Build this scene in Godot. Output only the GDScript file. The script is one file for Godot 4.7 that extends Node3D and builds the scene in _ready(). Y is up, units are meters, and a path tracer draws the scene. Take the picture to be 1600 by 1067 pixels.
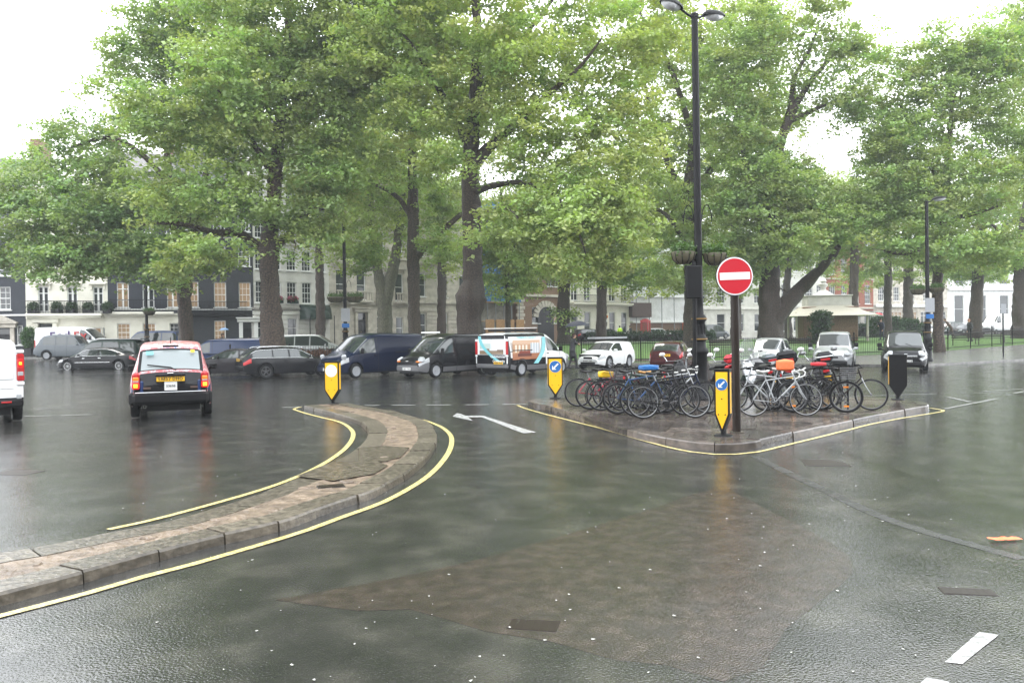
extends Node3D

var M := {}
var rng := RandomNumberGenerator.new()
var taken := {}


func _ready() -> void:
	rng.seed = 20240519
	var cam := Camera3D.new()
	cam.name = "camera"
	cam.fov = 46.43
	cam.near = 0.1
	cam.far = 900.0
	add_child(cam)
	cam.position = Vector3(0, 1.85, 0)
	cam.rotation_degrees = Vector3(-0.48, 0, -0.8)
	cam.current = true
	var sky_look := ProceduralSkyMaterial.new()
	sky_look.sky_top_color = Color(0.93, 0.95, 0.97)
	sky_look.sky_horizon_color = Color(0.98, 0.985, 0.99)
	sky_look.sky_curve = 0.25
	sky_look.sky_energy_multiplier = 1.3
	sky_look.ground_bottom_color = Color(0.35, 0.35, 0.34)
	sky_look.ground_horizon_color = Color(0.8, 0.81, 0.82)
	var sky := Sky.new()
	sky.sky_material = sky_look
	var env := Environment.new()
	env.background_mode = Environment.BG_SKY
	env.sky = sky
	env.tonemap_mode = Environment.TONE_MAPPER_LINEAR
	env.tonemap_exposure = 2.45
	env.sdfgi_enabled = true
	env.ssao_enabled = true
	env.ssil_enabled = true
	env.fog_enabled = true
	env.fog_density = 0.0008
	env.fog_light_color = Color(0.93, 0.95, 0.97)
	var around := WorldEnvironment.new()
	around.name = "world_environment"
	around.environment = env
	add_child(around)
	var sun := DirectionalLight3D.new()
	sun.name = "sun"
	sun.light_energy = 0.35
	sun.light_angular_distance = 25.0
	sun.light_color = Color(1.0, 0.985, 0.96)
	sun.shadow_enabled = true
	add_child(sun)
	sun.rotation_degrees = Vector3(-58, -150, 0)

	make_materials()
	ground_and_roads()
	islands()
	street_houses()
	square_garden()
	trees()
	lamp_posts()
	signs_and_bollards()
	vehicles()
	cycles()
	motorbikes()
	people()
	small_things()


# ------------------------------------------------------------------ mesh building
class Mb:
	var v := PackedVector3Array()
	var n := PackedVector3Array()
	var ix := PackedInt32Array()
	var t := Transform3D()

	func quad_n(a: Vector3, b: Vector3, c: Vector3, d: Vector3, na: Vector3, nb: Vector3, nc: Vector3, nd: Vector3) -> void:
		var k := v.size()
		v.append(t * a); v.append(t * b); v.append(t * c); v.append(t * d)
		n.append(t.basis * na); n.append(t.basis * nb); n.append(t.basis * nc); n.append(t.basis * nd)
		ix.append_array([k, k + 2, k + 1, k, k + 3, k + 2])

	func quad(a: Vector3, b: Vector3, c: Vector3, d: Vector3) -> void:
		var m := (c - a).cross(d - b).normalized()
		quad_n(a, b, c, d, m, m, m, m)

	func tri(a: Vector3, b: Vector3, c: Vector3) -> void:
		var m := t.basis * (b - a).cross(c - a).normalized()
		var k := v.size()
		v.append(t * a); v.append(t * b); v.append(t * c)
		n.append(m); n.append(m); n.append(m)
		ix.append_array([k, k + 2, k + 1])

	func box(c: Vector3, s: Vector3, b := Basis()) -> void:
		var x := b.x * s.x * 0.5
		var y := b.y * s.y * 0.5
		var z := b.z * s.z * 0.5
		quad(c - x - y + z, c + x - y + z, c + x + y + z, c - x + y + z)
		quad(c + x - y - z, c - x - y - z, c - x + y - z, c + x + y - z)
		quad(c + x - y + z, c + x - y - z, c + x + y - z, c + x + y + z)
		quad(c - x - y - z, c - x - y + z, c - x + y + z, c - x + y - z)
		quad(c - x + y + z, c + x + y + z, c + x + y - z, c - x + y - z)
		quad(c - x - y - z, c + x - y - z, c + x - y + z, c - x - y + z)

	# a box with chamfered edges
	func bbox(c: Vector3, s: Vector3, e: float, b := Basis()) -> void:
		var h := s * 0.5
		e = minf(e, minf(h.x, minf(h.y, h.z)) * 0.9)
		var i := h - Vector3(e, e, e)
		var old := t
		t = t * Transform3D(b, c)
		for q: float in [-1.0, 1.0]:
			var f: Array = [Vector3(-i.x, -i.y, h.z), Vector3(i.x, -i.y, h.z), Vector3(i.x, i.y, h.z), Vector3(-i.x, i.y, h.z)]
			put4(f, Vector3(1, 1, q), q < 0)
			f = [Vector3(h.x, -i.y, i.z), Vector3(h.x, -i.y, -i.z), Vector3(h.x, i.y, -i.z), Vector3(h.x, i.y, i.z)]
			put4(f, Vector3(q, 1, 1), q < 0)
			f = [Vector3(-i.x, h.y, i.z), Vector3(i.x, h.y, i.z), Vector3(i.x, h.y, -i.z), Vector3(-i.x, h.y, -i.z)]
			put4(f, Vector3(1, q, 1), q < 0)
			for r: float in [-1.0, 1.0]:
				var odd := q * r < 0
				put4([Vector3(h.x, -i.y, i.z), Vector3(h.x, i.y, i.z), Vector3(i.x, i.y, h.z), Vector3(i.x, -i.y, h.z)], Vector3(q, 1, r), not odd)
				put4([Vector3(i.x, h.y, -i.z), Vector3(i.x, h.y, i.z), Vector3(h.x, i.y, i.z), Vector3(h.x, i.y, -i.z)], Vector3(q, r, 1), odd)
				put4([Vector3(-i.x, i.y, h.z), Vector3(i.x, i.y, h.z), Vector3(i.x, h.y, i.z), Vector3(-i.x, h.y, i.z)], Vector3(1, q, r), odd)
				for u: float in [-1.0, 1.0]:
					var a := Vector3(h.x * q, i.y * r, i.z * u)
					var bb := Vector3(i.x * q, h.y * r, i.z * u)
					var d := Vector3(i.x * q, i.y * r, h.z * u)
					if q * r * u > 0: tri(a, bb, d)
					else: tri(a, d, bb)
		t = old

	func put4(f: Array, s: Vector3, flip: bool) -> void:
		var a: Vector3 = f[0] * s
		var b: Vector3 = f[1] * s
		var c: Vector3 = f[2] * s
		var d: Vector3 = f[3] * s
		if flip: quad(d, c, b, a)
		else: quad(a, b, c, d)

	# rows of points, smooth; each row runs counter-clockwise seen from where the rows grow towards the viewer
	func grid(rows: Array, closed := false) -> void:
		var nu: int = rows[0].size()
		var nv := rows.size()
		var k := v.size()
		for j in nv:
			var r: PackedVector3Array = rows[j]
			var up: PackedVector3Array = rows[mini(j + 1, nv - 1)]
			var dn: PackedVector3Array = rows[maxi(j - 1, 0)]
			for i in nu:
				var a := r[(i + 1) % nu] if closed else r[mini(i + 1, nu - 1)]
				var b := r[(i + nu - 1) % nu] if closed else r[maxi(i - 1, 0)]
				var m := (a - b).cross(up[i] - dn[i])
				if m.length_squared() < 1e-14:
					var q: PackedVector3Array = rows[mini(j + 1, nv - 1)] if j == 0 else rows[j - 1]
					var a2 := q[(i + 1) % nu] if closed else q[mini(i + 1, nu - 1)]
					var b2 := q[(i + nu - 1) % nu] if closed else q[maxi(i - 1, 0)]
					m = (a2 - b2).cross(up[i] - dn[i])
				v.append(t * r[i])
				n.append((t.basis * m).normalized())
		var w := nu if closed else nu - 1
		for j in nv - 1:
			for i in w:
				var p := k + j * nu + i
				var q := k + j * nu + (i + 1) % nu
				ix.append_array([p, q + nu, q, p, p + nu, q + nu])

	func tube(pts: Array, rad: Variant, sides := 6, cap := true, flat := 1.0) -> void:
		var rows := []
		var side := Vector3.ZERO
		for i in pts.size():
			var p: Vector3 = pts[i]
			var d: Vector3 = (pts[mini(i + 1, pts.size() - 1)] - pts[maxi(i - 1, 0)])
			d = d.normalized()
			if side == Vector3.ZERO:
				side = d.cross(Vector3.UP if absf(d.y) < 0.9 else Vector3.RIGHT).normalized()
			else:
				side = (side - d * side.dot(d)).normalized()
			var up := side.cross(d)
			var r: float = rad[i] if rad is Array else rad
			var row := PackedVector3Array()
			for s in sides:
				var a := TAU * s / sides
				row.append(p + (side * cos(a) - up * sin(a) * flat) * r)
			rows.append(row)
		grid(rows, true)
		if cap:
			for e in 2:
				var row: PackedVector3Array = rows[0] if e == 0 else rows[-1]
				var c: Vector3 = pts[0] if e == 0 else pts[-1]
				for s in sides:
					if e == 0: tri(c, row[(s + 1) % sides], row[s])
					else: tri(c, row[s], row[(s + 1) % sides])

	# profile of (radius, height), bottom to top, round the y axis
	func lathe(prof: Array, sides := 12, squash := Vector3.ONE) -> void:
		for j in prof.size() - 1:
			var a: Vector2 = prof[j]
			var b: Vector2 = prof[j + 1]
			var d := b - a
			if d.length() < 1e-6: continue
			var m := Vector2(d.y, -d.x).normalized()
			var ma := m
			var mb := m
			if j > 0:
				var e: Vector2 = a - prof[j - 1]
				var q := Vector2(e.y, -e.x).normalized()
				if q.dot(m) > 0.6: ma = (q + m).normalized()
			if j < prof.size() - 2:
				var e2: Vector2 = prof[j + 2] - b
				var q2 := Vector2(e2.y, -e2.x).normalized()
				if q2.dot(m) > 0.6: mb = (q2 + m).normalized()
			for s in sides:
				var c0 := Vector2(cos(TAU * s / sides), -sin(TAU * s / sides))
				var c1 := Vector2(cos(TAU * (s + 1) / sides), -sin(TAU * (s + 1) / sides))
				quad_n(Vector3(a.x * c0.x, a.y, a.x * c0.y) * squash, Vector3(a.x * c1.x, a.y, a.x * c1.y) * squash, Vector3(b.x * c1.x, b.y, b.x * c1.y) * squash, Vector3(b.x * c0.x, b.y, b.x * c0.y) * squash,
					Vector3(ma.x * c0.x, ma.y, ma.x * c0.y), Vector3(ma.x * c1.x, ma.y, ma.x * c1.y), Vector3(mb.x * c1.x, mb.y, mb.x * c1.y), Vector3(mb.x * c0.x, mb.y, mb.x * c0.y))

	func ball(c: Vector3, r: Vector3, sides := 10, rings := 6) -> void:
		var old := t
		t = t * Transform3D(Basis.from_scale(r), c)
		var prof := []
		for i in rings + 1:
			var a := -PI / 2 + PI * i / rings
			prof.append(Vector2(maxf(cos(a), 0.0), sin(a)))
		lathe(prof, sides)
		t = old

	# outline in x-y (counter-clockwise), thickness along z, centred
	func prism(poly: PackedVector2Array, thick: float) -> void:
		var p := poly
		if Geometry2D.is_polygon_clockwise(p): p.reverse()
		var h := thick * 0.5
		var idx := Geometry2D.triangulate_polygon(p)
		for i in range(0, idx.size(), 3):
			var a := p[idx[i]]
			var b := p[idx[i + 1]]
			var c := p[idx[i + 2]]
			if (b - a).cross(c - a) < 0:
				var q := b
				b = c
				c = q
			tri(Vector3(a.x, a.y, h), Vector3(b.x, b.y, h), Vector3(c.x, c.y, h))
			tri(Vector3(a.x, a.y, -h), Vector3(c.x, c.y, -h), Vector3(b.x, b.y, -h))
		for i in p.size():
			var a := p[i]
			var b := p[(i + 1) % p.size()]
			quad(Vector3(a.x, a.y, -h), Vector3(b.x, b.y, -h), Vector3(b.x, b.y, h), Vector3(a.x, a.y, h))

	# a disc facing +z
	func disc(c: Vector3, r: float, thick: float, sides := 24, ry := -1.0) -> void:
		var poly := PackedVector2Array()
		for s in sides:
			poly.append(Vector2(cos(TAU * s / sides) * r, sin(TAU * s / sides) * (r if ry < 0 else ry)))
		var old := t
		t = t * Transform3D(Basis(), c)
		prism(poly, thick)
		t = old

	func mesh(m: Material) -> ArrayMesh:
		var arr := []
		arr.resize(Mesh.ARRAY_MAX)
		arr[Mesh.ARRAY_VERTEX] = v
		arr[Mesh.ARRAY_NORMAL] = n
		arr[Mesh.ARRAY_INDEX] = ix
		var am := ArrayMesh.new()
		am.add_surface_from_arrays(Mesh.PRIMITIVE_TRIANGLES, arr)
		am.surface_set_material(0, m)
		return am


func free_name(called: String) -> String:
	if not taken.has(called):
		taken[called] = 0
		return called
	taken[called] += 1
	return "%s_%03d" % [called, taken[called]]


func add_to(parent: Node, o: Node3D, called: String) -> void:
	o.name = free_name(called) if parent == self else called
	parent.add_child(o, true)


func obj(called: String, b: Mb, m: Material, parent: Node = self) -> MeshInstance3D:
	var o := MeshInstance3D.new()
	if b.v.size() > 0:
		o.mesh = b.mesh(m)
	add_to(parent, o, called)
	return o


func inst(called: String, mesh: Mesh, parent: Node, at := Transform3D()) -> MeshInstance3D:
	var o := MeshInstance3D.new()
	o.mesh = mesh
	o.transform = at
	add_to(parent, o, called)
	return o


func tag(o: Node3D, label: String, category: String, group := "", kind := "") -> Node3D:
	o.set_meta("label", label)
	o.set_meta("category", category)
	if group: o.set_meta("group", group)
	if kind: o.set_meta("kind", kind)
	return o


func thing(called: String, label: String, category: String, at := Vector3.ZERO, turn := 0.0, group := "") -> Node3D:
	var o := Node3D.new()
	add_to(self, o, called)
	o.position = at
	o.rotation.y = deg_to_rad(turn)
	return tag(o, label, category, group)


func struct(o: Node3D) -> Node3D:
	o.set_meta("kind", "structure")
	return o


# height of the ground: level at the junction, rising a little beyond the square
func land(z: float) -> float:
	return clampf((-z - 45.0) / 21.0, 0.0, 1.0) * 0.85


func on_land(p: Vector3, h := 0.0) -> Vector3:
	return Vector3(p.x, land(p.z) + h, p.z)


func words(text: String, size: float, m: Material, called: String, parent: Node, at: Transform3D, depth := 0.004, bold := false) -> MeshInstance3D:
	var f := SystemFont.new()
	f.font_names = PackedStringArray(["Droid Sans"])
	if bold: f.font_weight = 700
	var tm := TextMesh.new()
	tm.font = f
	tm.text = text
	tm.font_size = 32
	tm.pixel_size = size / 32.0
	tm.depth = depth
	tm.curve_step = 2.0
	tm.material = m
	return inst(called, tm, parent, at)


# ------------------------------------------------------------------ materials
func lin(r: float, g: float, b: float) -> Color:
	return Color(r, g, b).linear_to_srgb()


func mat(called: String, c: Color, rough := 0.6, metal := 0.0) -> StandardMaterial3D:
	var m := StandardMaterial3D.new()
	m.resource_name = called
	m.albedo_color = c.linear_to_srgb()
	m.roughness = rough
	m.metallic = metal
	M[called] = m
	return m


func noise(seed_: int, freq: float, octaves := 4, kind := FastNoiseLite.TYPE_SIMPLEX_SMOOTH) -> FastNoiseLite:
	var f := FastNoiseLite.new()
	f.seed = seed_
	f.noise_type = kind
	f.frequency = freq
	f.fractal_octaves = octaves
	f.fractal_type = FastNoiseLite.FRACTAL_FBM if octaves > 1 else FastNoiseLite.FRACTAL_NONE
	return f


func noise_tex(f: FastNoiseLite, stops: Array = [], size := 512, bump := 0.0) -> NoiseTexture2D:
	var x := NoiseTexture2D.new()
	x.width = size
	x.height = size
	x.seamless = true
	x.noise = f
	x.generate_mipmaps = false
	if bump > 0.0:
		x.as_normal_map = true
		x.bump_strength = bump
	elif stops.size():
		var g := Gradient.new()
		var at := PackedFloat32Array()
		var cs := PackedColorArray()
		for s in stops:
			at.append(s[0])
			cs.append(s[1])
		g.offsets = at
		g.colors = cs
		x.color_ramp = g
	return x


func grey(v: float) -> Color:
	return Color(v, v, v)


func triplanar(m: StandardMaterial3D, metres: float, world := true) -> StandardMaterial3D:
	m.uv1_triplanar = true
	m.uv1_world_triplanar = world
	m.uv1_scale = Vector3.ONE / metres
	return m


# a base colour broken up by noise between two linear colours
func mottled(called: String, a: Color, b: Color, freq: float, metres: float, rough: float, seed_: int, bump := 0.0, world := true, octaves := 4) -> StandardMaterial3D:
	var m := mat(called, Color.WHITE, rough)
	m.albedo_texture = noise_tex(noise(seed_, freq, octaves), [[0.25, a.linear_to_srgb()], [0.75, b.linear_to_srgb()]])
	if bump > 0.0:
		m.normal_enabled = true
		m.normal_texture = noise_tex(noise(seed_ + 7, freq * 2.0, octaves), [], 512, bump)
	return triplanar(m, metres, world)


func make_materials() -> void:
	# wet asphalt: a film of water of uneven thickness over coarse grain
	var ripple := noise_tex(noise(5, 0.19, 3), [], 2048, 9.0)
	var wet := noise_tex(noise(9, 0.005, 8), [[0.3, grey(0.045)], [0.45, grey(0.065)], [0.58, grey(0.1)], [0.75, grey(0.16)]], 2048)
	var road := mat("road", Color.WHITE, 1.0)
	road.albedo_texture = noise_tex(noise(3, 0.006, 9), [[0.2, lin(0.024, 0.024, 0.023)], [0.5, lin(0.034, 0.033, 0.031)], [0.8, lin(0.056, 0.053, 0.047)]], 2048)
	road.roughness_texture = wet
	road.normal_enabled = true
	road.normal_texture = ripple
	road.normal_scale = 0.065
	triplanar(road, 9.0)
	var patch := mat("patch", Color.WHITE, 1.0)
	patch.albedo_texture = noise_tex(noise(13, 0.03, 7), [[0.2, lin(0.029, 0.024, 0.021)], [0.55, lin(0.042, 0.033, 0.028)], [0.85, lin(0.06, 0.046, 0.039)]], 1024)
	patch.roughness_texture = noise_tex(noise(19, 0.02, 7), [[0.25, grey(0.07)], [0.5, grey(0.13)], [0.75, grey(0.22)]], 1024)
	patch.normal_enabled = true
	patch.normal_texture = ripple
	patch.normal_scale = 0.09
	triplanar(patch, 7.0)
	var dark := mat("road_dark", Color.WHITE, 1.0)
	dark.albedo_texture = road.albedo_texture
	dark.albedo_color = grey(0.75)
	dark.roughness_texture = noise_tex(noise(29, 0.01, 4), [[0.3, grey(0.08)], [0.7, grey(0.3)]], 512)
	dark.normal_enabled = true
	dark.normal_texture = ripple
	dark.normal_scale = 0.16
	triplanar(dark, 4.0)
	for k in 3:
		var s := 1.0 + 0.16 * (k - 1)
		var s2 := 1.0 + 0.34 * (k - 1)
		mottled("kerb_stone_%d" % k, Color(0.055, 0.046, 0.035) * s, Color(0.155, 0.132, 0.102) * s, 0.03, 1.5, 0.28, 40 + k, 1.6)
		mottled("slab_%d" % k, Color(0.055, 0.046, 0.04) * s2, Color(0.12, 0.098, 0.084) * s2, 0.014, 2.0, 0.16, 50 + k, 0.8)
	mottled("infill", Color(0.1, 0.072, 0.05), Color(0.2, 0.147, 0.104), 0.012, 1.8, 0.42, 60, 5.0, true, 7)
	mottled("infill_grey", Color(0.06, 0.05, 0.038), Color(0.135, 0.112, 0.085), 0.02, 1.6, 0.22, 61, 2.0)
	mottled("pavement", Color(0.10, 0.098, 0.092), Color(0.2, 0.195, 0.18), 0.02, 3.0, 0.25, 62, 1.0)
	mottled("yellow_paint", Color(0.4, 0.33, 0.12), Color(0.64, 0.56, 0.27), 0.03, 1.2, 0.25, 63, 1.0)
	mottled("white_paint", Color(0.22, 0.22, 0.215), Color(0.5, 0.5, 0.49), 0.03, 1.2, 0.25, 64, 1.5)
	mottled("thin_paint", Color(0.12, 0.12, 0.118), Color(0.34, 0.34, 0.33), 0.03, 1.2, 0.25, 65, 1.5)
	mottled("lawn", Color(0.055, 0.13, 0.018), Color(0.11, 0.22, 0.035), 0.02, 5.0, 0.7, 66, 2.0)
	mottled("earth", Color(0.04, 0.03, 0.02), Color(0.08, 0.062, 0.04), 0.02, 3.0, 0.7, 67, 2.0)
	var bark := mottled("bark", Color(0.018, 0.012, 0.009), Color(0.12, 0.083, 0.058), 0.03, 1.9, 0.55, 70, 14.0, false, 6)
	bark.uv1_scale = Vector3(0.6, 0.5, 0.6)
	mottled("bark_dark", Color(0.011, 0.007, 0.005), Color(0.085, 0.058, 0.042), 0.03, 1.7, 0.5, 71, 14.0, false, 6).uv1_scale = Vector3(0.55, 0.75, 0.55)
	mottled("bark_pale", Color(0.06, 0.058, 0.038), Color(0.15, 0.14, 0.092), 0.025, 1.8, 0.6, 72, 10.0, false, 6).uv1_scale = Vector3(0.7, 0.3, 0.7)
	var leaf := mat("leaf", Color.WHITE, 0.42)
	leaf.vertex_color_use_as_albedo = true
	leaf.backlight_enabled = true
	leaf.backlight = Color(0.93, 0.97, 0.6)
	# walls
	mottled("brick_blue", Color(0.012, 0.015, 0.023), Color(0.024, 0.028, 0.04), 0.05, 3.0, 0.6, 80, 2.0)
	mottled("brick_black", Color(0.012, 0.014, 0.018), Color(0.026, 0.029, 0.035), 0.05, 3.0, 0.6, 81, 2.0)
	mottled("stucco", Color(0.70, 0.67, 0.57), Color(0.8, 0.77, 0.67), 0.01, 6.0, 0.6, 82, 0.4)
	mottled("stucco_white", Color(0.58, 0.56, 0.52), Color(0.72, 0.70, 0.66), 0.01, 6.0, 0.6, 83, 0.4)
	mottled("stone", Color(0.38, 0.345, 0.29), Color(0.58, 0.53, 0.46), 0.014, 6.0, 0.7, 84, 0.8)
	mottled("stone_dark", Color(0.2, 0.19, 0.17), Color(0.36, 0.34, 0.3), 0.014, 5.0, 0.7, 85, 0.8)
	mottled("brick_red", Color(0.2, 0.065, 0.04), Color(0.36, 0.12, 0.07), 0.05, 3.0, 0.7, 86, 2.0)
	mottled("brick_brown", Color(0.14, 0.085, 0.05), Color(0.26, 0.16, 0.1), 0.05, 3.0, 0.7, 87, 2.0)
	mottled("wrap", Color(0.6, 0.6, 0.6), Color(0.75, 0.75, 0.76), 0.012, 7.0, 0.6, 88, 2.0)
	mottled("netting", Color(0.02, 0.10, 0.28), Color(0.05, 0.19, 0.42), 0.02, 5.0, 0.7, 89, 3.0)
	mottled("slate", Color(0.05, 0.052, 0.058), Color(0.1, 0.102, 0.11), 0.03, 3.0, 0.4, 90, 2.0)
	mottled("timber", Color(0.3, 0.16, 0.06), Color(0.45, 0.26, 0.11), 0.02, 2.0, 0.6, 91, 1.0)
	mat("white_trim", Color(0.75, 0.75, 0.73), 0.45)
	mat("grey_trim", Color(0.42, 0.41, 0.38), 0.5)
	mat("cream_awning", Color(0.45, 0.42, 0.34), 0.6)
	mat("window_glass", Color(0.03, 0.035, 0.038), 0.06).metallic_specular = 0.6
	var lit := mat("lit_window_glass", Color(0.1, 0.08, 0.05), 0.1)
	lit.emission_enabled = true
	lit.emission = Color(1.0, 0.82, 0.62)
	lit.emission_energy_multiplier = 0.11
	mat("iron", Color(0.007, 0.007, 0.008), 0.45).metallic_specular = 0.3
	mat("iron_brown", Color(0.02, 0.014, 0.011), 0.35).metallic_specular = 0.35
	mat("gold_paint", Color(0.25, 0.14, 0.03), 0.35)
	mat("black_plastic", Color(0.008, 0.008, 0.009), 0.45).metallic_specular = 0.3
	mat("grey_plastic", Color(0.1, 0.1, 0.105), 0.4)
	mat("rubber", Color(0.01, 0.01, 0.011), 0.5).metallic_specular = 0.3
	mat("alloy", Color(0.36, 0.365, 0.37), 0.3, 0.9)
	mat("dark_alloy", Color(0.12, 0.12, 0.125), 0.3, 0.8)
	mat("chrome", Color(0.75, 0.76, 0.77), 0.1, 1.0)
	mat("silver_metal", Color(0.25, 0.255, 0.26), 0.3, 0.7)
	mat("car_glass", Color(0.03, 0.037, 0.037), 0.03).metallic_specular = 0.7
	mat("misted_glass", Color(0.24, 0.27, 0.275), 0.12)
	mat("lamp_glass", Color(0.34, 0.35, 0.36), 0.05).clearcoat_enabled = true
	mat("amber_glass", Color(0.75, 0.22, 0.02), 0.12)
	mat("red_glass", Color(0.4, 0.012, 0.015), 0.1)
	var tl := mat("lit_red_lamp", Color(0.4, 0.01, 0.01), 0.2)
	tl.emission_enabled = true
	tl.emission = Color(1.0, 0.03, 0.03)
	tl.emission_energy_multiplier = 0.35
	var ta := mat("lit_bulb_lamp", Color(0.8, 0.4, 0.05), 0.2)
	ta.emission_enabled = true
	ta.emission = Color(1.0, 0.55, 0.08)
	ta.emission_energy_multiplier = 0.9
	mat("plate_yellow", Color(0.75, 0.42, 0.01), 0.35)
	mat("plate_white", Color(0.72, 0.72, 0.7), 0.35)
	mat("lettering_black", Color(0.01, 0.01, 0.01), 0.4)
	mat("lettering_white", Color(0.75, 0.75, 0.75), 0.4)
	mat("bollard_yellow", Color(0.82, 0.45, 0.004), 0.35)
	mat("sign_red", Color(0.5, 0.006, 0.02), 0.3)
	mat("sign_white", Color(0.78, 0.78, 0.78), 0.3)
	mat("sign_blue", Color(0.015, 0.12, 0.36), 0.3)
	mat("sign_grey", Color(0.3, 0.31, 0.33), 0.4)
	for p in [["white", Color(0.76, 0.77, 0.77)], ["navy", Color(0.004, 0.008, 0.026)], ["black", Color(0.008, 0.008, 0.010)], ["charcoal", Color(0.022, 0.02, 0.023)], ["silver", Color(0.42, 0.43, 0.44)],
			["grey_blue", Color(0.09, 0.105, 0.12)], ["blue", Color(0.014, 0.034, 0.11)], ["maroon", Color(0.05, 0.008, 0.01)], ["red", Color(0.42, 0.02, 0.018)], ["teal", Color(0.16, 0.48, 0.52)],
			["phone_red", Color(0.5, 0.015, 0.015)], ["orange", Color(0.85, 0.16, 0.05)], ["bike_blue", Color(0.02, 0.13, 0.38)], ["bike_pink", Color(0.38, 0.035, 0.06)], ["yellow", Color(0.8, 0.5, 0.02)],
			["green_dark", Color(0.012, 0.03, 0.02)], ["hivis", Color(0.55, 0.85, 0.02)]]:
		var m := mat("paint_" + p[0], p[1], 0.22)
		m.metallic_specular = 0.4
		m.clearcoat_enabled = true
		m.clearcoat = 0.3
		m.clearcoat_roughness = 0.05
	M.paint_silver.metallic = 0.5
	for p in ["paint_black", "paint_navy", "paint_charcoal", "paint_green_dark"]:
		M[p].clearcoat = 0.12
		M[p].metallic_specular = 0.3
	var flag := mat("paint_flag", Color.WHITE, 0.25)
	flag.albedo_texture = noise_tex(noise(95, 0.02, 2, FastNoiseLite.TYPE_CELLULAR), [[0.0, lin(0.45, 0.04, 0.05)], [0.42, lin(0.36, 0.03, 0.04)], [0.5, lin(0.55, 0.5, 0.5)], [0.62, lin(0.38, 0.05, 0.06)], [0.74, lin(0.6, 0.58, 0.58)], [0.86, lin(0.06, 0.1, 0.3)], [1.0, lin(0.5, 0.1, 0.1)]], 512)
	flag.clearcoat_enabled = true
	triplanar(flag, 1.6, false)
	for p in [["cloth_dark", Color(0.02, 0.02, 0.025)], ["cloth_navy", Color(0.02, 0.025, 0.05)], ["cloth_brown", Color(0.07, 0.04, 0.03)], ["skin", Color(0.5, 0.3, 0.21)], ["hair", Color(0.05, 0.025, 0.015)], ["hair_red", Color(0.3, 0.12, 0.07)],
			["saddle_black", Color(0.014, 0.014, 0.014)], ["saddle_white", Color(0.6, 0.6, 0.58)], ["saddle_tan", Color(0.4, 0.2, 0.05)], ["cloth_red", Color(0.55, 0.02, 0.03)], ["cloth_blue", Color(0.15, 0.28, 0.5)], ["cloth_orange", Color(0.85, 0.17, 0.05)], ["hedge_leaf", Color(0.04, 0.1, 0.02)], ["wicker", Color(0.08, 0.07, 0.04)]]:
		mat(p[0], p[1], 0.6)



# ------------------------------------------------------------------ ground, roads, islands
func bands(poly: PackedVector2Array) -> Array:
	var out := []
	for b in [[-45.0, 20.0], [-66.0, -45.0], [-500.0, -66.0]]:
		var strip := PackedVector2Array([Vector2(-500, b[0]), Vector2(500, b[0]), Vector2(500, b[1]), Vector2(-500, b[1])])
		out.append_array(Geometry2D.intersect_polygons(poly, strip))
	return out


var worn := noise(77, 0.3, 3)
var rut := noise(78, 0.8, 2)


# the roadway is a few millimetres uneven
func worn_road(x: float, z: float) -> float:
	var edge := clampf(minf(minf(x + 34.0, 34.0 - x), minf(z + 44.5, 1.0 - z)) / 1.5, 0.0, 1.0)
	return edge * (-0.008 + 0.011 * worn.get_noise_2d(x, z * 0.8) + 0.0022 * rut.get_noise_2d(x, z))


# a flat sheet laid over the ground, with an edge down to it
func sheet(b: Mb, poly: PackedVector2Array, lift: float, edge := 0.0) -> void:
	var parts := []
	var ends := Geometry2D.intersect_polygons(poly, PackedVector2Array([Vector2(-20, 2), Vector2(20, 2), Vector2(20, -30), Vector2(-20, -30)]))
	if edge == 0.0 and lift < 0.02 and lift > 0.001 and ends.size() > 0:
		# close to the camera: follow the worn surface in small pieces
		var box := Rect2(poly[0], Vector2.ZERO)
		for w in poly: box = box.expand(w)
		var cell := 0.2
		var x := floorf((box.position.x + 34.0) / cell) * cell - 34.0
		while x < box.end.x:
			var z := floorf((box.position.y - 1.0) / cell) * cell + 1.0
			while z < box.end.y:
				parts.append_array(Geometry2D.intersect_polygons(poly, PackedVector2Array([Vector2(x, z), Vector2(x + cell, z), Vector2(x + cell, z + cell), Vector2(x, z + cell)])))
				z += cell
			x += cell
	else: parts = bands(poly)
	for part: PackedVector2Array in parts:
		var idx := Geometry2D.triangulate_polygon(part)
		for i in range(0, idx.size(), 3):
			var p := [part[idx[i]], part[idx[i + 1]], part[idx[i + 2]]]
			var q := []
			for w: Vector2 in p: q.append(Vector3(w.x, land(w.y) + lift + (worn_road(w.x, w.y) if lift < 0.02 and lift > 0.001 else 0.0), w.y))
			if (q[1] - q[0]).cross(q[2] - q[0]).y > 0: b.tri(q[0], q[1], q[2])
			else: b.tri(q[0], q[2], q[1])
	if edge > 0.0:
		for i in poly.size():
			var a := poly[i]
			var c := poly[(i + 1) % poly.size()]
			var n := maxi(1, int(a.distance_to(c) / 4.0))
			for k in n:
				var u := a.lerp(c, float(k) / n)
				var w := a.lerp(c, float(k + 1) / n)
				b.quad(Vector3(u.x, land(u.y) + lift - edge, u.y), Vector3(w.x, land(w.y) + lift - edge, w.y), Vector3(w.x, land(w.y) + lift, w.y), Vector3(u.x, land(u.y) + lift, u.y))


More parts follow.
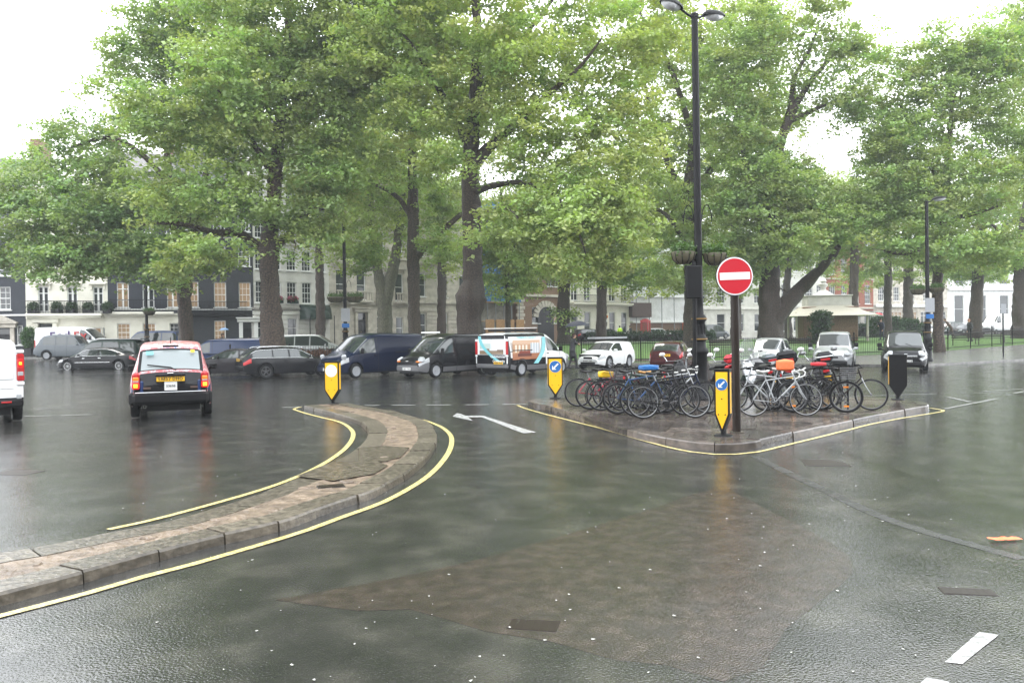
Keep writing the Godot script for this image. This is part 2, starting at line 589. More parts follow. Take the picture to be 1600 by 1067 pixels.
func smooth_line(p: Array, step := 0.25) -> PackedVector2Array:
	var out := PackedVector2Array()
	for i in p.size() - 1:
		var a: Vector2 = p[maxi(i - 1, 0)]
		var b: Vector2 = p[i]
		var c: Vector2 = p[i + 1]
		var d: Vector2 = p[mini(i + 2, p.size() - 1)]
		var n := maxi(1, int(b.distance_to(c) / step))
		for k in n:
			out.append(b.cubic_interpolate(c, a, d, float(k) / n))
	out.append(p[-1])
	return out


func normals_of(l: PackedVector2Array) -> PackedVector2Array:
	var out := PackedVector2Array()
	for i in l.size():
		var d := (l[mini(i + 1, l.size() - 1)] - l[maxi(i - 1, 0)]).normalized()
		out.append(Vector2(-d.y, d.x))
	return out


func ribbon(called: String, line: PackedVector2Array, width: float, lift: float, m: Material) -> void:
	var b := Mb.new()
	var nn := normals_of(line)
	for i in line.size() - 1:
		var q := []
		for k in [[i, -1], [i + 1, -1], [i + 1, 1], [i, 1]]:
			var w: Vector2 = line[k[0]] + nn[k[0]] * width * 0.5 * k[1]
			q.append(Vector3(w.x, land(w.y) + lift + worn_road(w.x, w.y), w.y))
		if (q[1] - q[0]).cross(q[2] - q[0]).y > 0: b.quad(q[0], q[1], q[2], q[3])
		else: b.quad(q[3], q[2], q[1], q[0])
	struct(obj(called, b, m))


func road_sheet(called: String, poly: Array, lift: float, m: Material, edge := 0.0) -> MeshInstance3D:
	var b := Mb.new()
	sheet(b, PackedVector2Array(poly), lift, edge)
	var o := obj(called, b, m)
	struct(o)
	return o


func ground_and_roads() -> void:
	# near part of the roadway, gently uneven as worn asphalt is, and the plain ground round it
	var near := Rect2(-34, -44.5, 68, 45.5)
	var far := Mb.new()
	for q in [[-480.0, 480.0, 1.0, 18.0], [-480.0, -34.0, -44.5, 1.0], [34.0, 480.0, -44.5, 1.0], [-480.0, 480.0, -480.0, -44.5]]:
		sheet(far, PackedVector2Array([Vector2(q[0], q[3]), Vector2(q[1], q[3]), Vector2(q[1], q[2]), Vector2(q[0], q[2])]), 0.0)
	struct(obj("ground", far, M.road))
	var b0 := Mb.new()
	var rows := []
	var z := near.end.y
	while z > near.position.y - 0.01:
		var row := PackedVector3Array()
		var x := near.position.x
		while x < near.end.x + 0.01:
			row.append(Vector3(x, worn_road(x, z), z))
			x += 0.2
		rows.append(row)
		z -= 0.2
	b0.grid(rows)
	struct(obj("roadway", b0, M.road))
	# resurfaced reddish patch and darker trenches in the road
	road_sheet("resurfaced_patch", smooth_line([Vector2(-1.71, -5.64), Vector2(-0.44, -6.45), Vector2(1.30, -8.21), Vector2(2.38, -9.33), Vector2(2.66, -8.13), Vector2(2.73, -6.44), Vector2(2.17, -5.55), Vector2(1.69, -4.96), Vector2(1.36, -4.39), Vector2(1.10, -4.22), Vector2(0.83, -4.44), Vector2(0.56, -4.51), Vector2(0.21, -4.80), Vector2(-0.19, -4.97), Vector2(-0.72, -5.40), Vector2(-1.07, -5.39), Vector2(-1.71, -5.64)], 0.3), 0.0015, M.patch)
	ribbon("trench_scar", smooth_line([Vector2(3.60, -11.84), Vector2(3.62, -9.24), Vector2(3.67, -7.65), Vector2(4.09, -6.38)], 0.4), 0.14, 0.002, M.road_dark)
	# painted lines
	ribbon("yellow_line", smooth_line([Vector2(0.13, -20.90), Vector2(0.26, -20.15), Vector2(0.79, -18.30), Vector2(1.63, -15.78), Vector2(2.15, -14.05), Vector2(2.47, -12.97), Vector2(2.75, -12.30), Vector2(3.05, -12.03), Vector2(3.36, -12.00), Vector2(3.74, -12.18), Vector2(4.61, -13.06), Vector2(6.09, -14.63), Vector2(7.44, -15.97), Vector2(8.87, -17.17), Vector2(9.61, -17.78), Vector2(9.78, -18.06), Vector2(9.80, -18.69)]), 0.075, 0.008, M.yellow_paint)
	ribbon("yellow_line", smooth_line([Vector2(-2.02, -17.62), Vector2(-1.54, -16.42), Vector2(-1.25, -15.28), Vector2(-1.09, -14.05), Vector2(-1.03, -12.53), Vector2(-1.09, -10.99), Vector2(-1.23, -9.91), Vector2(-1.47, -8.94), Vector2(-1.81, -8.14), Vector2(-2.00, -7.67), Vector2(-2.32, -7.09), Vector2(-2.66, -6.54), Vector2(-2.91, -6.22), Vector2(-3.15, -5.83), Vector2(-3.49, -5.37), Vector2(-3.62, -5.18)]), 0.085, 0.008, M.yellow_paint)
	ribbon("yellow_line", smooth_line([Vector2(-5.68, -21.31), Vector2(-5.70, -20.69), Vector2(-5.24, -19.77), Vector2(-4.35, -18.28), Vector2(-3.75, -17.27), Vector2(-3.31, -16.15), Vector2(-3.02, -14.98), Vector2(-2.82, -13.50), Vector2(-2.78, -12.00), Vector2(-2.87, -10.82), Vector2(-3.05, -9.90), Vector2(-3.17, -9.53), Vector2(-3.50, -8.64), Vector2(-3.77, -8.09), Vector2(-3.98, -7.77)]), 0.085, 0.008, M.yellow_paint)
	for d in [[Vector2(-4.01, -21.46), Vector2(-3.61, -21.43)], [Vector2(-3.27, -21.48), Vector2(-2.63, -21.41)], [Vector2(-2.33, -21.41), Vector2(-1.66, -21.34)], [Vector2(-1.28, -21.32), Vector2(-0.66, -21.26)], [Vector2(-0.28, -21.26), Vector2(0.39, -21.21)], [Vector2(-6.18, -21.32), Vector2(-5.69, -21.35)], [Vector2(-12.18, -19.78), Vector2(-11.50, -19.82)], [Vector2(-11.31, -19.90), Vector2(-10.58, -19.94)]]:
		ribbon("white_dash", PackedVector2Array(d), 0.2, 0.004, M.thin_paint)
	for d in [[Vector2(9.52, -22.25), Vector2(12.12, -22.73)], [Vector2(11.88, -21.67), Vector2(11.57, -20.10)], [Vector2(10.06, -18.49), Vector2(12.70, -20.91)], [Vector2(13.34, -23.00), Vector2(13.81, -22.41)], [Vector2(13.85, -23.42), Vector2(16.06, -24.37)], [Vector2(14.25, -22.57), Vector2(15.97, -24.10)]]:
		ribbon("white_line", PackedVector2Array(d), 0.12, 0.004, M.thin_paint)
	road_sheet("turn_arrow", [Vector2(-1.39, -18.24), Vector2(-1.34, -19.00), Vector2(-1.24, -18.85), Vector2(-1.10, -18.35), Vector2(-0.69, -18.36), Vector2(0.44, -15.08), Vector2(0.19, -14.95), Vector2(-0.70, -17.99), Vector2(-1.02, -18.03), Vector2(-0.87, -17.29)], 0.004, M.white_paint)
	road_sheet("white_dash", [Vector2(2.39, -4.42), Vector2(2.84, -4.86), Vector2(2.93, -4.81), Vector2(2.47, -4.39)], 0.004, M.white_paint)
	road_sheet("white_dash", [Vector2(1.97, -4.02), Vector2(2.19, -4.23), Vector2(2.28, -4.17), Vector2(2.00, -3.93)], 0.004, M.white_paint)
	# far pavements: in front of the west terrace and along the garden railings
	road_sheet("pavement", [Vector2(-70, -55), Vector2(-30, -59.5), Vector2(-12, -66), Vector2(8, -82), Vector2(30, -98), Vector2(60, -118), Vector2(125, -128), Vector2(125, -160), Vector2(-70, -120)], 0.12, M.pavement, 0.14)
	road_sheet("pavement", [Vector2(-17, -40.2), Vector2(-4, -40.6), Vector2(2, -44.0), Vector2(9, -44.5), Vector2(14, -42.0), Vector2(17.2, -40.2), Vector2(20.3, -39.4), [Vector2(28.40, -44.17)][0], Vector2(60, -60), Vector2(90, -75), Vector2(90, -82), Vector2(40, -62), Vector2(10, -48.5), Vector2(-17, -46)], 0.12, M.pavement, 0.14)
	var b := Mb.new()
	sheet(b, PackedVector2Array([Vector2(-16, -43.5), Vector2(-4, -44.6), Vector2(4, -45.7), Vector2(11, -46.6), Vector2(18.5, -48.0), Vector2(26.4, -50.8), Vector2(36, -57), Vector2(60, -72), Vector2(95, -88), Vector2(95, -108), Vector2(52, -106), Vector2(30, -92), Vector2(12, -78), Vector2(-3, -64)]), 0.13, 0.14)
	var lawn := obj("lawn", b, M.lawn)
	lawn.set_meta("kind", "structure")
	road_sheet("garden_path", [Vector2(-15.8, -43.8), Vector2(4, -45.9), Vector2(9, -46.6), Vector2(9, -48.4), Vector2(4, -48), Vector2(-14, -47)], 0.135, M.earth)


# kerb stones laid along a line; the body of each lies to the left of it (width > 0) or to the right
func kerb(line: PackedVector2Array, width: float, height: float, parent: Node3D, length := 0.9, look := "kerb_stone_") -> void:
	var nn := normals_of(line)
	var at := 0
	while at < line.size() - 1:
		var want := length * rng.randf_range(0.75, 1.2)
		var run := 0.0
		var to := at
		while to < line.size() - 1 and run < want:
			run += line[to].distance_to(line[to + 1])
			to += 1
		var b := Mb.new()
		var h := height + rng.randf_range(-0.008, 0.008)
		var e := 0.022
		var out := rng.randf_range(-0.011, 0.011)
		var sgn := signf(width)
		var rows := []
		for i in range(at, to + 1):
			var p := line[i]
			if i == at: p = p.lerp(line[i + 1], minf(0.4, 0.007 / maxf(p.distance_to(line[i + 1]), 0.01)))
			if i == to: p = p.lerp(line[i - 1], minf(0.4, 0.007 / maxf(p.distance_to(line[i - 1]), 0.01)))
			var m := nn[i] * sgn
			var q := []
			for s in [[0.0, -0.02], [0.008, h - e], [e, h], [absf(width) - 0.006, h - 0.002], [absf(width) - 0.006, -0.02]]:
				var w: Vector2 = p + m * (s[0] - out)
				q.append(Vector3(w.x, land(w.y) + s[1], w.y))
			rows.append(q)
		for i in rows.size() - 1:
			for k in 4:
				if sgn < 0: b.quad(rows[i][k], rows[i + 1][k], rows[i + 1][k + 1], rows[i][k + 1])
				else: b.quad(rows[i + 1][k], rows[i][k], rows[i][k + 1], rows[i + 1][k + 1])
		for q in [rows[0], rows[-1]]:
			b.quad(q[0], q[1], q[3], q[4])
			b.tri(q[1], q[2], q[3])
		obj("kerb_stone", b, M["%s%d" % [look, rng.randi_range(0, 2)]], parent)
		at = to


func offset_line(l: PackedVector2Array, d: float) -> PackedVector2Array:
	var nn := normals_of(l)
	var out := PackedVector2Array()
	for i in l.size(): out.append(l[i] + nn[i] * d)
	return out


func side_of(line: PackedVector2Array, ring: PackedVector2Array) -> float:
	var k := line.size() / 2
	return 1.0 if Geometry2D.is_point_in_polygon(line[k] + normals_of(line)[k] * 0.1, ring) else -1.0


func islands() -> void:
	# the long curved island between the two lanes
	var outer := smooth_line([Vector2(-4.38, -21.23), Vector2(-3.72, -20.09), Vector2(-2.85, -18.86), Vector2(-2.16, -17.44), Vector2(-1.73, -16.36), Vector2(-1.44, -14.80), Vector2(-1.31, -13.60), Vector2(-1.26, -12.45), Vector2(-1.28, -11.48), Vector2(-1.34, -10.81), Vector2(-1.39, -10.36), Vector2(-1.47, -9.90), Vector2(-1.63, -9.18), Vector2(-1.81, -8.76), Vector2(-2.05, -8.19), Vector2(-2.27, -7.64), Vector2(-2.73, -7.06), Vector2(-2.98, -6.66), Vector2(-3.21, -6.26), Vector2(-3.41, -5.92), Vector2(-3.63, -5.59), Vector2(-3.86, -5.22)], 0.15)
	var inner := smooth_line([Vector2(-5.47, -20.82), Vector2(-4.58, -19.28), Vector2(-3.73, -17.79), Vector2(-3.24, -16.80), Vector2(-2.88, -15.59), Vector2(-2.67, -14.55), Vector2(-2.54, -13.36), Vector2(-2.51, -12.09), Vector2(-2.60, -10.97), Vector2(-2.72, -10.28), Vector2(-2.88, -9.35), Vector2(-2.91, -9.08), Vector2(-3.26, -8.03), Vector2(-3.47, -7.63), Vector2(-3.75, -7.33), Vector2(-3.94, -7.08), Vector2(-4.16, -6.80), Vector2(-4.32, -6.67), Vector2(-4.62, -6.27)], 0.15)
	var isl := Node3D.new()
	add_to(self, isl, "traffic_island")
	struct(isl)
	var sgn := signf((inner[10] - outer[10]).dot(normals_of(outer)[10]))
	kerb(outer, 0.34 * sgn, 0.088, isl, 0.62)
	var sgn2 := signf((outer[10] - inner[10]).dot(normals_of(inner)[10]))
	kerb(inner, 0.36 * sgn2, 0.085, isl, 0.95)
	var oi := offset_line(outer, 0.33 * sgn)
	var ii := offset_line(inner, 0.35 * sgn2)
	# rubble infill, uneven
	var b := Mb.new()
	var rows := []
	var n := 150
	for i in n + 1:
		var f := float(i) / n
		var a := oi[int(f * (oi.size() - 1))]
		var c := ii[int(f * (ii.size() - 1))]
		var row := PackedVector3Array()
		for k in 7:
			var w := a.lerp(c, k / 6.0)
			row.append(Vector3(w.x, 0.082 + (rng.randf_range(-0.007, 0.008) if k > 0 and k < 6 else -0.006), w.y))
		rows.append(row)
	b.grid(rows)
	obj("rubble_infill", b, M.infill, isl)
	b = Mb.new()
	sheet(b, PackedVector2Array([Vector2(-2.77, -10.10), Vector2(-2.56, -11.25), Vector2(-1.91, -11.19), Vector2(-1.72, -10.85), Vector2(-1.79, -10.20), Vector2(-2.22, -9.74)]), 0.095)
	obj("mortar_patch", b, M.infill_grey, isl)
	b = Mb.new()
	sheet(b, PackedVector2Array([Vector2(-2.46, -12.64), Vector2(-2.09, -12.82), Vector2(-1.64, -12.56), Vector2(-1.65, -11.58), Vector2(-1.82, -11.18), Vector2(-2.19, -11.21)]), 0.0945)
	obj("mortar_patch", b, M.infill_grey, isl)
	for spot in [[Vector3(-2.17, 0.09, -9.41), 0.32, 0.2]]:
		b = Mb.new()
		b.bbox(Vector3.ZERO, Vector3(spot[1], 0.03, spot[2]), 0.008)
		b.box(Vector3(0, 0.017, 0), Vector3(spot[1] * 0.8, 0.006, spot[2] * 0.75))
		var o := obj("access_cover", b, M.iron_brown, isl)
		o.position = spot[0] + Vector3(0, -0.012, 0)
		o.rotation.y = 0.35
	# rubble and broken stones lying proud in the infill
	for i in 24:
		var f := rng.randf_range(0.03, 0.97)
		var a := oi[int(f * (oi.size() - 1))]
		var c := ii[int(f * (ii.size() - 1))]
		var w := a.lerp(c, rng.randf_range(0.1, 0.9))
		b = Mb.new()
		var s := rng.randf_range(0.05, 0.13)
		b.bbox(Vector3.ZERO, Vector3(s * 1.5, 0.05, s), 0.012)
		var o := obj("brick_end", b, M.infill, isl)
		o.position = Vector3(w.x, 0.068 + rng.randf_range(-0.004, 0.008), w.y)
		o.rotation = Vector3(rng.randf_range(-0.06, 0.06), rng.randf_range(0, TAU), rng.randf_range(-0.06, 0.06))

	# the paved island where the cycles stand
	var front := smooth_line([Vector2(0.49, -21.23), Vector2(0.38, -20.71), Vector2(0.54, -20.03), Vector2(0.83, -19.26), Vector2(1.34, -17.16), Vector2(1.90, -14.81), Vector2(2.38, -13.35), Vector2(2.86, -12.51), Vector2(3.12, -12.33), Vector2(3.42, -12.34), Vector2(3.83, -12.56), Vector2(4.77, -13.52), Vector2(6.25, -15.02), Vector2(7.65, -16.41), Vector2(8.87, -17.52), Vector2(9.36, -17.92), Vector2(9.62, -18.38), Vector2(9.72, -18.80), Vector2(9.75, -19.44), Vector2(9.61, -20.05)], 0.2)
	var back := smooth_line([Vector2(9.61, -20.05), Vector2(8.43, -21.00), Vector2(6.86, -21.40), Vector2(4.35, -21.75), Vector2(2.43, -21.75), Vector2(1.14, -21.58), Vector2(0.49, -21.23)], 0.5)
	var ring := front.duplicate()
	for i in range(1, back.size() - 1): ring.append(back[i])
	var pad := Node3D.new()
	add_to(self, pad, "paved_island")
	struct(pad)
	kerb(front, 0.26 * side_of(front, ring), 0.125, pad, 1.1, "slab_")
	kerb(back, 0.26 * side_of(back, ring), 0.125, pad, 1.1, "slab_")
	var inside: PackedVector2Array = Geometry2D.offset_polygon(ring, -0.255)[0]
	b = Mb.new()
	sheet(b, inside, 0.09)
	obj("mortar_bed", b, M.infill_grey, pad)
	var z := -24.0
	var row_n := 0
	while z < -11.0:
		var deep := rng.randf_range(0.55, 0.85)
		var x := -1.0 + rng.randf_range(-0.5, 0.0)
		while x < 12.0:
			var wide := rng.randf_range(0.6, 1.25)
			var rect := PackedVector2Array([Vector2(x + 0.006, z + 0.006), Vector2(x + wide - 0.006, z + 0.006), Vector2(x + wide - 0.006, z + deep - 0.006), Vector2(x + 0.006, z + deep - 0.006)])
			for k in 4: rect[k] = (rect[k] - Vector2(4, -17)).rotated(0.32) + Vector2(4, -17)
			for piece: PackedVector2Array in Geometry2D.intersect_polygons(rect, inside):
				b = Mb.new()
				sheet(b, piece, 0.121 + rng.randf_range(-0.005, 0.004), 0.032)
				obj("paving_slab", b, M["slab_%d" % rng.randi_range(0, 2)], pad)
			x += wide
		z += deep
		row_n += 1
	for spot in [[Vector3(0.11, 0.00, -5.07), 0.34, 0.2], [Vector3(3.20, 0.00, -5.61), 0.36, 0.16], [Vector3(4.38, 0.00, -11.17), 0.6, 0.6], [Vector3(-7.04, 0.00, -11.26), 0.6, 0.4]]:
		b = Mb.new()
		b.bbox(Vector3(0, 0.0, 0), Vector3(spot[1], 0.02, spot[2]), 0.006)
		for k in 6:
			b.box(Vector3((k - 2.5) * spot[1] / 6.5, 0.0095, 0), Vector3(spot[1] * 0.13, 0.003, spot[2] * 0.86))
		var o := obj("drain_cover", b, M.iron_brown)
		o.position = spot[0] + Vector3(0, worn_road(spot[0].x, spot[0].z) - 0.0075, 0)
		o.rotation.y = -0.2
		struct(o)



# ------------------------------------------------------------------ houses
var window_meshes := {}


# front wall with openings [x, y, w, h] cut through it; x along the front, y up, front at z = 0, reveals run back
func wall_front(w: float, h: float, holes: Array, deep: float, y0 := 0.0) -> Mb:
	var b := Mb.new()
	var xs := [0.0, w]
	var ys := [y0, h]
	for o in holes:
		for e in [o[0], o[0] + o[2]]:
			if not xs.has(e): xs.append(e)
		for e in [o[1], o[1] + o[3]]:
			if not ys.has(e): ys.append(e)
	xs.sort()
	ys.sort()
	for j in ys.size() - 1:
		var i := 0
		while i < xs.size() - 1:
			if in_hole((xs[i] + xs[i + 1]) * 0.5, (ys[j] + ys[j + 1]) * 0.5, holes):
				i += 1
				continue
			var k := i
			while k + 1 < xs.size() - 1 and not in_hole((xs[k + 1] + xs[k + 2]) * 0.5, (ys[j] + ys[j + 1]) * 0.5, holes): k += 1
			b.quad(Vector3(xs[i], ys[j], 0), Vector3(xs[k + 1], ys[j], 0), Vector3(xs[k + 1], ys[j + 1], 0), Vector3(xs[i], ys[j + 1], 0))
			i = k + 1
	for o in holes:
		var x0: float = o[0]
		var x1: float = o[0] + o[2]
		var a: float = o[1]
		var c: float = o[1] + o[3]
		b.quad(Vector3(x0, a, 0), Vector3(x0, c, 0), Vector3(x0, c, -deep), Vector3(x0, a, -deep))
		b.quad(Vector3(x1, a, 0), Vector3(x1, a, -deep), Vector3(x1, c, -deep), Vector3(x1, c, 0))
		b.quad(Vector3(x0, a, 0), Vector3(x0, a, -deep), Vector3(x1, a, -deep), Vector3(x1, a, 0))
		b.quad(Vector3(x0, c, 0), Vector3(x1, c, 0), Vector3(x1, c, -deep), Vector3(x0, c, -deep))
	return b


func in_hole(x: float, y: float, holes: Array) -> bool:
	for o in holes:
		if x > o[0] and x < o[0] + o[2] and y > o[1] and y < o[1] + o[3]: return true
	return false


# style: "sash" (6 over 6), "french" (two tall leaves), "plain", "shop"
func window(parent: Node3D, x: float, y: float, w: float, h: float, style: String, lit := false, trim := "white_trim") -> void:
	var key := "%s %.2f %.2f" % [style, w, h]
	if not window_meshes.has(key):
		var b := Mb.new()
		var f := 0.075
		for s in [-1, 1]: b.box(Vector3(s * (w - f) / 2, h / 2, 0), Vector3(f, h, 0.1))
		b.box(Vector3(0, h - f / 2, 0), Vector3(w - f * 2, f, 0.1))
		b.box(Vector3(0, f / 2, 0), Vector3(w - f * 2, f, 0.1))
		if style == "sash":
			b.box(Vector3(0, h * 0.5, 0.01), Vector3(w - f * 2, 0.06, 0.07))
			for k in [-1, 1]: b.box(Vector3(k * w / 6, h * 0.5, -0.005), Vector3(0.03, h - f * 2, 0.045))
			for k in [0.25, 0.75]: b.box(Vector3(0, h * k, -0.003), Vector3(w - f * 2, 0.03, 0.04))
		elif style == "french":
			b.box(Vector3(0, h * 0.5, 0.01), Vector3(0.13, h - f * 2, 0.07))
			b.box(Vector3(0, h * 0.74, -0.003), Vector3(w - f * 2, 0.07, 0.05))
			b.box(Vector3(0, h * 0.3, -0.006), Vector3(w - f * 2, 0.05, 0.04))
		elif style == "shop":
			for k in [-1, 1]: b.box(Vector3(k * w / 6, h * 0.5, 0), Vector3(0.06, h - f * 2, 0.06))
			b.box(Vector3(0, h * 0.78, -0.003), Vector3(w - f * 2, 0.05, 0.05))
		else:
			b.box(Vector3(0, h * 0.5, 0.0), Vector3(w - f * 2, 0.05, 0.06))
		var g := Mb.new()
		g.box(Vector3(0, h / 2, -0.02), Vector3(w - 0.02, h - 0.02, 0.012))
		var si := Mb.new()
		si.bbox(Vector3(0, -0.05, 0.12), Vector3(w + 0.2, 0.09, 0.3), 0.015)
		window_meshes[key] = [b.mesh(null), g.mesh(null), si.mesh(null)]
	var m: Array = window_meshes[key]
	var o := inst("window", m[0], parent, Transform3D(Basis(), Vector3(x + w / 2, y, -0.14)))
	o.material_override = M[trim]
	var p := inst("pane", m[1], o)
	p.material_override = M.lit_window_glass if lit else M.window_glass
	if style != "shop":
		var s := inst("sill", m[2], o)
		s.material_override = M[trim]


# spec: wall, base (material of the ground floor), base_h, wins [[x, y, w, h, style, lit]], doors [[x, w, h]], bands [[y, height, proud, material]]
func house(called: String, label: String, a: Vector3, c: Vector3, spec: Dictionary) -> Node3D:
	var d := Vector3(c.x - a.x, 0, c.z - a.z)
	var w := d.length()
	var o := thing(called, label, spec.get("cat", "building"), on_land(a, 0.12), rad_to_deg(atan2(-d.z, d.x)), spec.get("group", ""))
	var h: float = spec.h
	var bh: float = spec.get("base_h", 0.0)
	var deep: float = spec.get("deep", 9.0)
	var holes := []
	for q in spec.get("wins", []): holes.append([q[0], q[1], q[2], q[3]])
	for q in spec.get("doors", []): holes.append([q[0], 0.15, q[1], q[2]])
	var up := []
	var low := []
	for q in holes:
		if bh > 0.0 and q[1] + q[3] * 0.5 < bh: low.append(q)
		else: up.append(q)
	var b := wall_front(w, h, up, 0.24, bh)
	b.quad(Vector3(w, -1, 0), Vector3(w, -1, -deep), Vector3(w, h, -deep), Vector3(w, h, 0))
	b.quad(Vector3(0, -1, -deep), Vector3(0, -1, 0), Vector3(0, h, 0), Vector3(0, h, -deep))
	b.quad(Vector3(w, -1, -deep), Vector3(0, -1, -deep), Vector3(0, h, -deep), Vector3(w, h, -deep))
	b.quad(Vector3(0, h, 0), Vector3(w, h, 0), Vector3(w, h, -deep), Vector3(0, h, -deep))
	b.quad(Vector3(0.01, -1, -0.26), Vector3(w - 0.01, -1, -0.26), Vector3(w - 0.01, h, -0.26), Vector3(0.01, h, -0.26))
	obj("wall", b, M[spec.wall], o)
	if bh > 0.0:
		var g := wall_front(w, bh, low, 0.3, -1.0)
		for q in g.v.size(): g.v[q] += Vector3(0, 0, 0.05)
		g.quad(Vector3(0, bh, 0.05), Vector3(w, bh, 0.05), Vector3(w, bh, 0), Vector3(0, bh, 0))
		obj("ground_floor_wall", g, M[spec.base], o)
	for q in spec.get("wins", []):
		window(o, q[0], q[1], q[2], q[3], q[4] if q.size() > 4 else "sash", q.size() > 5 and q[5], spec.get("trim", "white_trim"))
	for q in spec.get("doors", []):
		door(o, q[0], q[1], q[2], spec.get("door_trim", "white_trim"), q[3] if q.size() > 3 else "flat")
	for q in spec.get("bands", []):
		var e := Mb.new()
		e.bbox(Vector3(w / 2, q[0] + q[1] / 2, q[2] / 2 + 0.002), Vector3(w - 0.02, q[1], q[2] + 0.06), 0.03)
		obj("string_course" if q[1] < 0.4 else "cornice", e, M[q[3]], o)
	if spec.has("roof"):
		var r := Mb.new()
		var rh: float = spec.roof
		var p := [Vector3(0, h, -0.3), Vector3(w, h, -0.3), Vector3(w, h + rh, -2.4), Vector3(0, h + rh, -2.4)]
		var q := [Vector3(0, h, -deep), Vector3(w, h, -deep), Vector3(w, h + rh, -deep + 2), Vector3(0, h + rh, -deep + 2)]
		r.quad(p[0], p[1], p[2], p[3])
		r.quad(q[1], q[0], q[3], q[2])
		r.quad(p[3], p[2], q[2], q[3])
		r.quad(p[1], q[1], q[2], p[2])
		r.quad(q[0], p[0], p[3], q[3])
		var ro := obj("roof", r, M.slate, o)
		for k in [0.5, w - 0.5]:
			var ch := Mb.new()
			ch.bbox(Vector3(k, h + rh + 0.4, -deep / 2), Vector3(0.8, 3.0, 2.2), 0.04)
			var cm := obj("chimney", ch, M.brick_brown, ro)
	return o


func door(o: Node3D, x: float, w: float, h: float, trim: String, top: String) -> void:
	var b := Mb.new()
	b.box(Vector3(x + w / 2, 0.15 + h * 0.39, -0.2), Vector3(w - 0.02, h * 0.78, 0.06))
	for k in [0.22, 0.55]:
		for s in [-0.23, 0.23]: b.bbox(Vector3(x + w * (0.5 + s), 0.15 + h * k, -0.165), Vector3(w * 0.32, h * 0.24, 0.03), 0.012)
	var d := obj("door", b, M.paint_black, o)
	b = Mb.new()
	b.ball(Vector3(x + w * 0.5, 0.15 + h * 0.4, -0.13), Vector3.ONE * 0.05)
	obj("door_knob", b, M.gold_paint, d)
	b = Mb.new()
	b.box(Vector3(x + w / 2, 0.15 + h * 0.89, -0.2), Vector3(w - 0.02, h * 0.2, 0.03))
	obj("fanlight", b, M.window_glass, o)
	b = Mb.new()
	for s in [-1, 1]: b.bbox(Vector3(x + w / 2 + s * (w / 2 + 0.16), (h + 0.2) / 2, 0.1), Vector3(0.3, h + 0.2, 0.2), 0.02)
	b.bbox(Vector3(x + w / 2, h + 0.36, 0.14), Vector3(w + 0.9, 0.3, 0.36), 0.03)
	b.bbox(Vector3(x + w / 2, h + 0.56, 0.2), Vector3(w + 1.1, 0.1, 0.5), 0.02)
	if top == "pediment":
		b.t = Transform3D(Basis(), Vector3(x + w / 2, h + 0.62, 0.2))
		b.prism(PackedVector2Array([Vector2(-(w + 1.1) / 2, 0), Vector2((w + 1.1) / 2, 0), Vector2(0, 0.55)]), 0.45)
	obj("door_surround", b, M[trim], o)
	b = Mb.new()
	b.bbox(Vector3(x + w / 2, 0.07, 0.3), Vector3(w + 0.8, 0.15, 0.7), 0.02)
	obj("door_step", b, M.stone, o)


# a slab with a railing in front of first-floor windows
func balcony(o: Node3D, x: float, w: float, y: float, out := 0.75, slab := "stucco", bars := 0.11) -> void:
	var b := Mb.new()
	b.bbox(Vector3(x + w / 2, y - 0.1, out / 2), Vector3(w, 0.2, out), 0.03)
	b.bbox(Vector3(x + w / 2, y - 0.26, out / 2 - 0.1), Vector3(w - 0.1, 0.14, out - 0.22), 0.03)
	var s := obj("balcony_slab", b, M[slab], o)
	b = Mb.new()
	b.box(Vector3(x + w / 2, y + 0.95, out - 0.06), Vector3(w - 0.1, 0.05, 0.04))
	b.box(Vector3(x + w / 2, y + 0.12, out - 0.06), Vector3(w - 0.1, 0.03, 0.03))
	var k := 0.06
	while k < w:
		b.box(Vector3(x + k, y + 0.5, out - 0.06), Vector3(0.022, 1.0, 0.022))
		k += bars
	obj("balcony_railing", b, M.iron, s)


func hood(o: Node3D, x: float, w: float, y: float, m: String, gable := false) -> void:
	var b := Mb.new()
	b.bbox(Vector3(x + w / 2, y + 0.1, 0.14), Vector3(w + 0.5, 0.16, 0.3), 0.03)
	b.bbox(Vector3(x + w / 2, y + 0.0, 0.06), Vector3(w + 0.3, 0.1, 0.14), 0.02)
	for s in [-1, 1]: b.bbox(Vector3(x + w / 2 + s * (w / 2 + 0.1), y - 0.2, 0.07), Vector3(0.14, 0.36, 0.14), 0.02)
	if gable:
		b.t = Transform3D(Basis(), Vector3(x + w / 2, y + 0.18, 0.14))
		b.prism(PackedVector2Array([Vector2(-w / 2 - 0.25, 0), Vector2(w / 2 + 0.25, 0), Vector2(0, 0.42)]), 0.28)
	obj("window_hood", b, M[m], o)


# courses of cut stone, each a little proud, round the openings
func courses(o: Node3D, w: float, y0: float, y1: float, step: float, holes: Array, m: String) -> void:
	var y := y0
	while y + step < y1 + 0.01:
		var cuts := []
		for q in holes:
			if q[1] < y + step and q[1] + q[3] > y: cuts.append([q[0], q[0] + q[2]])
		cuts.sort()
		cuts.append([w - 0.02, w])
		var x := 0.02
		for c in cuts:
			if c[0] - x > 0.05:
				var b := Mb.new()
				b.bbox(Vector3((x + c[0]) / 2, y + step / 2, 0.055), Vector3(c[0] - x, step - 0.06, 0.09), 0.02)
				obj("stone_course", b, M[m], o)
			x = c[1]
		y += step


func rows_of(xs: Array, w: float, rows: Array) -> Array:
	var out := []
	for r in rows:
		for x in xs: out.append([x - w / 2, r[0], w, r[1], r[2] if r.size() > 2 else "sash", r.size() > 3 and r[3]])
	return out


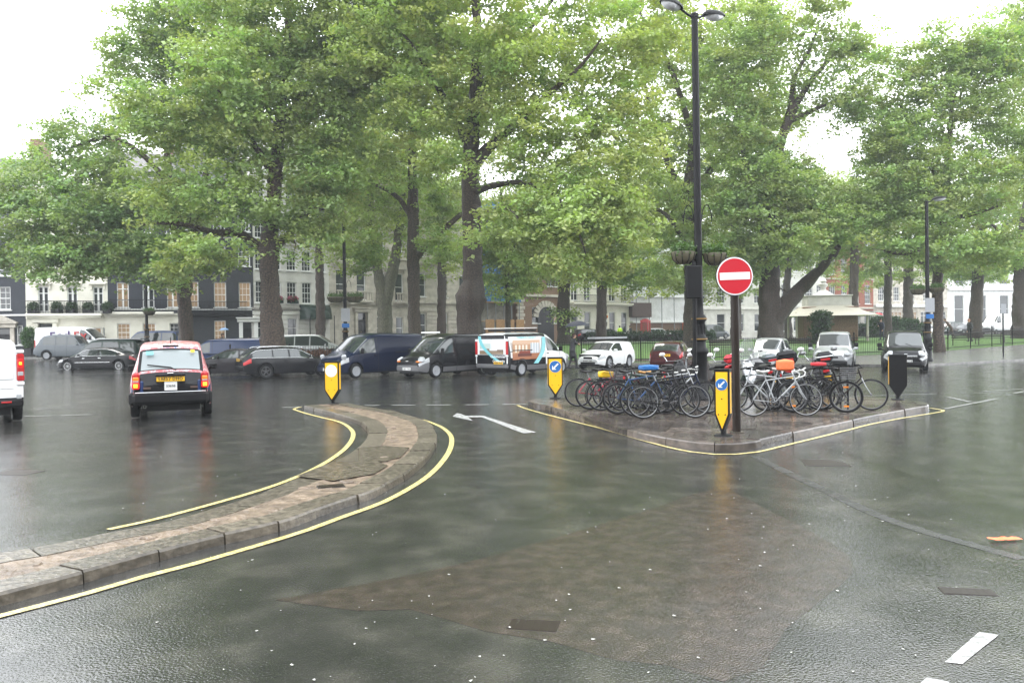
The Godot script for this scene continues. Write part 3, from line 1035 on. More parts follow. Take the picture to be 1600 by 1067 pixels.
func street_houses() -> void:
	added_sky_blockers()
	# west terrace, left to right; corners of the fronts
	var c := [Vector3(-47, 0, -59.5), Vector3(-37.25, 2.28, -61.00), Vector3(-32.09, 2.20, -62.70), Vector3(-27.10, 2.13, -64.60), Vector3(-21.86, 2.05, -67.00), Vector3(-16.49, 1.97, -72.00), Vector3(-10.28, 1.87, -80.00), Vector3(-3.84, 1.77, -87.00), Vector3(0.60, 1.70, -92.00), Vector3(6.87, 1.60, -97.00), Vector3(15.47, 1.47, -104.00), Vector3(24.94, 1.33, -110.00), Vector3(36.99, 1.16, -115.00), Vector3(47.47, 1.00, -120.00), Vector3(56.43, 0.87, -124.00), Vector3(71.83, 0.64, -131.00), Vector3(103.55, 0.19, -140.00)]
	var o: Node3D
	var w: float
	# dark blue-black brick house at the left edge
	w = c[0].distance_to(c[1])
	o = house("town_house", "dark blue brick house with pedimented white door at left edge of terrace", c[0], c[1], {"wall": "brick_blue", "h": 13.4, "base_h": 0.0,
		"wins": rows_of([w - 1.9, w - 5.0, w - 8.0], 1.15, [[3.6, 1.75], [6.2, 1.75], [9.1, 1.6]]) + [[w - 0.95, 0.9, 0.45, 1.5, "plain"]], "door_trim": "stone", "doors": [[w - 2.5, 1.15, 2.0, "pediment"]], "bands": [[3.1, 0.14, 0.08, "white_trim"], [12.6, 0.3, 0.2, "stone_dark"]], "roof": 2.2})
	# cream house with topiary on its balcony
	w = c[1].distance_to(c[2])
	o = house("town_house", "cream stucco house with five topiary boxes along its first floor balcony", c[1], c[2], {"wall": "stucco", "h": 13.6,
		"wins": rows_of([1.2, 3.2, 5.0], 0.72, [[3.35, 1.95, "french"]]) + rows_of([1.2, 3.2, 5.0], 0.85, [[6.7, 1.6], [9.4, 1.5]]) + [[3.75, 0.75, 1.45, 1.35, "plain", true], [3.3, 0.75, 0.38, 1.35, "plain"], [5.3, 0.75, 0.38, 1.35, "plain"]],
		"doors": [[0.85, 0.95, 2.3]], "door_trim": "stucco", "bands": [[2.82, 0.16, 0.12, "stucco"], [12.8, 0.5, 0.35, "stucco"]]})
	balcony(o, 0.1, w - 0.2, 3.2, 0.8)
	for x in [1.2, 3.2, 5.0]: hood(o, x - 0.36, 0.72, 5.45, "stucco")
	var kk := 0
	for x in [0.62, 2.2, 3.2, 4.35, 5.75]:
		topiary(o.transform * Vector3(x, 3.2, 0.42), 0.62, ["first topiary box from the left on the cream balcony", "second topiary box from the left on the cream balcony", "middle topiary box of five on the cream balcony", "fourth topiary box from the left on the cream balcony", "last topiary box at the right end of the cream balcony"][kk])
		kk += 1
	door_plant(o.transform * Vector3(0.35, 0, 0.75), 1.5, "tall clipped bush in a black tub left of the cream house door")
	door_plant(o.transform * Vector3(2.35, 0, 0.6), 1.2, "slim clipped bush in a black tub right of the cream house door")
	# dark brick above a cream ground floor
	w = c[2].distance_to(c[3])
	o = house("town_house", "dark brick house with cream stucco ground floor and lamplit windows", c[2], c[3], {"wall": "brick_blue", "base": "stucco", "base_h": 3.0, "h": 14.5,
		"wins": rows_of([1.35, 3.2], 0.95, [[0.9, 1.45, "sash", true]]) + [[4.7, 0.9, 0.95, 1.45, "sash"]] + [[0.9, 3.6, 0.85, 2.0, "french", true], [2.75, 3.6, 0.85, 2.0, "french"], [4.55, 3.6, 0.85, 2.0, "french", true]] + rows_of([1.35, 3.2, 5.0], 0.9, [[6.9, 1.6], [9.6, 1.5]]),
		"bands": [[2.98, 0.14, 0.14, "stucco"], [3.4, 0.1, 0.06, "white_trim"], [13.6, 0.4, 0.3, "stone_dark"]], "roof": 2.0})
	balcony(o, 0.3, w - 0.6, 3.25, 0.55, "stucco")
	# black house with white-framed windows
	w = c[3].distance_to(c[4])
	o = house("town_house", "black painted house with tall white sash windows and slim white porch", c[3], c[4], {"wall": "brick_black", "h": 14.0,
		"wins": rows_of([1.1, 3.25, 5.2], 0.95, [[3.55, 2.1, "sash", true], [7.0, 1.6], [9.9, 1.5]]) + [[2.75, 0.8, 0.9, 1.65, "sash", true], [0.6, 0.8, 0.5, 1.65, "plain"]], "doors": [[5.0, 0.9, 2.1]], "bands": [[3.3, 0.1, 0.07, "white_trim"], [2.75, 0.08, 0.1, "iron"], [9.25, 0.1, 0.08, "stone_dark"], [13.4, 0.3, 0.25, "stone_dark"]], "roof": 3.6})
	balcony(o, 0.4, w - 0.8, 3.05, 0.5, "iron")
	# tall pale Georgian block
	w = c[4].distance_to(c[5])
	var gx := []
	for k in 5: gx.append(w * (k + 0.55) / 5.1)
	var holes := rows_of(gx.slice(0, 3), 0.95, [[0.9, 1.7, "plain"]])
	o = house("mansion_block", "tall pale stone block with sash windows and pink flower boxes", c[4], c[5], {"wall": "stucco_white", "h": 19.0, "wins": rows_of(gx, 0.92, [[3.9, 1.85], [6.75, 1.75], [9.4, 2.0], [12.4, 1.8], [15.2, 1.6]]) + holes,
		"bands": [[3.3, 0.22, 0.16, "stone_dark"], [8.9, 0.12, 0.08, "stone"], [18.0, 0.6, 0.5, "stone"]], "roof": 1.5, "deep": 11.0})
	courses(o, w, 0.05, 3.25, 0.4, holes, "stucco_white")
	for k in 2: flower_box(o.transform * Vector3(gx[k + 1], 3.86, 0.16), ["pink flower box under first floor window nearest the left trunk", "pink flower box under first floor window left of green awning"][k])
	awning(o, w - 1.5, 2.5)
	# carved stone front with pediments
	w = c[5].distance_to(c[6])
	var px_ := []
	for k in 4: px_.append(w * (k + 0.55) / 4.1)
	o = house("mansion_block", "carved stone front with pediments over its windows and arched doorway", c[5], c[6], {"wall": "stone", "h": 18.0, "wins": rows_of(px_, 1.1, [[4.4, 2.7, "plain"], [8.9, 2.1, "plain"], [12.8, 1.9, "plain"]]) + [[px_[2] - 0.55, 0.6, 1.1, 2.2, "plain"], [px_[3] - 0.5, 0.6, 1.0, 2.2, "plain"]],
		"doors": [[px_[1] - 0.6, 1.2, 3.0]], "door_trim": "stone", "bands": [[3.9, 0.25, 0.2, "stone"], [8.4, 0.2, 0.14, "stone"], [16.6, 0.7, 0.6, "stone"]], "roof": 1.5})
	for k in 4:
		hood(o, px_[k] - 0.55, 1.1, 7.45, "stone", true)
		var b := Mb.new()
		b.bbox(Vector3(px_[k], 4.2, 0.35), Vector3(1.9, 0.22, 0.7), 0.04)
		b.bbox(Vector3(px_[k], 5.1, 0.6), Vector3(1.9, 0.14, 0.18), 0.03)
		for j in 6: b.bbox(Vector3(px_[k] - 0.8 + j * 0.32, 4.65, 0.6), Vector3(0.13, 0.8, 0.13), 0.03)
		obj("balcony", b, M.stone, o)
	# rusticated stone
	w = c[6].distance_to(c[7])
	holes = rows_of([1.6, 4.6, 7.6], 1.2, [[0.8, 2.4, "plain"]])
	o = house("mansion_block", "white banded stone building behind the slim grey trunk", c[6], c[7], {"wall": "stone", "h": 17.0, "wins": holes + rows_of([1.6, 4.6, 7.6], 1.2, [[4.9, 2.4, "plain"], [9.0, 2.0, "plain"]]), "bands": [[4.2, 0.3, 0.25, "stone"], [8.2, 0.2, 0.15, "stone"], [16.0, 0.7, 0.5, "stone"]]})
	courses(o, w, 0.05, 4.1, 0.41, holes, "stone")
	# scaffold under blue netting
	scaffold(c[7], c[8])
	# brown brick with stone arch
	w = c[8].distance_to(c[9])
	o = house("brick_house", "brown brick building with pale stone quoins and arched entrance", c[8], c[9], {"wall": "brick_brown", "h": 17.0, "wins": [[2.3, 2.2, 1.2, 1.9, "plain"], [w - 2.3, 2.2, 1.2, 1.9, "plain", true], [2.3, 6.6, 1.2, 2.0], [4.6, 6.6, 1.2, 2.0], [w - 2.3, 6.6, 1.2, 2.0], [2.3, 10.6, 1.2, 2.0], [4.6, 10.6, 1.2, 2.0]], "bands": [[5.3, 0.3, 0.25, "stone"], [16.2, 0.5, 0.4, "stone"]]})
	var bb := Mb.new()
	for k in 13:
		bb = Mb.new()
		bb.bbox(Vector3(0.5, 0.22 + k * 0.42, 0.06), Vector3(1.3 if k % 2 else 0.9, 0.37, 0.14), 0.03)
		obj("quoin_stone", bb, M.stone, o)
	for k in 11:
		var an := PI * (k + 0.5) / 11.0
		bb = Mb.new()
		bb.bbox(Vector3(w * 0.55 + cos(an) * 1.6, 2.9 + sin(an) * 1.6, 0.08), Vector3(0.75, 0.4, 0.2), 0.03, Basis(Vector3(0, 0, 1), an))
		obj("arch_stone", bb, M.stone, o)
	bb = Mb.new()
	bb.t = Transform3D(Basis(), Vector3(w * 0.55, 0, 0.03))
	var arch := PackedVector2Array([Vector2(-1.25, 0), Vector2(1.25, 0)])
	for k in 9: arch.append(Vector2(cos(PI * k / 8.0) * 1.25, 2.9 + sin(PI * k / 8.0) * 1.25))
	bb.prism(arch, 0.06)
	obj("entrance_door", bb, M.paint_black, o)
	# cream terrace with balcony
	w = c[9].distance_to(c[10])
	var ts := []
	for k in 5: ts.append(w * (k + 0.5) / 5.0)
	o = house("terrace", "pale stucco terrace with long iron balcony behind the ivy trunk", c[9], c[10], {"wall": "stucco", "h": 16.0, "wins": rows_of(ts, 1.1, [[0.9, 2.7, "plain"], [5.0, 2.8, "french"], [9.2, 2.0], [12.4, 1.8]]), "bands": [[15.0, 0.6, 0.45, "stucco"]]})
	balcony(o, 0.2, w - 0.4, 4.7, 0.9, "stucco", 0.16)
	# building site wrapped in sheeting
	w = c[10].distance_to(c[11])
	o = house("wrapped_building", "building wrapped in white scaffold sheeting above dark shopfront", c[10], c[11], {"wall": "wrap", "base": "brick_brown", "base_h": 2.2, "h": 13.0, "wins": [], "bands": [[5.6, 0.2, 0.25, "white_trim"], [9.3, 0.12, 0.1, "white_trim"], [2.2, 0.25, 0.5, "white_trim"]]})
	for k in 5:
		bb = Mb.new()
		bb.tube([Vector3(w * (k + 0.3) / 5.0, 0, 0.5), Vector3(w * (k + 0.3) / 5.0, 13.2, 0.5)], 0.06, 6)
		obj("scaffold_pole", bb, M.silver_metal, o)
	bb = Mb.new()
	bb.bbox(Vector3(1.5, 3.9, 0.3), Vector3(3.4, 1.9, 0.8), 0.05)
	obj("shop_canopy", bb, M.cloth_brown, o)
	bb = Mb.new()
	bb.bbox(Vector3(w - 1.2, 1.8, 0.3), Vector3(1.8, 1.3, 0.1), 0.02)
	obj("site_panel", bb, M.cloth_orange, o)
	# white corner building
	w = c[11].distance_to(c[12])
	var ws := []
	for k in 4: ws.append(w * (k + 0.5) / 4.0)
	o = house("corner_building", "white rendered building seen behind the no entry sign", c[11], c[12], {"wall": "stucco_white", "h": 15.0, "wins": rows_of(ws, 1.4, [[0.9, 2.5, "plain"], [4.9, 2.1], [8.7, 2.0], [12.0, 1.8]]), "bands": [[4.0, 0.3, 0.2, "stucco_white"], [14.2, 0.5, 0.4, "stucco_white"]]})
	w = c[12].distance_to(c[13])
	ws = []
	for k in 5: ws.append(w * (k + 0.5) / 5.0)
	o = house("corner_building", "long white building behind the big leaning tree", c[12], c[13], {"wall": "stucco_white", "h": 14.0, "wins": rows_of(ws, 1.5, [[0.9, 3.0, "plain"], [5.3, 2.4], [9.6, 2.2]]), "bands": [[4.3, 0.3, 0.2, "stucco_white"], [13.2, 0.5, 0.4, "stucco_white"]]})
	w = c[13].distance_to(c[14])
	ws = []
	for k in 4: ws.append(w * (k + 0.5) / 4.0)
	o = house("brick_house", "red brick building with white paired windows across the garden", c[13], c[14], {"wall": "brick_red", "base": "stone_dark", "base_h": 3.8, "h": 15.5, "wins": rows_of(ws, 1.25, [[4.9, 2.9], [9.3, 2.5], [13.0, 1.8]]) + rows_of(ws, 1.5, [[0.6, 2.6, "plain"]]), "bands": [[4.1, 0.3, 0.2, "stone"], [8.6, 0.2, 0.12, "stone"]], "roof": 3.0})
	w = c[14].distance_to(c[15])
	ws = []
	for k in 5: ws.append(w * (k + 0.5) / 5.0)
	o = house("stone_block", "pale stone building with lit shopfronts at the far side of garden", c[14], c[15], {"wall": "stone", "h": 15.0, "wins": rows_of(ws, 1.3, [[5.4, 2.2], [9.0, 2.2], [12.2, 1.8]]) + [[ws[0] - 1.3, 0.8, 2.6, 2.9, "shop"], [ws[1] - 1.3, 0.8, 2.6, 2.9, "shop", true], [ws[2] - 1.3, 0.8, 2.6, 2.9, "shop", true], [ws[3] - 1.3, 0.8, 2.6, 2.9, "shop"], [ws[4] - 1.3, 0.8, 2.6, 2.9, "shop"]], "bands": [[4.4, 0.4, 0.5, "white_trim"], [14.2, 0.5, 0.4, "stone"]]})
	w = c[15].distance_to(c[16])
	ws = []
	for k in 7: ws.append(w * (k + 0.5) / 7.0)
	o = house("modern_block", "white modern block with tall dark windows at far right", c[15], c[16], {"wall": "wrap", "h": 16.0, "wins": rows_of(ws, 1.9, [[1.8, 4.6, "plain"], [8.2, 2.6, "plain"], [12.2, 2.4, "plain"]]), "bands": [[7.2, 0.4, 0.4, "white_trim"], [15.4, 0.5, 0.3, "white_trim"]]})


# plain terraces added out of view to block sky light and darken reflections
func added_sky_blockers() -> void:
	for q in [[Vector3(60, 0, 26), Vector3(-50, 0, 24), 15.0], [Vector3(58, 0, -24), Vector3(60, 0, 25), 15.0]]:
		var d: Vector3 = q[1] - q[0]
		var w := d.length()
		var b := wall_front(w, q[2], rows_of(range(3, int(w) - 2, 4), 1.4, [[1.0, 2.4], [4.8, 2.3], [8.2, 2.1], [11.4, 1.8]]), 0.3)
		b.box(Vector3(w / 2, q[2] / 2, -5), Vector3(w, q[2], 9))
		var o := obj("added_terrace_blocker", b, M.stone_dark)
		struct(o)
		o.position = q[0]
		o.rotation.y = atan2(-d.z, d.x)


func topiary(at: Vector3, size: float, label: String) -> void:
	var t := thing("topiary", label, "plant", at, 0.0, "topiary on the cream balcony")
	var b := Mb.new()
	b.bbox(Vector3(0, size * 0.28, 0), Vector3(size, size * 0.56, size), 0.03)
	obj("planter_box", b, M.paint_black, t)
	leaf_ball(t, Vector3(0, size * 0.78, 0), Vector3(size * 0.5, size * 0.48, size * 0.5), 420, Color(0.03, 0.07, 0.018))


func door_plant(at: Vector3, h: float, label: String) -> void:
	var t := thing("potted_bush", label, "plant", at, 0.0, "tubs by the cream house door")
	var b := Mb.new()
	b.bbox(Vector3(0, 0.3, 0), Vector3(0.7, 0.6, 0.7), 0.03)
	obj("tub", b, M.paint_black, t)
	leaf_ball(t, Vector3(0, 0.6 + h * 0.5, 0), Vector3(0.42 * h / 1.4, h * 0.52, 0.42), 700, Color(0.05, 0.12, 0.025))


func leaf_ball(parent: Node3D, c: Vector3, r: Vector3, n: int, col: Color, size := 0.12) -> void:
	var mm := MultiMesh.new()
	mm.transform_format = MultiMesh.TRANSFORM_3D
	mm.use_colors = true
	mm.mesh = leaf_clump(3, 0.05, 5)
	mm.instance_count = n
	for i in n:
		var p := Vector3(rng.randfn(), rng.randfn(), rng.randfn()).normalized() * pow(rng.randf_range(0.25, 1.0), 0.4)
		var q := Basis.from_euler(Vector3(rng.randf() * TAU, rng.randf() * TAU, rng.randf() * TAU)).scaled(Vector3.ONE * size / 0.12 * rng.randf_range(0.8, 1.3))
		mm.set_instance_transform(i, Transform3D(q, c + p * r))
		mm.set_instance_color(i, col * rng.randf_range(0.7, 1.4))
	var o := MultiMeshInstance3D.new()
	o.multimesh = mm
	o.material_override = M.leaf
	o.set_meta("kind", "stuff")
	add_to(parent, o, "foliage")


func flower_box(at: Vector3, label: String) -> void:
	var t := thing("flower_box", label, "flower box", at, 0.0, "pink flower boxes on the pale block")
	var b := Mb.new()
	b.bbox(Vector3(0, 0.12, 0.02), Vector3(1.0, 0.24, 0.26), 0.02)
	obj("box", b, M.paint_green_dark, t)
	leaf_ball(t, Vector3(0, 0.36, 0.05), Vector3(0.5, 0.16, 0.16), 160, Color(0.05, 0.12, 0.03), 0.1)
	leaf_ball(t, Vector3(0, 0.42, 0.08), Vector3(0.5, 0.16, 0.16), 130, Color(0.5, 0.06, 0.2), 0.09)


func awning(o: Node3D, x: float, y: float) -> void:
	var t := thing("entrance_awning", "dark green dome awning over the doorway of the pale block", "awning", o.transform * Vector3(x, 0, 0.05), rad_to_deg(o.rotation.y))
	var b := Mb.new()
	var rows := []
	for j in 7:
		var a := PI / 2 * j / 6.0
		var r := PackedVector3Array()
		for k in 9:
			var f := PI * k / 8.0
			r.append(Vector3(-cos(f) * 1.5, y + cos(a) * 1.3, sin(f) * 1.6 * sin(a) + 0.02))
		rows.append(r)
	b.grid(rows)
	obj("canopy", b, M.paint_green_dark, t)
	b = Mb.new()
	for s in [-1.2, 1.2]: b.tube([Vector3(s, 0, 1.3), Vector3(s, y + 0.3, 1.3)], 0.04, 6)
	obj("posts", b, M.iron, t)


func scaffold(a: Vector3, c: Vector3) -> void:
	var d := c - a
	var w := Vector2(d.x, d.z).length()
	var o := thing("scaffold_tower", "building site behind blue debris netting and orange hoardings", "scaffold", on_land(a, 0.12), rad_to_deg(atan2(-d.z, d.x)))
	var b := Mb.new()
	b.box(Vector3(w / 2, 8, -3), Vector3(w, 16, 4))
	obj("wall", b, M.stone_dark, o)
	b = Mb.new()
	var rows := []
	for j in 14:
		var r := PackedVector3Array()
		for k in 15: r.append(Vector3(w * k / 14.0, 4.6 + j * 0.85, 0.6 + rng.randf_range(-0.12, 0.12)))
		rows.append(r)
	b.grid(rows)
	obj("debris_netting", b, M.netting, o)
	for k in 6:
		b = Mb.new()
		b.tube([Vector3(w * k / 5.0, 0, 0.4), Vector3(w * k / 5.0, 17, 0.4)], 0.06, 6)
		obj("scaffold_pole", b, M.silver_metal, o)
	for k in 3:
		b = Mb.new()
		b.bbox(Vector3(w / 2, 2.4 + k * 2.1, 0.2), Vector3(w, 0.08, 0.9), 0.02)
		obj("scaffold_boards", b, M.timber, o)
	for k in 4:
		b = Mb.new()
		b.bbox(Vector3(w * (k + 0.5) / 4.0, 1.3, 1.2 + (k % 2) * 0.02), Vector3(w / 4.0 - 0.3, 2.6, 0.06), 0.01)
		obj("hoarding_panel", b, M.timber, o)



# ------------------------------------------------------------------ garden, railings, kiosk
func railing_run(a: Vector3, c: Vector3, label: String) -> void:
	a = on_land(a, 0.12)
	c = on_land(c, 0.12)
	var t := thing("park_railing", label, "railing", a, 0.0, "railings round the garden")
	var d := c - a
	var n := int(d.length() / 0.14)
	var b := Mb.new()
	for k in n:
		var p := d * (float(k) / n)
		b.tube([p, p + Vector3(0, 1.18, 0)], 0.011, 4, false)
		b.tube([p + Vector3(0, 1.18, 0), p + Vector3(0, 1.3, 0)], [0.018, 0.001], 4, false)
	obj("railing_bars", b, M.iron, t).set_meta("kind", "stuff")
	for y in [0.16, 1.08]:
		b = Mb.new()
		b.tube([Vector3(0, y, 0), d + Vector3(0, y, 0)], 0.024, 4)
		obj("rail", b, M.iron, t)
	var m := maxi(1, int(d.length() / 2.6))
	for k in m + 1:
		b = Mb.new()
		b.t = Transform3D(Basis(), d * (float(k) / m))
		b.lathe([Vector2(0.035, 0), Vector2(0.035, 1.3), Vector2(0.055, 1.32), Vector2(0.05, 1.4), Vector2(0, 1.45)], 6)
		obj("railing_post", b, M.iron, t)


func bench(at: Vector3, turn: float, label: String) -> void:
	var t := thing("park_bench", label, "bench", at, turn, "benches in the garden")
	var b := Mb.new()
	for k in 4: b.bbox(Vector3(0, 0.43, -0.18 + k * 0.12), Vector3(1.8, 0.035, 0.09), 0.008)
	obj("seat", b, M.bark_dark, t)
	b = Mb.new()
	for k in 3: b.bbox(Vector3(0, 0.58 + k * 0.14, -0.27 - k * 0.03), Vector3(1.8, 0.1, 0.03), 0.008)
	obj("backrest", b, M.bark_dark, t)
	for s in [-0.8, 0.8]:
		b = Mb.new()
		b.bbox(Vector3(s, 0.21, 0.18), Vector3(0.06, 0.43, 0.06), 0.01)
		b.bbox(Vector3(s, 0.45, -0.26), Vector3(0.06, 0.9, 0.06), 0.01)
		b.bbox(Vector3(s, 0.64, -0.02), Vector3(0.06, 0.05, 0.5), 0.01)
		obj("leg", b, M.bark_dark, t)


func hedge(at: Vector3, size: Vector3, turn: float, label: String, col: Color, n: int) -> void:
	var t := thing("clipped_hedge", label, "hedge", at, turn, "")
	var b := Mb.new()
	b.bbox(Vector3(0, size.y * 0.45, 0), size * Vector3(0.92, 0.88, 0.9), 0.08)
	obj("branches", b, M.bark_dark, t)
	var mm := MultiMesh.new()
	mm.transform_format = MultiMesh.TRANSFORM_3D
	mm.use_colors = true
	mm.mesh = leaf_clump(3, 0.08, 5)
	mm.instance_count = n
	for i in n:
		var p := Vector3(rng.randf_range(-0.5, 0.5), rng.randf_range(0.0, 1.0), rng.randf_range(-0.5, 0.5))
		match rng.randi_range(0, 2):
			0: p.y = 1.0
			1: p.z = 0.5
			2: p.x = 0.5 * signf(p.x)
		mm.set_instance_transform(i, Transform3D(Basis.from_euler(Vector3(rng.randf() * TAU, rng.randf() * TAU, 0)).scaled(Vector3.ONE * rng.randf_range(0.8, 1.4)), p * size + Vector3(0, 0.03, 0)))
		mm.set_instance_color(i, col * rng.randf_range(0.65, 1.4))
	var o := MultiMeshInstance3D.new()
	o.multimesh = mm
	o.material_override = M.leaf
	o.set_meta("kind", "stuff")
	add_to(t, o, "foliage")


func square_garden() -> void:
	var l := [Vector3(-15.5, 0, -43.7), Vector3(-6, 0, -44.6), Vector3(4, 0, -45.9), Vector3(11, 0, -46.8), Vector3(18.5, 0, -48.2), Vector3(26.4, 0, -51.0), Vector3(36, 0, -57.2), Vector3(60, 0, -72.2)]
	var names := ["railing behind the navy van near the thick trunk", "railing behind the black and the pictured vans", "railing behind the small white van", "railing behind the silver two-door car", "railing between the silver van and the black people carrier", "railing on the right with benches behind it", "railing running out of the picture on the right"]
	for i in l.size() - 1: railing_run(l[i], l[i + 1], names[i])
	bench(on_land(Vector3(32.53, 0.39, -57.00), 0.13), -30, "bench behind the railing right of the slim trunk")
	bench(on_land(Vector3(35.03, 0.33, -58.50), 0.13), -30, "bench nearest the thin sign pole")
	bench(on_land(Vector3(38.10, 0.26, -60.00), 0.13), -30, "bench at the right edge of the picture")
	bench(on_land(Vector3(18.95, 0.65, -53.00), 0.13), -25, "bench on the lawn left of the silver van")
	bench(on_land(Vector3(13.79, 0.74, -52.00), 0.13), -15, "bench on the lawn behind the no entry post")
	hedge(on_land(Vector3(-11.44, 1.22, -45.00), 0.0), Vector3(3.6, 0.75, 0.9), 5, "low reddish hedge in front of the silver people carrier", Color(0.1, 0.045, 0.03), 1500)
	hedge(on_land(Vector3(43.21, 2.95, -92.00), 0.0), Vector3(2.6, 2.2, 2.2), 0, "square clipped bush beyond the kiosk", Color(0.03, 0.075, 0.015), 900)
	hedge(on_land(Vector3(47.22, 2.95, -95.00), 0.0), Vector3(2.0, 1.9, 2.0), 0, "smaller clipped bush right of the square one", Color(0.03, 0.075, 0.015), 700)
	hedge(on_land(Vector3(24.04, 2.66, -62.00), 0.0), Vector3(0.9, 2.3, 0.9), 0, "clipped bush before the kiosk canopy", Color(0.025, 0.06, 0.015), 700)
	hedge(on_land(Vector3(47.77, 1.88, -108.00), 0.0), Vector3(15, 1.5, 1.2), -18, "long dark hedge at the far edge of the lawn", Color(0.02, 0.045, 0.015), 2500)
	hedge(on_land(Vector3(14.15, 1.37, -88.00), 0.0), Vector3(16, 0.9, 1.0), -30, "low hedge along the lawn before the red telephone box", Color(0.025, 0.06, 0.02), 2000)
	# kiosk: round-roofed pavilion with a skirt canopy
	var k := thing("garden_kiosk", "white garden pavilion with spreading cream canopy and urn finial", "kiosk", on_land(Vector3(26.11, 1.65, -66.00), 0.13), -10)
	var b := Mb.new()
	b.bbox(Vector3(0, 1.4, 0), Vector3(4.2, 2.8, 3.2), 0.05)
	obj("wall", b, M.brick_brown, k)
	b = Mb.new()
	var rows := []
	for q in [[3.9, 2.05], [3.2, 2.25], [2.6, 2.5], [1.9, 2.9]]:
		var r := PackedVector3Array()
		for s in 24:
			var a := TAU * s / 24.0
			var cs := cos(a)
			var sn := sin(a)
			var g := 1.0 / maxf(absf(cs), absf(sn))
			g = lerpf(1.0, g, 0.6)
			r.append(Vector3(cs * g * q[0] * 1.02, q[1], -sn * g * q[0] * 0.78))
		rows.append(r)
	b.grid(rows, true)
	obj("canopy", b, M.cream_awning, k)
	b = Mb.new()
	b.bbox(Vector3(0, 3.2, 0), Vector3(3.4, 0.9, 2.6), 0.04)
	obj("parapet", b, M.stucco_white, k)
	b = Mb.new()
	b.bbox(Vector3(0, 3.7, 0), Vector3(3.6, 0.12, 2.8), 0.03)
	obj("cornice", b, M.grey_trim, k)
	b = Mb.new()
	b.t = Transform3D(Basis(), Vector3(-0.2, 3.75, 0))
	b.lathe([Vector2(0.9, 0), Vector2(0.5, 0.3), Vector2(0.2, 0.5), Vector2(0.2, 0.65), Vector2(0.36, 0.8), Vector2(0.36, 0.95), Vector2(0.15, 1.1), Vector2(0.3, 1.2), Vector2(0.12, 1.4), Vector2(0, 1.5)], 12)
	obj("urn_finial", b, M.stucco_white, k)
	for s in [[-2.7, 2.0], [2.7, 2.0], [-2.7, -2.0], [2.7, -2.0]]:
		b = Mb.new()
		b.tube([Vector3(s[0], 0, s[1]), Vector3(s[0], 2.35, s[1])], 0.09, 8)
		obj("post", b, M.cream_awning, k)
	# red telephone box
	var t := thing("telephone_box", "red telephone box beyond the lawn", "phone box", on_land(Vector3(16.14, 1.86, -96.00), 0.12), -30)
	b = Mb.new()
	b.bbox(Vector3(0, 0.12, 0), Vector3(0.96, 0.24, 0.96), 0.02)
	b.bbox(Vector3(0, 2.28, 0), Vector3(0.98, 0.3, 0.98), 0.03)
	b.ball(Vector3(0, 2.4, 0), Vector3(0.48, 0.2, 0.48), 12, 6)
	for x in [-0.41, 0.41]:
		for z in [-0.41, 0.41]: b.bbox(Vector3(x, 1.2, z), Vector3(0.12, 2.2, 0.12), 0.02)
	obj("frame", b, M.paint_phone_red, t)
	b = Mb.new()
	b.box(Vector3(0, 1.2, 0), Vector3(0.78, 2.0, 0.78))
	obj("glazing", b, M.brick_red, t)
	for f in 4:
		b = Mb.new()
		b.t = Transform3D(Basis(Vector3.UP, f * PI / 2), Vector3.ZERO)
		for q in 7: b.box(Vector3(0, 0.35 + q * 0.28, 0.4), Vector3(0.7, 0.035, 0.03))
		for q in [-0.2, 0.2]: b.box(Vector3(q, 1.2, 0.4), Vector3(0.03, 1.9, 0.026))
		obj("glazing_bars", b, M.paint_phone_red, t)
	t = thing("belisha_beacon", "black and white striped crossing pole with amber globe", "crossing beacon", on_land(Vector3(11.20, 1.93, -94.00), 0.12), 0)
	for q in 6:
		b = Mb.new()
		b.t = Transform3D(Basis(), Vector3(0, q * 0.45, 0))
		b.lathe([Vector2(0.07, 0), Vector2(0.07, 0.45)], 10)
		obj("pole_band", b, M.sign_white if q % 2 else M.paint_black, t)
	b = Mb.new()
	b.ball(Vector3(0, 2.85, 0), Vector3.ONE * 0.2, 12, 8)
	obj("globe", b, M.amber_glass, t)


# ------------------------------------------------------------------ trees
var clumps := {}


func leaf_clump(variant: int, size: float, count: int, spread := 1.0) -> ArrayMesh:
	var key := "%d %.3f %d" % [variant, size, count]
	if clumps.has(key): return clumps[key]
	var r := RandomNumberGenerator.new()
	r.seed = 900 + variant
	var b := Mb.new()
	for i in count:
		var p := Vector3(r.randfn(), r.randfn() * 0.45, r.randfn()) * size * 1.9 * spread
		var yaw := r.randf() * TAU
		var bs := Basis(Vector3.UP, yaw) * Basis(Vector3.RIGHT, r.randf_range(-0.5, 1.1)) * Basis(Vector3.BACK, r.randf_range(-0.5, 0.5))
		var s := size * r.randf_range(0.75, 1.3)
		b.t = Transform3D(bs, p)
		var tip := Vector3(0, -0.12 * s, 1.1 * s)
		var root := Vector3(0, 0, -0.55 * s)
		var mid := Vector3(0, 0.06 * s, 0.1 * s)
		var lw := Vector3(-0.72 * s, -0.12 * s, 0.0)
		var rw := Vector3(0.72 * s, -0.12 * s, 0.05 * s)
		var ls := Vector3(-0.45 * s, -0.08 * s, 0.62 * s)
		var rs := Vector3(0.45 * s, -0.1 * s, 0.66 * s)
		b.tri(root, mid, lw)
		b.tri(lw, mid, ls)
		b.tri(ls, mid, tip)
		b.tri(root, rw, mid)
		b.tri(rw, rs, mid)
		b.tri(rs, tip, mid)
	var m := b.mesh(null)
	clumps[key] = m
	return m


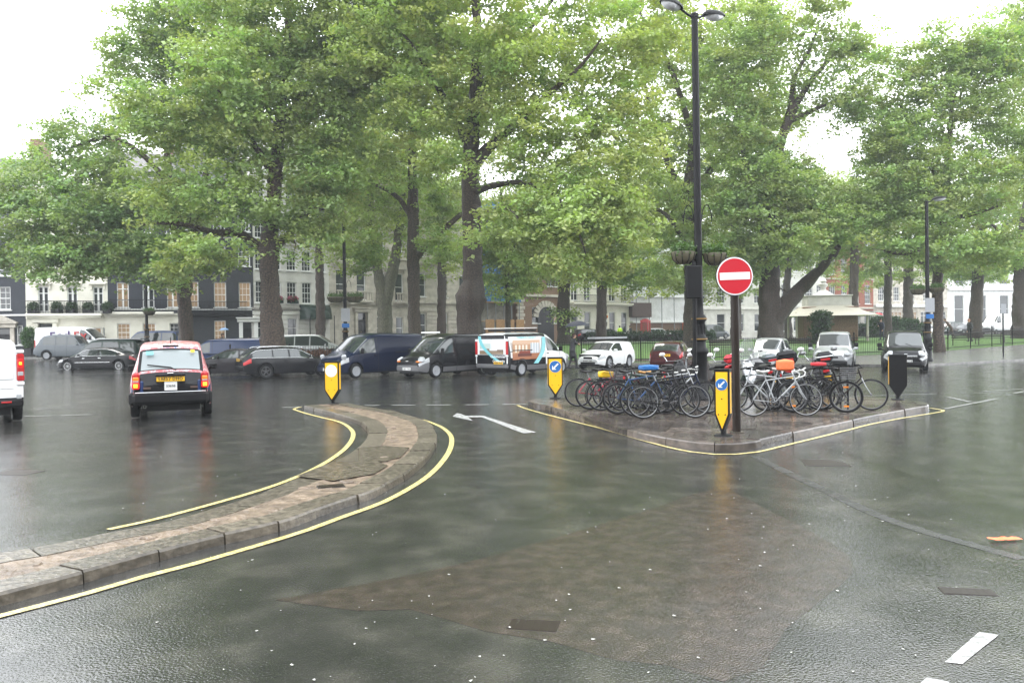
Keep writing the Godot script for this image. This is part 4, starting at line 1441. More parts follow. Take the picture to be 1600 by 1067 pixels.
# limbs: lists of [point, radius]; lobes: [centre, radii] of the foliage masses; sprays: how many twigs carry leaves
func tree(label: String, base_h: float, limbs: Array, lobes: Array, sprays: int, bark: String, tint: Color, lsize := 0.105, per := 24, category := "tree", thin: Array = []) -> void:
	var foot: Vector3 = limbs[0][0][0]
	var base := Vector3(foot.x, land(foot.z) + base_h, foot.z)
	var t := thing("plane_tree", label, category, base, 0.0, "plane trees in and around the square")
	var tb := Mb.new()
	var bones := PackedVector3Array()
	var size_at := PackedFloat32Array()
	for n in limbs.size():
		var l: Array = limbs[n]
		var pts := []
		var rad := []
		for i in l.size() - 1:
			var a: Vector3 = l[maxi(i - 1, 0)][0]
			var p: Vector3 = l[i][0]
			var q: Vector3 = l[i + 1][0]
			var d: Vector3 = l[mini(i + 2, l.size() - 1)][0]
			var steps := maxi(2, int(p.distance_to(q) / (0.22 if n == 0 else 0.3)))
			for k in steps:
				var f := float(k) / steps
				var w := p.cubic_interpolate(q, a, d, f) - base
				var rr: float = lerpf(l[i][1], l[i + 1][1], f)
				pts.append(w + Vector3(rng.randf_range(-0.12, 0.12), 0, rng.randf_range(-0.12, 0.12)) * minf(rr, 0.25) * (1.0 if n == 0 else 1.6))
				rad.append(rr * rng.randf_range(0.95, 1.06))
		pts.append(l[-1][0] - base)
		rad.append(l[-1][1])
		if n == 0:
			for i in rad.size(): rad[i] *= lerpf(0.72, 0.86, smoothstep(0.0, 9.0, float(i) * 0.22))
		if n == 0:
			pts[0] = Vector3(pts[0].x, minf(pts[0].y, 0.0) - 0.15, pts[0].z)
			rad[0] *= 1.2
		knobbly(tb, pts, rad, 22 if n == 0 else 9)
		var far := 0.35 if n == 0 else 0.25
		for i in pts.size():
			if float(i) / pts.size() > far:
				bones.append(pts[i])
				size_at.append(rad[i])
	obj("trunk", tb, M[bark], t)
	# twigs: from the nearest limb out to points in the foliage masses
	var vol := []
	var total := 0.0
	for l in lobes:
		var q: float = l[1].x * l[1].y * l[1].z
		q = pow(q, 0.75)
		total += q
		vol.append(total)
	var goals := []
	for i in int(sprays * 1.9):
		var pick := rng.randf() * total
		var k := 0
		while vol[k] < pick: k += 1
		var dirn := Vector3(rng.randfn(), rng.randfn(), rng.randfn()).normalized()
		var p: Vector3 = lobes[k][0] - base + dirn * lobes[k][1] * pow(rng.randf(), 0.4)
		goals.append([p, (p - Vector3(0, p.y * 0.6, 0)).length() + p.y * 0.3])
	for l in thin:
		for i in 64:
			var dirn := Vector3(rng.randfn(), rng.randfn(), rng.randfn()).normalized()
			var p: Vector3 = l[0] - base + dirn * l[1] * pow(rng.randf(), 0.4)
			goals.append([p, (p - Vector3(0, p.y * 0.6, 0)).length() + p.y * 0.3, true])
	goals.sort_custom(func(a, c): return a[1] < c[1])
	var bb := Mb.new()
	var places: Array[Transform3D] = []
	var tones: Array[Color] = []
	for g in goals:
		var p: Vector3 = g[0]
		var best := 0
		var bd := 1e9
		for i in bones.size():
			var e := bones[i]
			var d := (p - e).length_squared()
			if e.y > p.y + 0.5: d *= 1.5
			if d < bd:
				bd = d
				best = i
		var a := bones[best]
		var far := sqrt(bd)
		if far > 9.0: continue
		var mid := a.lerp(p, 0.5) + Vector3(rng.randf_range(-0.12, 0.12), rng.randf_range(0.02, 0.2), rng.randf_range(-0.12, 0.12)) * far
		var r0 := minf(size_at[best] * 0.6, 0.012 + far * 0.013)
		var line := []
		var lr := []
		var n := maxi(3, int(far / 0.9))
		for k in n + 1:
			var f := float(k) / n
			var w := a.lerp(mid, f).lerp(mid.lerp(p, f), f)
			if k > 0 and k < n: w += Vector3(rng.randf_range(-0.1, 0.1), rng.randf_range(-0.08, 0.08), rng.randf_range(-0.1, 0.1))
			line.append(w)
			lr.append(lerpf(r0, 0.007, f))
			if k > 0:
				bones.append(w)
				size_at.append(lr[-1])
		if far > 0.3: bb.tube(line, lr, 5 if r0 > 0.05 else 3, false)
		var tone := tint * rng.randf_range(0.78, 1.25)
		var hue := rng.randf_range(-0.12, 0.14)
		tone.r *= 1.0 + hue
		var fluff := rng.randf_range(0.4, 0.95)
		var mean := int(per * rng.randf_range(0.15, 0.6))
		if g.size() > 2: mean = rng.randi_range(1, 3)
		for k in mean:
			var f := sqrt(rng.randf())
			var at: Vector3 = line[clampi(int(f * n + 0.5), 1, n)] if rng.randf() < 0.4 and far > 1.5 else p
			var off := Vector3(rng.randfn() * 0.62, rng.randfn() * 0.26, rng.randfn() * 0.62) * fluff
			off.y -= (off.x * off.x + off.z * off.z) * 0.22
			places.append(Transform3D(Basis.from_euler(Vector3(rng.randf_range(-0.35, 0.35), rng.randf() * TAU, rng.randf_range(-0.35, 0.35))).scaled(Vector3.ONE * rng.randf_range(0.8, 1.25)), at + off))
			var c := tone * rng.randf_range(0.85, 1.18)
			tones.append(c)
	obj("branches", bb, M[bark], t).set_meta("kind", "stuff")
	for v in 2:
		var mm := MultiMesh.new()
		mm.transform_format = MultiMesh.TRANSFORM_3D
		mm.use_colors = true
		mm.mesh = leaf_clump(v, lsize, 11)
		var ids := range(v, places.size(), 2)
		mm.instance_count = ids.size()
		for i in ids.size():
			mm.set_instance_transform(i, places[ids[i]])
			mm.set_instance_color(i, tones[ids[i]])
		var o := MultiMeshInstance3D.new()
		o.multimesh = mm
		o.material_override = M.leaf
		o.set_meta("kind", "stuff")
		add_to(t, o, "crown")


# a trunk with swellings and shallow flutes
func knobbly(b: Mb, pts: Array, rad: Array, sides: int) -> void:
	var rows := []
	var side := Vector3.ZERO
	var ph := rng.randf() * 10.0
	for i in pts.size():
		var p: Vector3 = pts[i]
		var d: Vector3 = (pts[mini(i + 1, pts.size() - 1)] - pts[maxi(i - 1, 0)]).normalized()
		if side == Vector3.ZERO: side = d.cross(Vector3.FORWARD if absf(d.y) > 0.7 else Vector3.UP).normalized()
		else: side = (side - d * side.dot(d)).normalized()
		var up := side.cross(d)
		var row := PackedVector3Array()
		for s in sides:
			var a := TAU * s / sides
			var r: float = rad[i] * (1.0 + 0.05 * sin(a * 3.0 + ph + i * 0.15) + 0.04 * sin(a * 5.0 - ph + i * 0.4) + 0.03 * sin(i * 0.8 + a * 2.0) + (rng.randf_range(-0.035, 0.035) if sides > 12 else 0.0))
			row.append(p + (side * cos(a) - up * sin(a)) * r)
		rows.append(row)
	b.grid(rows, true)


func trees() -> void:
	var fresh := Color(0.36, 0.44, 0.17)
	var mid := Color(0.32, 0.41, 0.165)
	var deep := Color(0.285, 0.38, 0.17)
	# the great tree in the middle, behind the vans
	tree("thickest plane trunk with bulging burr, behind the black van", 0.12,
		[[[Vector3(-2.16, 0.17, -41.00), 1.05], [Vector3(-2.17, 1.98, -41.00), 0.86], [Vector3(-2.19, 2.97, -41.00), 0.82], [Vector3(-2.11, 3.79, -41.00), 1.09], [Vector3(-2.00, 4.61, -41.00), 0.66], [Vector3(-1.97, 6.59, -41.00), 0.59], [Vector3(-1.98, 8.23, -41.00), 0.56], [Vector3(-2.00, 11.19, -41.00), 0.49], [Vector3(-1.74, 13.81, -41.00), 0.43], [Vector3(-1.59, 17.09, -41.00), 0.30], [Vector3(-1.63, 21.02, -41.00), 0.20], [Vector3(-1.65, 24.28, -41.00), 0.10]], [[Vector3(-1.98, 10.47, -41.00), 0.40], [Vector3(-1.11, 11.44, -41.00), 0.30], [Vector3(-0.17, 12.06, -40.00), 0.24], [Vector3(0.94, 12.72, -39.00), 0.19], [Vector3(2.05, 13.40, -38.00), 0.14], [Vector3(3.29, 14.20, -37.00), 0.09], [Vector3(4.23, 15.15, -36.00), 0.04]], [[Vector3(-1.93, 9.22, -41.00), 0.20], [Vector3(-0.84, 9.25, -39.50), 0.16], [Vector3(0.56, 9.10, -38.00), 0.12], [Vector3(1.88, 8.45, -37.00), 0.09], [Vector3(2.45, 7.54, -36.00), 0.07], [Vector3(3.10, 6.38, -36.00), 0.06], [Vector3(3.38, 5.51, -36.00), 0.04]], [[Vector3(-2.00, 11.35, -41.00), 0.23], [Vector3(-2.80, 13.17, -41.00), 0.20], [Vector3(-3.67, 14.51, -40.00), 0.14], [Vector3(-4.49, 15.76, -39.00), 0.09], [Vector3(-5.27, 16.63, -38.00), 0.05]], [[Vector3(-1.74, 13.81, -41.00), 0.20], [Vector3(-0.13, 16.78, -43.00), 0.17], [Vector3(1.66, 19.21, -44.00), 0.12], [Vector3(3.45, 21.64, -44.00), 0.07]], [[Vector3(-2.01, 8.56, -41.00), 0.15], [Vector3(-1.16, 7.91, -39.00), 0.11], [Vector3(-0.21, 7.74, -37.00), 0.07], [Vector3(0.37, 7.14, -36.00), 0.04]]],
		[[Vector3(-0.46, 14.46, -40.00), Vector3(3.86, 2.89, 3.28)], [Vector3(2.57, 11.21, -38.00), Vector3(3.36, 2.90, 2.86)], [Vector3(4.10, 8.12, -37.00), Vector3(2.23, 2.38, 1.90)], [Vector3(1.14, 8.46, -37.00), Vector3(2.38, 2.08, 2.02)], [Vector3(-3.07, 17.11, -41.00), Vector3(4.28, 3.13, 3.64)], [Vector3(3.67, 17.76, -43.00), Vector3(3.46, 3.11, 2.94)], [Vector3(-4.52, 13.58, -39.00), Vector3(2.82, 2.51, 2.40)], [Vector3(5.46, 10.40, -38.00), Vector3(1.83, 2.44, 1.56)], [Vector3(1.81, 6.97, -36.00), Vector3(3.18, 1.45, 2.71)], [Vector3(-0.23, 6.40, -37.00), Vector3(1.78, 1.01, 1.52)], [Vector3(5.43, 7.51, -37.00), Vector3(1.78, 2.08, 1.52)], [Vector3(4.93, 4.78, -38.00), Vector3(1.22, 0.92, 1.04)], [Vector3(-1.67, 22.65, -41.00), Vector3(6.59, 3.63, 5.60)], [Vector3(2.66, 5.37, -36.00), Vector3(1.59, 1.16, 1.35)], [Vector3(0.20, 16.17, -37.00), Vector3(3.27, 2.38, 2.78)], [Vector3(5.17, 13.76, -39.00), Vector3(2.51, 2.51, 2.13)], [Vector3(-5.38, 18.89, -39.00), Vector3(3.45, 2.51, 2.93)], [Vector3(6.46, 16.86, -39.00), Vector3(2.51, 2.51, 2.13)], [Vector3(4.37, 5.60, -37.00), Vector3(1.19, 1.04, 1.01)], [Vector3(-2.85, 10.00, -37.00), Vector3(1.78, 1.34, 1.52)], [Vector3(-5.89, 16.03, -38.00), Vector3(2.44, 2.14, 2.08)]], 560, "bark_dark", fresh)
	# left of centre
	tree("big forked plane with long level limb, behind the black estate car", 0.1,
		[[[Vector3(-12.31, 0.80, -41.00), 0.99], [Vector3(-12.36, 1.79, -41.00), 0.86], [Vector3(-12.39, 3.44, -41.00), 0.69], [Vector3(-12.44, 4.76, -41.00), 0.59], [Vector3(-12.45, 6.24, -41.00), 0.59], [Vector3(-12.29, 8.05, -41.00), 0.46], [Vector3(-12.13, 9.69, -41.00), 0.41], [Vector3(-11.82, 12.64, -41.00), 0.33], [Vector3(-11.43, 15.91, -41.00), 0.25], [Vector3(-11.18, 19.19, -41.00), 0.18], [Vector3(-11.02, 23.11, -41.00), 0.08]], [[Vector3(-12.48, 6.24, -41.00), 0.33], [Vector3(-13.16, 6.74, -41.00), 0.23], [Vector3(-13.90, 7.22, -40.50), 0.20], [Vector3(-14.86, 7.20, -40.00), 0.16], [Vector3(-15.93, 7.50, -39.50), 0.13], [Vector3(-16.98, 7.57, -39.00), 0.09], [Vector3(-17.77, 7.32, -38.00), 0.05]], [[Vector3(-12.31, 6.40, -41.00), 0.30], [Vector3(-11.61, 6.99, -41.00), 0.21], [Vector3(-11.04, 7.70, -41.00), 0.16], [Vector3(-10.52, 8.57, -42.00), 0.14], [Vector3(-9.73, 9.27, -43.00), 0.09]], [[Vector3(-12.06, 10.02, -41.00), 0.20], [Vector3(-12.70, 11.43, -40.00), 0.16], [Vector3(-13.29, 12.77, -39.00), 0.11], [Vector3(-13.85, 13.71, -38.00), 0.06]], [[Vector3(-11.82, 12.64, -41.00), 0.18], [Vector3(-10.93, 14.57, -42.00), 0.15], [Vector3(-9.96, 16.57, -43.00), 0.10], [Vector3(-8.73, 17.93, -43.00), 0.05]]],
		[[Vector3(-12.66, 13.31, -41.00), Vector3(3.63, 2.97, 3.08)], [Vector3(-12.91, 17.90, -41.00), Vector3(3.63, 3.30, 3.08)], [Vector3(-9.90, 10.97, -41.00), Vector3(2.47, 2.14, 2.10)], [Vector3(-10.57, 16.24, -42.00), Vector3(3.38, 3.04, 2.87)], [Vector3(-14.42, 11.07, -39.00), Vector3(2.51, 2.19, 2.13)], [Vector3(-11.85, 22.79, -41.00), Vector3(4.94, 3.63, 4.20)], [Vector3(-11.47, 8.05, -40.00), Vector3(1.93, 0.90, 1.64)], [Vector3(-15.20, 5.82, -38.00), Vector3(1.83, 0.98, 1.56)], [Vector3(-16.67, 8.89, -38.00), Vector3(2.44, 1.83, 2.08)], [Vector3(-13.23, 14.31, -38.00), Vector3(2.75, 2.44, 2.34)], [Vector3(-13.32, 8.84, -38.00), Vector3(2.14, 1.53, 1.82)], [Vector3(-13.91, 5.85, -37.00), Vector3(1.78, 0.89, 1.52)], [Vector3(-10.26, 6.63, -39.00), Vector3(1.25, 1.07, 1.07)], [Vector3(-8.87, 10.10, -40.00), Vector3(1.93, 1.93, 1.64)], [Vector3(-8.49, 13.61, -40.00), Vector3(2.25, 2.25, 1.91)], [Vector3(-9.79, 7.68, -41.00), Vector3(1.65, 1.32, 1.40)], [Vector3(-8.30, 18.49, -41.00), Vector3(2.64, 2.64, 2.24)], [Vector3(-7.69, 15.86, -41.00), Vector3(1.98, 2.31, 1.68)], [Vector3(-16.61, 12.54, -38.00), Vector3(2.14, 1.83, 1.82)]], 560, "bark", mid)
	tree("leftmost big plane, twin stems behind the red taxi", 0.1,
		[[[Vector3(-19.24, 1.29, -47.00), 0.60], [Vector3(-19.28, 2.99, -47.00), 0.53], [Vector3(-19.37, 4.50, -47.00), 0.49], [Vector3(-19.63, 6.77, -47.00), 0.38], [Vector3(-19.89, 9.41, -47.00), 0.30], [Vector3(-20.14, 12.05, -47.00), 0.23], [Vector3(-20.35, 15.07, -47.00), 0.15], [Vector3(-20.48, 18.45, -47.00), 0.08]], [[Vector3(-19.33, 4.43, -47.00), 0.38], [Vector3(-18.96, 6.38, -47.00), 0.30], [Vector3(-18.55, 8.26, -47.00), 0.26], [Vector3(-18.06, 10.52, -47.00), 0.21], [Vector3(-17.75, 13.15, -47.00), 0.15], [Vector3(-17.51, 16.15, -47.00), 0.08]], [[Vector3(-19.60, 6.39, -47.00), 0.17], [Vector3(-20.60, 7.42, -46.00), 0.15], [Vector3(-21.60, 7.39, -45.00), 0.11], [Vector3(-22.88, 7.40, -44.00), 0.07], [Vector3(-24.65, 7.25, -44.00), 0.04]], [[Vector3(-20.01, 10.92, -47.00), 0.17], [Vector3(-21.25, 12.59, -46.00), 0.15], [Vector3(-22.58, 13.29, -45.00), 0.11], [Vector3(-24.75, 12.78, -45.00), 0.05]]],
		[[Vector3(-26.81, 9.20, -45.00), Vector3(3.07, 3.07, 2.61)], [Vector3(-24.20, 12.64, -46.00), Vector3(2.77, 2.77, 2.36)], [Vector3(-21.26, 16.96, -47.00), Vector3(3.21, 3.21, 2.73)], [Vector3(-20.64, 9.42, -47.00), Vector3(3.40, 3.02, 2.89)], [Vector3(-23.25, 6.70, -44.00), Vector3(2.12, 1.34, 1.80)], [Vector3(-17.83, 19.54, -47.00), Vector3(3.40, 3.40, 2.89)], [Vector3(-20.60, 6.49, -44.00), Vector3(2.48, 1.49, 2.10)], [Vector3(-24.11, 6.26, -43.00), Vector3(2.42, 1.24, 2.06)], [Vector3(-18.60, 5.32, -43.00), Vector3(1.38, 0.83, 1.18)], [Vector3(-27.76, 12.16, -47.00), Vector3(1.89, 1.51, 1.61)], [Vector3(-22.85, 9.34, -44.00), Vector3(2.83, 2.48, 2.41)], [Vector3(-20.44, 20.70, -47.00), Vector3(2.27, 2.27, 1.93)], [Vector3(-28.11, 7.05, -45.00), Vector3(2.17, 1.45, 1.84)], [Vector3(-17.54, 14.27, -47.00), Vector3(2.27, 2.27, 1.93)]], 460, "bark", deep)
	tree("slimmer reddish plane trunk left of the thickest one", 0.13,
		[[[Vector3(-6.48, 1.01, -53.00), 0.68], [Vector3(-6.50, 2.92, -53.00), 0.55], [Vector3(-6.49, 6.33, -53.00), 0.49], [Vector3(-6.47, 10.16, -53.00), 0.43], [Vector3(-6.46, 13.55, -53.00), 0.34], [Vector3(-6.49, 17.80, -53.00), 0.26], [Vector3(-6.50, 22.46, -53.00), 0.15]], [[Vector3(-6.31, 7.18, -53.00), 0.30], [Vector3(-5.35, 8.10, -53.00), 0.23], [Vector3(-4.15, 9.19, -53.00), 0.19], [Vector3(-3.07, 10.11, -53.00), 0.13], [Vector3(-1.99, 11.37, -53.00), 0.06]], [[Vector3(-6.56, 9.73, -53.00), 0.21], [Vector3(-7.31, 10.93, -53.00), 0.17], [Vector3(-8.15, 11.58, -53.00), 0.13], [Vector3(-9.42, 12.11, -53.00), 0.06]], [[Vector3(-6.49, 14.40, -53.00), 0.17], [Vector3(-8.29, 16.55, -53.00), 0.13], [Vector3(-9.97, 17.84, -53.00), 0.06]]],
		[[Vector3(-8.34, 13.58, -53.00), Vector3(3.83, 3.20, 3.26)], [Vector3(-6.55, 19.49, -53.00), Vector3(5.11, 3.83, 4.35)], [Vector3(-10.09, 10.21, -53.00), Vector3(2.56, 1.92, 2.17)], [Vector3(-4.56, 10.13, -53.00), Vector3(1.70, 1.70, 1.45)], [Vector3(-7.32, 24.16, -53.00), Vector3(5.54, 4.26, 4.71)], [Vector3(-10.87, 14.89, -53.00), Vector3(2.98, 2.98, 2.53)], [Vector3(-4.83, 7.78, -51.00), Vector3(2.05, 1.48, 1.74)], [Vector3(-10.13, 7.66, -53.00), Vector3(2.13, 1.53, 1.81)], [Vector3(-4.05, 15.64, -53.00), Vector3(2.56, 2.56, 2.17)], [Vector3(-9.50, 7.22, -53.00), Vector3(2.13, 1.19, 1.81)]], 330, "bark", mid)
	tree("pale twin-stemmed plane in front of the carved stone house", 0.13,
		[[[Vector3(-10.04, 0.88, -63.00), 0.86], [Vector3(-10.05, 3.16, -63.00), 0.76], [Vector3(-10.13, 4.68, -63.00), 0.76], [Vector3(-10.55, 6.96, -63.00), 0.46], [Vector3(-10.96, 9.75, -63.00), 0.38], [Vector3(-11.06, 13.28, -63.00), 0.25], [Vector3(-11.40, 17.33, -63.00), 0.13]], [[Vector3(-9.98, 4.42, -63.00), 0.51], [Vector3(-9.39, 6.94, -63.00), 0.43], [Vector3(-8.89, 9.72, -63.00), 0.35], [Vector3(-8.54, 12.74, -63.00), 0.25], [Vector3(-8.12, 16.78, -63.00), 0.13]]],
		[[Vector3(-9.96, 12.26, -63.00), Vector3(3.80, 2.53, 3.23)], [Vector3(-12.29, 9.26, -63.00), Vector3(2.79, 1.62, 2.37)], [Vector3(-7.99, 9.20, -63.00), Vector3(2.03, 1.32, 1.72)], [Vector3(-11.42, 15.81, -63.00), Vector3(3.55, 3.04, 3.01)], [Vector3(-7.39, 15.25, -63.00), Vector3(3.04, 3.04, 2.58)], [Vector3(-14.02, 11.81, -63.00), Vector3(2.53, 2.03, 2.15)]], 200, "bark_pale", fresh, 0.095, 20)
	tree("thin young tree in front of the blue netting", 0.13,
		[[[Vector3(-0.23, 1.09, -56.00), 0.27], [Vector3(-0.28, 4.24, -56.00), 0.23], [Vector3(-0.29, 6.49, -56.00), 0.20], [Vector3(-0.51, 9.64, -56.00), 0.16], [Vector3(-0.66, 12.34, -56.00), 0.07]], [[Vector3(-0.33, 6.72, -56.00), 0.11], [Vector3(-1.26, 8.08, -56.00), 0.09], [Vector3(-2.05, 9.21, -56.00), 0.05]], [[Vector3(-0.37, 7.39, -56.00), 0.11], [Vector3(0.77, 8.50, -56.00), 0.09], [Vector3(1.91, 9.61, -56.00), 0.05]]],
		[[Vector3(-0.34, 9.19, -56.00), Vector3(2.70, 2.25, 2.30)], [Vector3(-1.27, 6.95, -56.00), Vector3(1.98, 2.25, 1.68)], [Vector3(0.06, 5.36, -56.00), Vector3(2.25, 1.35, 1.91)], [Vector3(2.33, 6.90, -56.00), Vector3(2.70, 1.71, 2.30)], [Vector3(-2.16, 7.87, -56.00), Vector3(1.80, 1.58, 1.53)], [Vector3(1.03, 10.97, -56.00), Vector3(3.15, 2.03, 2.68)]], 230, "bark_dark", fresh, 0.09, 20)
	tree("tree with ivy-covered trunk beyond the small white van", 0.13,
		[[[Vector3(4.55, 0.55, -70.00), 0.84], [Vector3(4.53, 3.09, -70.00), 0.73], [Vector3(4.68, 5.89, -70.00), 0.62], [Vector3(4.90, 9.83, -70.00), 0.48], [Vector3(5.24, 14.31, -70.00), 0.28]], [[Vector3(4.68, 6.46, -70.00), 0.34], [Vector3(6.85, 8.67, -70.00), 0.25], [Vector3(9.12, 10.33, -70.00), 0.14]]],
		[[Vector3(5.17, 9.26, -70.00), Vector3(5.06, 3.09, 4.30)], [Vector3(9.11, 9.77, -70.00), Vector3(4.22, 3.38, 3.59)], [Vector3(6.90, 12.60, -70.00), Vector3(4.50, 3.38, 3.83)], [Vector3(4.59, 3.65, -70.00), Vector3(0.79, 2.14, 0.67)], [Vector3(11.33, 6.93, -70.00), Vector3(3.09, 1.35, 2.63)]], 260, "bark_dark", mid, 0.118, 20)
	tree("broad plane trunk behind the tall lamp post", 0.13,
		[[[Vector3(13.69, 0.60, -60.00), 1.06], [Vector3(13.67, 2.77, -60.00), 0.92], [Vector3(13.70, 5.18, -60.00), 0.77], [Vector3(13.54, 8.07, -60.00), 0.63], [Vector3(13.44, 11.44, -60.00), 0.53], [Vector3(13.77, 15.29, -60.00), 0.43], [Vector3(14.21, 20.08, -60.00), 0.29], [Vector3(14.52, 25.35, -60.00), 0.14]], [[Vector3(13.57, 10.96, -60.00), 0.34], [Vector3(12.21, 13.87, -60.00), 0.27], [Vector3(11.05, 17.25, -60.00), 0.19], [Vector3(10.14, 21.10, -60.00), 0.10]], [[Vector3(13.74, 12.40, -60.00), 0.31], [Vector3(15.35, 14.30, -60.00), 0.24], [Vector3(16.58, 16.69, -60.00), 0.17], [Vector3(17.58, 19.55, -60.00), 0.07]], [[Vector3(13.58, 7.59, -60.00), 0.19], [Vector3(11.56, 9.84, -57.00), 0.16], [Vector3(9.84, 10.46, -55.00), 0.11], [Vector3(8.36, 10.10, -54.00), 0.07]], [[Vector3(13.93, 16.24, -60.00), 0.24], [Vector3(11.90, 20.89, -58.00), 0.19], [Vector3(10.17, 22.49, -56.00), 0.11], [Vector3(9.13, 23.89, -55.00), 0.07]]],
		[[Vector3(13.62, 10.48, -60.00), Vector3(4.34, 2.89, 3.69)], [Vector3(11.53, 16.76, -60.00), Vector3(4.10, 3.86, 3.48)], [Vector3(16.10, 17.17, -60.00), Vector3(4.10, 3.86, 3.48)], [Vector3(19.02, 19.53, -60.00), Vector3(2.89, 3.38, 2.46)], [Vector3(14.01, 23.44, -60.00), Vector3(5.31, 3.86, 4.51)], [Vector3(18.61, 25.77, -60.00), Vector3(3.86, 2.89, 3.28)], [Vector3(9.70, 20.71, -56.00), Vector3(3.15, 3.60, 2.68)], [Vector3(9.32, 26.53, -56.00), Vector3(5.40, 3.15, 4.59)], [Vector3(11.41, 7.14, -60.00), Vector3(2.65, 1.54, 2.25)], [Vector3(16.05, 12.37, -60.00), Vector3(2.89, 2.89, 2.46)], [Vector3(10.47, 10.38, -56.00), Vector3(2.70, 2.70, 2.30)], [Vector3(14.56, 8.54, -60.00), Vector3(3.86, 2.12, 3.28)], [Vector3(12.59, 5.68, -60.00), Vector3(2.41, 1.25, 2.05)], [Vector3(18.09, 22.43, -60.00), Vector3(2.89, 3.38, 2.46)], [Vector3(8.97, 11.57, -55.00), Vector3(2.21, 2.65, 1.88)], [Vector3(15.50, 7.08, -60.00), Vector3(1.93, 1.35, 1.64)]], 420, "bark", fresh, 0.118, 22)
	tree("massive leaning plane whose limb hangs low to the right", 0.13,
		[[[Vector3(16.96, 0.07, -52.00), 1.38], [Vector3(16.93, 1.32, -52.00), 1.17], [Vector3(16.86, 2.79, -52.00), 1.00], [Vector3(16.88, 4.67, -52.00), 0.84], [Vector3(16.95, 6.75, -52.00), 0.71], [Vector3(17.07, 9.67, -52.00), 0.54], [Vector3(17.44, 13.00, -52.00), 0.38], [Vector3(18.22, 15.49, -52.00), 0.29], [Vector3(19.49, 17.76, -52.00), 0.21], [Vector3(20.67, 19.20, -52.00), 0.15], [Vector3(21.94, 20.43, -52.00), 0.06]], [[Vector3(17.07, 2.58, -52.00), 0.71], [Vector3(18.00, 3.65, -52.00), 0.56], [Vector3(18.93, 4.56, -52.00), 0.46], [Vector3(19.52, 5.47, -51.00), 0.35], [Vector3(19.99, 6.31, -50.00), 0.26], [Vector3(20.23, 7.00, -49.00), 0.16]], [[Vector3(17.79, 14.45, -52.00), 0.25], [Vector3(18.39, 16.53, -52.00), 0.21], [Vector3(18.66, 18.39, -52.00), 0.17], [Vector3(19.51, 19.84, -52.00), 0.10], [Vector3(20.28, 21.70, -52.00), 0.06]], [[Vector3(18.22, 15.49, -52.00), 0.21], [Vector3(19.60, 16.09, -52.00), 0.15], [Vector3(21.07, 16.70, -52.00), 0.10], [Vector3(22.53, 17.09, -52.00), 0.04]], [[Vector3(16.96, 7.59, -52.00), 0.29], [Vector3(15.99, 10.10, -52.00), 0.23], [Vector3(15.39, 13.03, -52.00), 0.17], [Vector3(14.81, 16.37, -52.00), 0.08]]],
		[[Vector3(16.19, 9.68, -52.00), Vector3(3.34, 2.72, 2.84)], [Vector3(17.96, 7.75, -50.00), Vector3(3.01, 1.81, 2.56)], [Vector3(15.82, 14.27, -52.00), Vector3(2.72, 3.14, 2.31)], [Vector3(14.83, 18.86, -52.00), Vector3(2.93, 3.34, 2.49)], [Vector3(17.16, 21.74, -52.00), Vector3(2.30, 2.09, 1.95)], [Vector3(22.35, 20.21, -52.00), Vector3(1.25, 0.75, 1.07)], [Vector3(20.18, 9.32, -50.00), Vector3(2.41, 2.01, 2.05)], [Vector3(18.09, 11.33, -52.00), Vector3(2.51, 2.09, 2.13)], [Vector3(20.09, 22.74, -52.00), Vector3(1.67, 0.84, 1.42)], [Vector3(14.69, 6.79, -52.00), Vector3(2.51, 1.84, 2.13)], [Vector3(16.42, 11.77, -52.00), Vector3(3.34, 2.51, 2.84)], [Vector3(21.79, 9.05, -54.00), Vector3(2.60, 1.30, 2.21)], [Vector3(23.07, 16.67, -52.00), Vector3(0.92, 0.67, 0.78)]], 380, "bark_dark", mid, 0.112, 22, "tree", [[Vector3(21.09, 18.78, -52.00), Vector3(2.09, 2.51, 1.78)], [Vector3(24.72, 19.60, -56.00), Vector3(1.80, 2.70, 1.53)], [Vector3(22.57, 20.63, -52.00), Vector3(1.88, 1.46, 1.60)], [Vector3(19.49, 17.55, -52.00), Vector3(1.67, 2.51, 1.42)], [Vector3(21.89, 16.27, -52.00), Vector3(1.67, 1.46, 1.42)], [Vector3(19.86, 20.87, -52.00), Vector3(2.09, 1.67, 1.78)]])
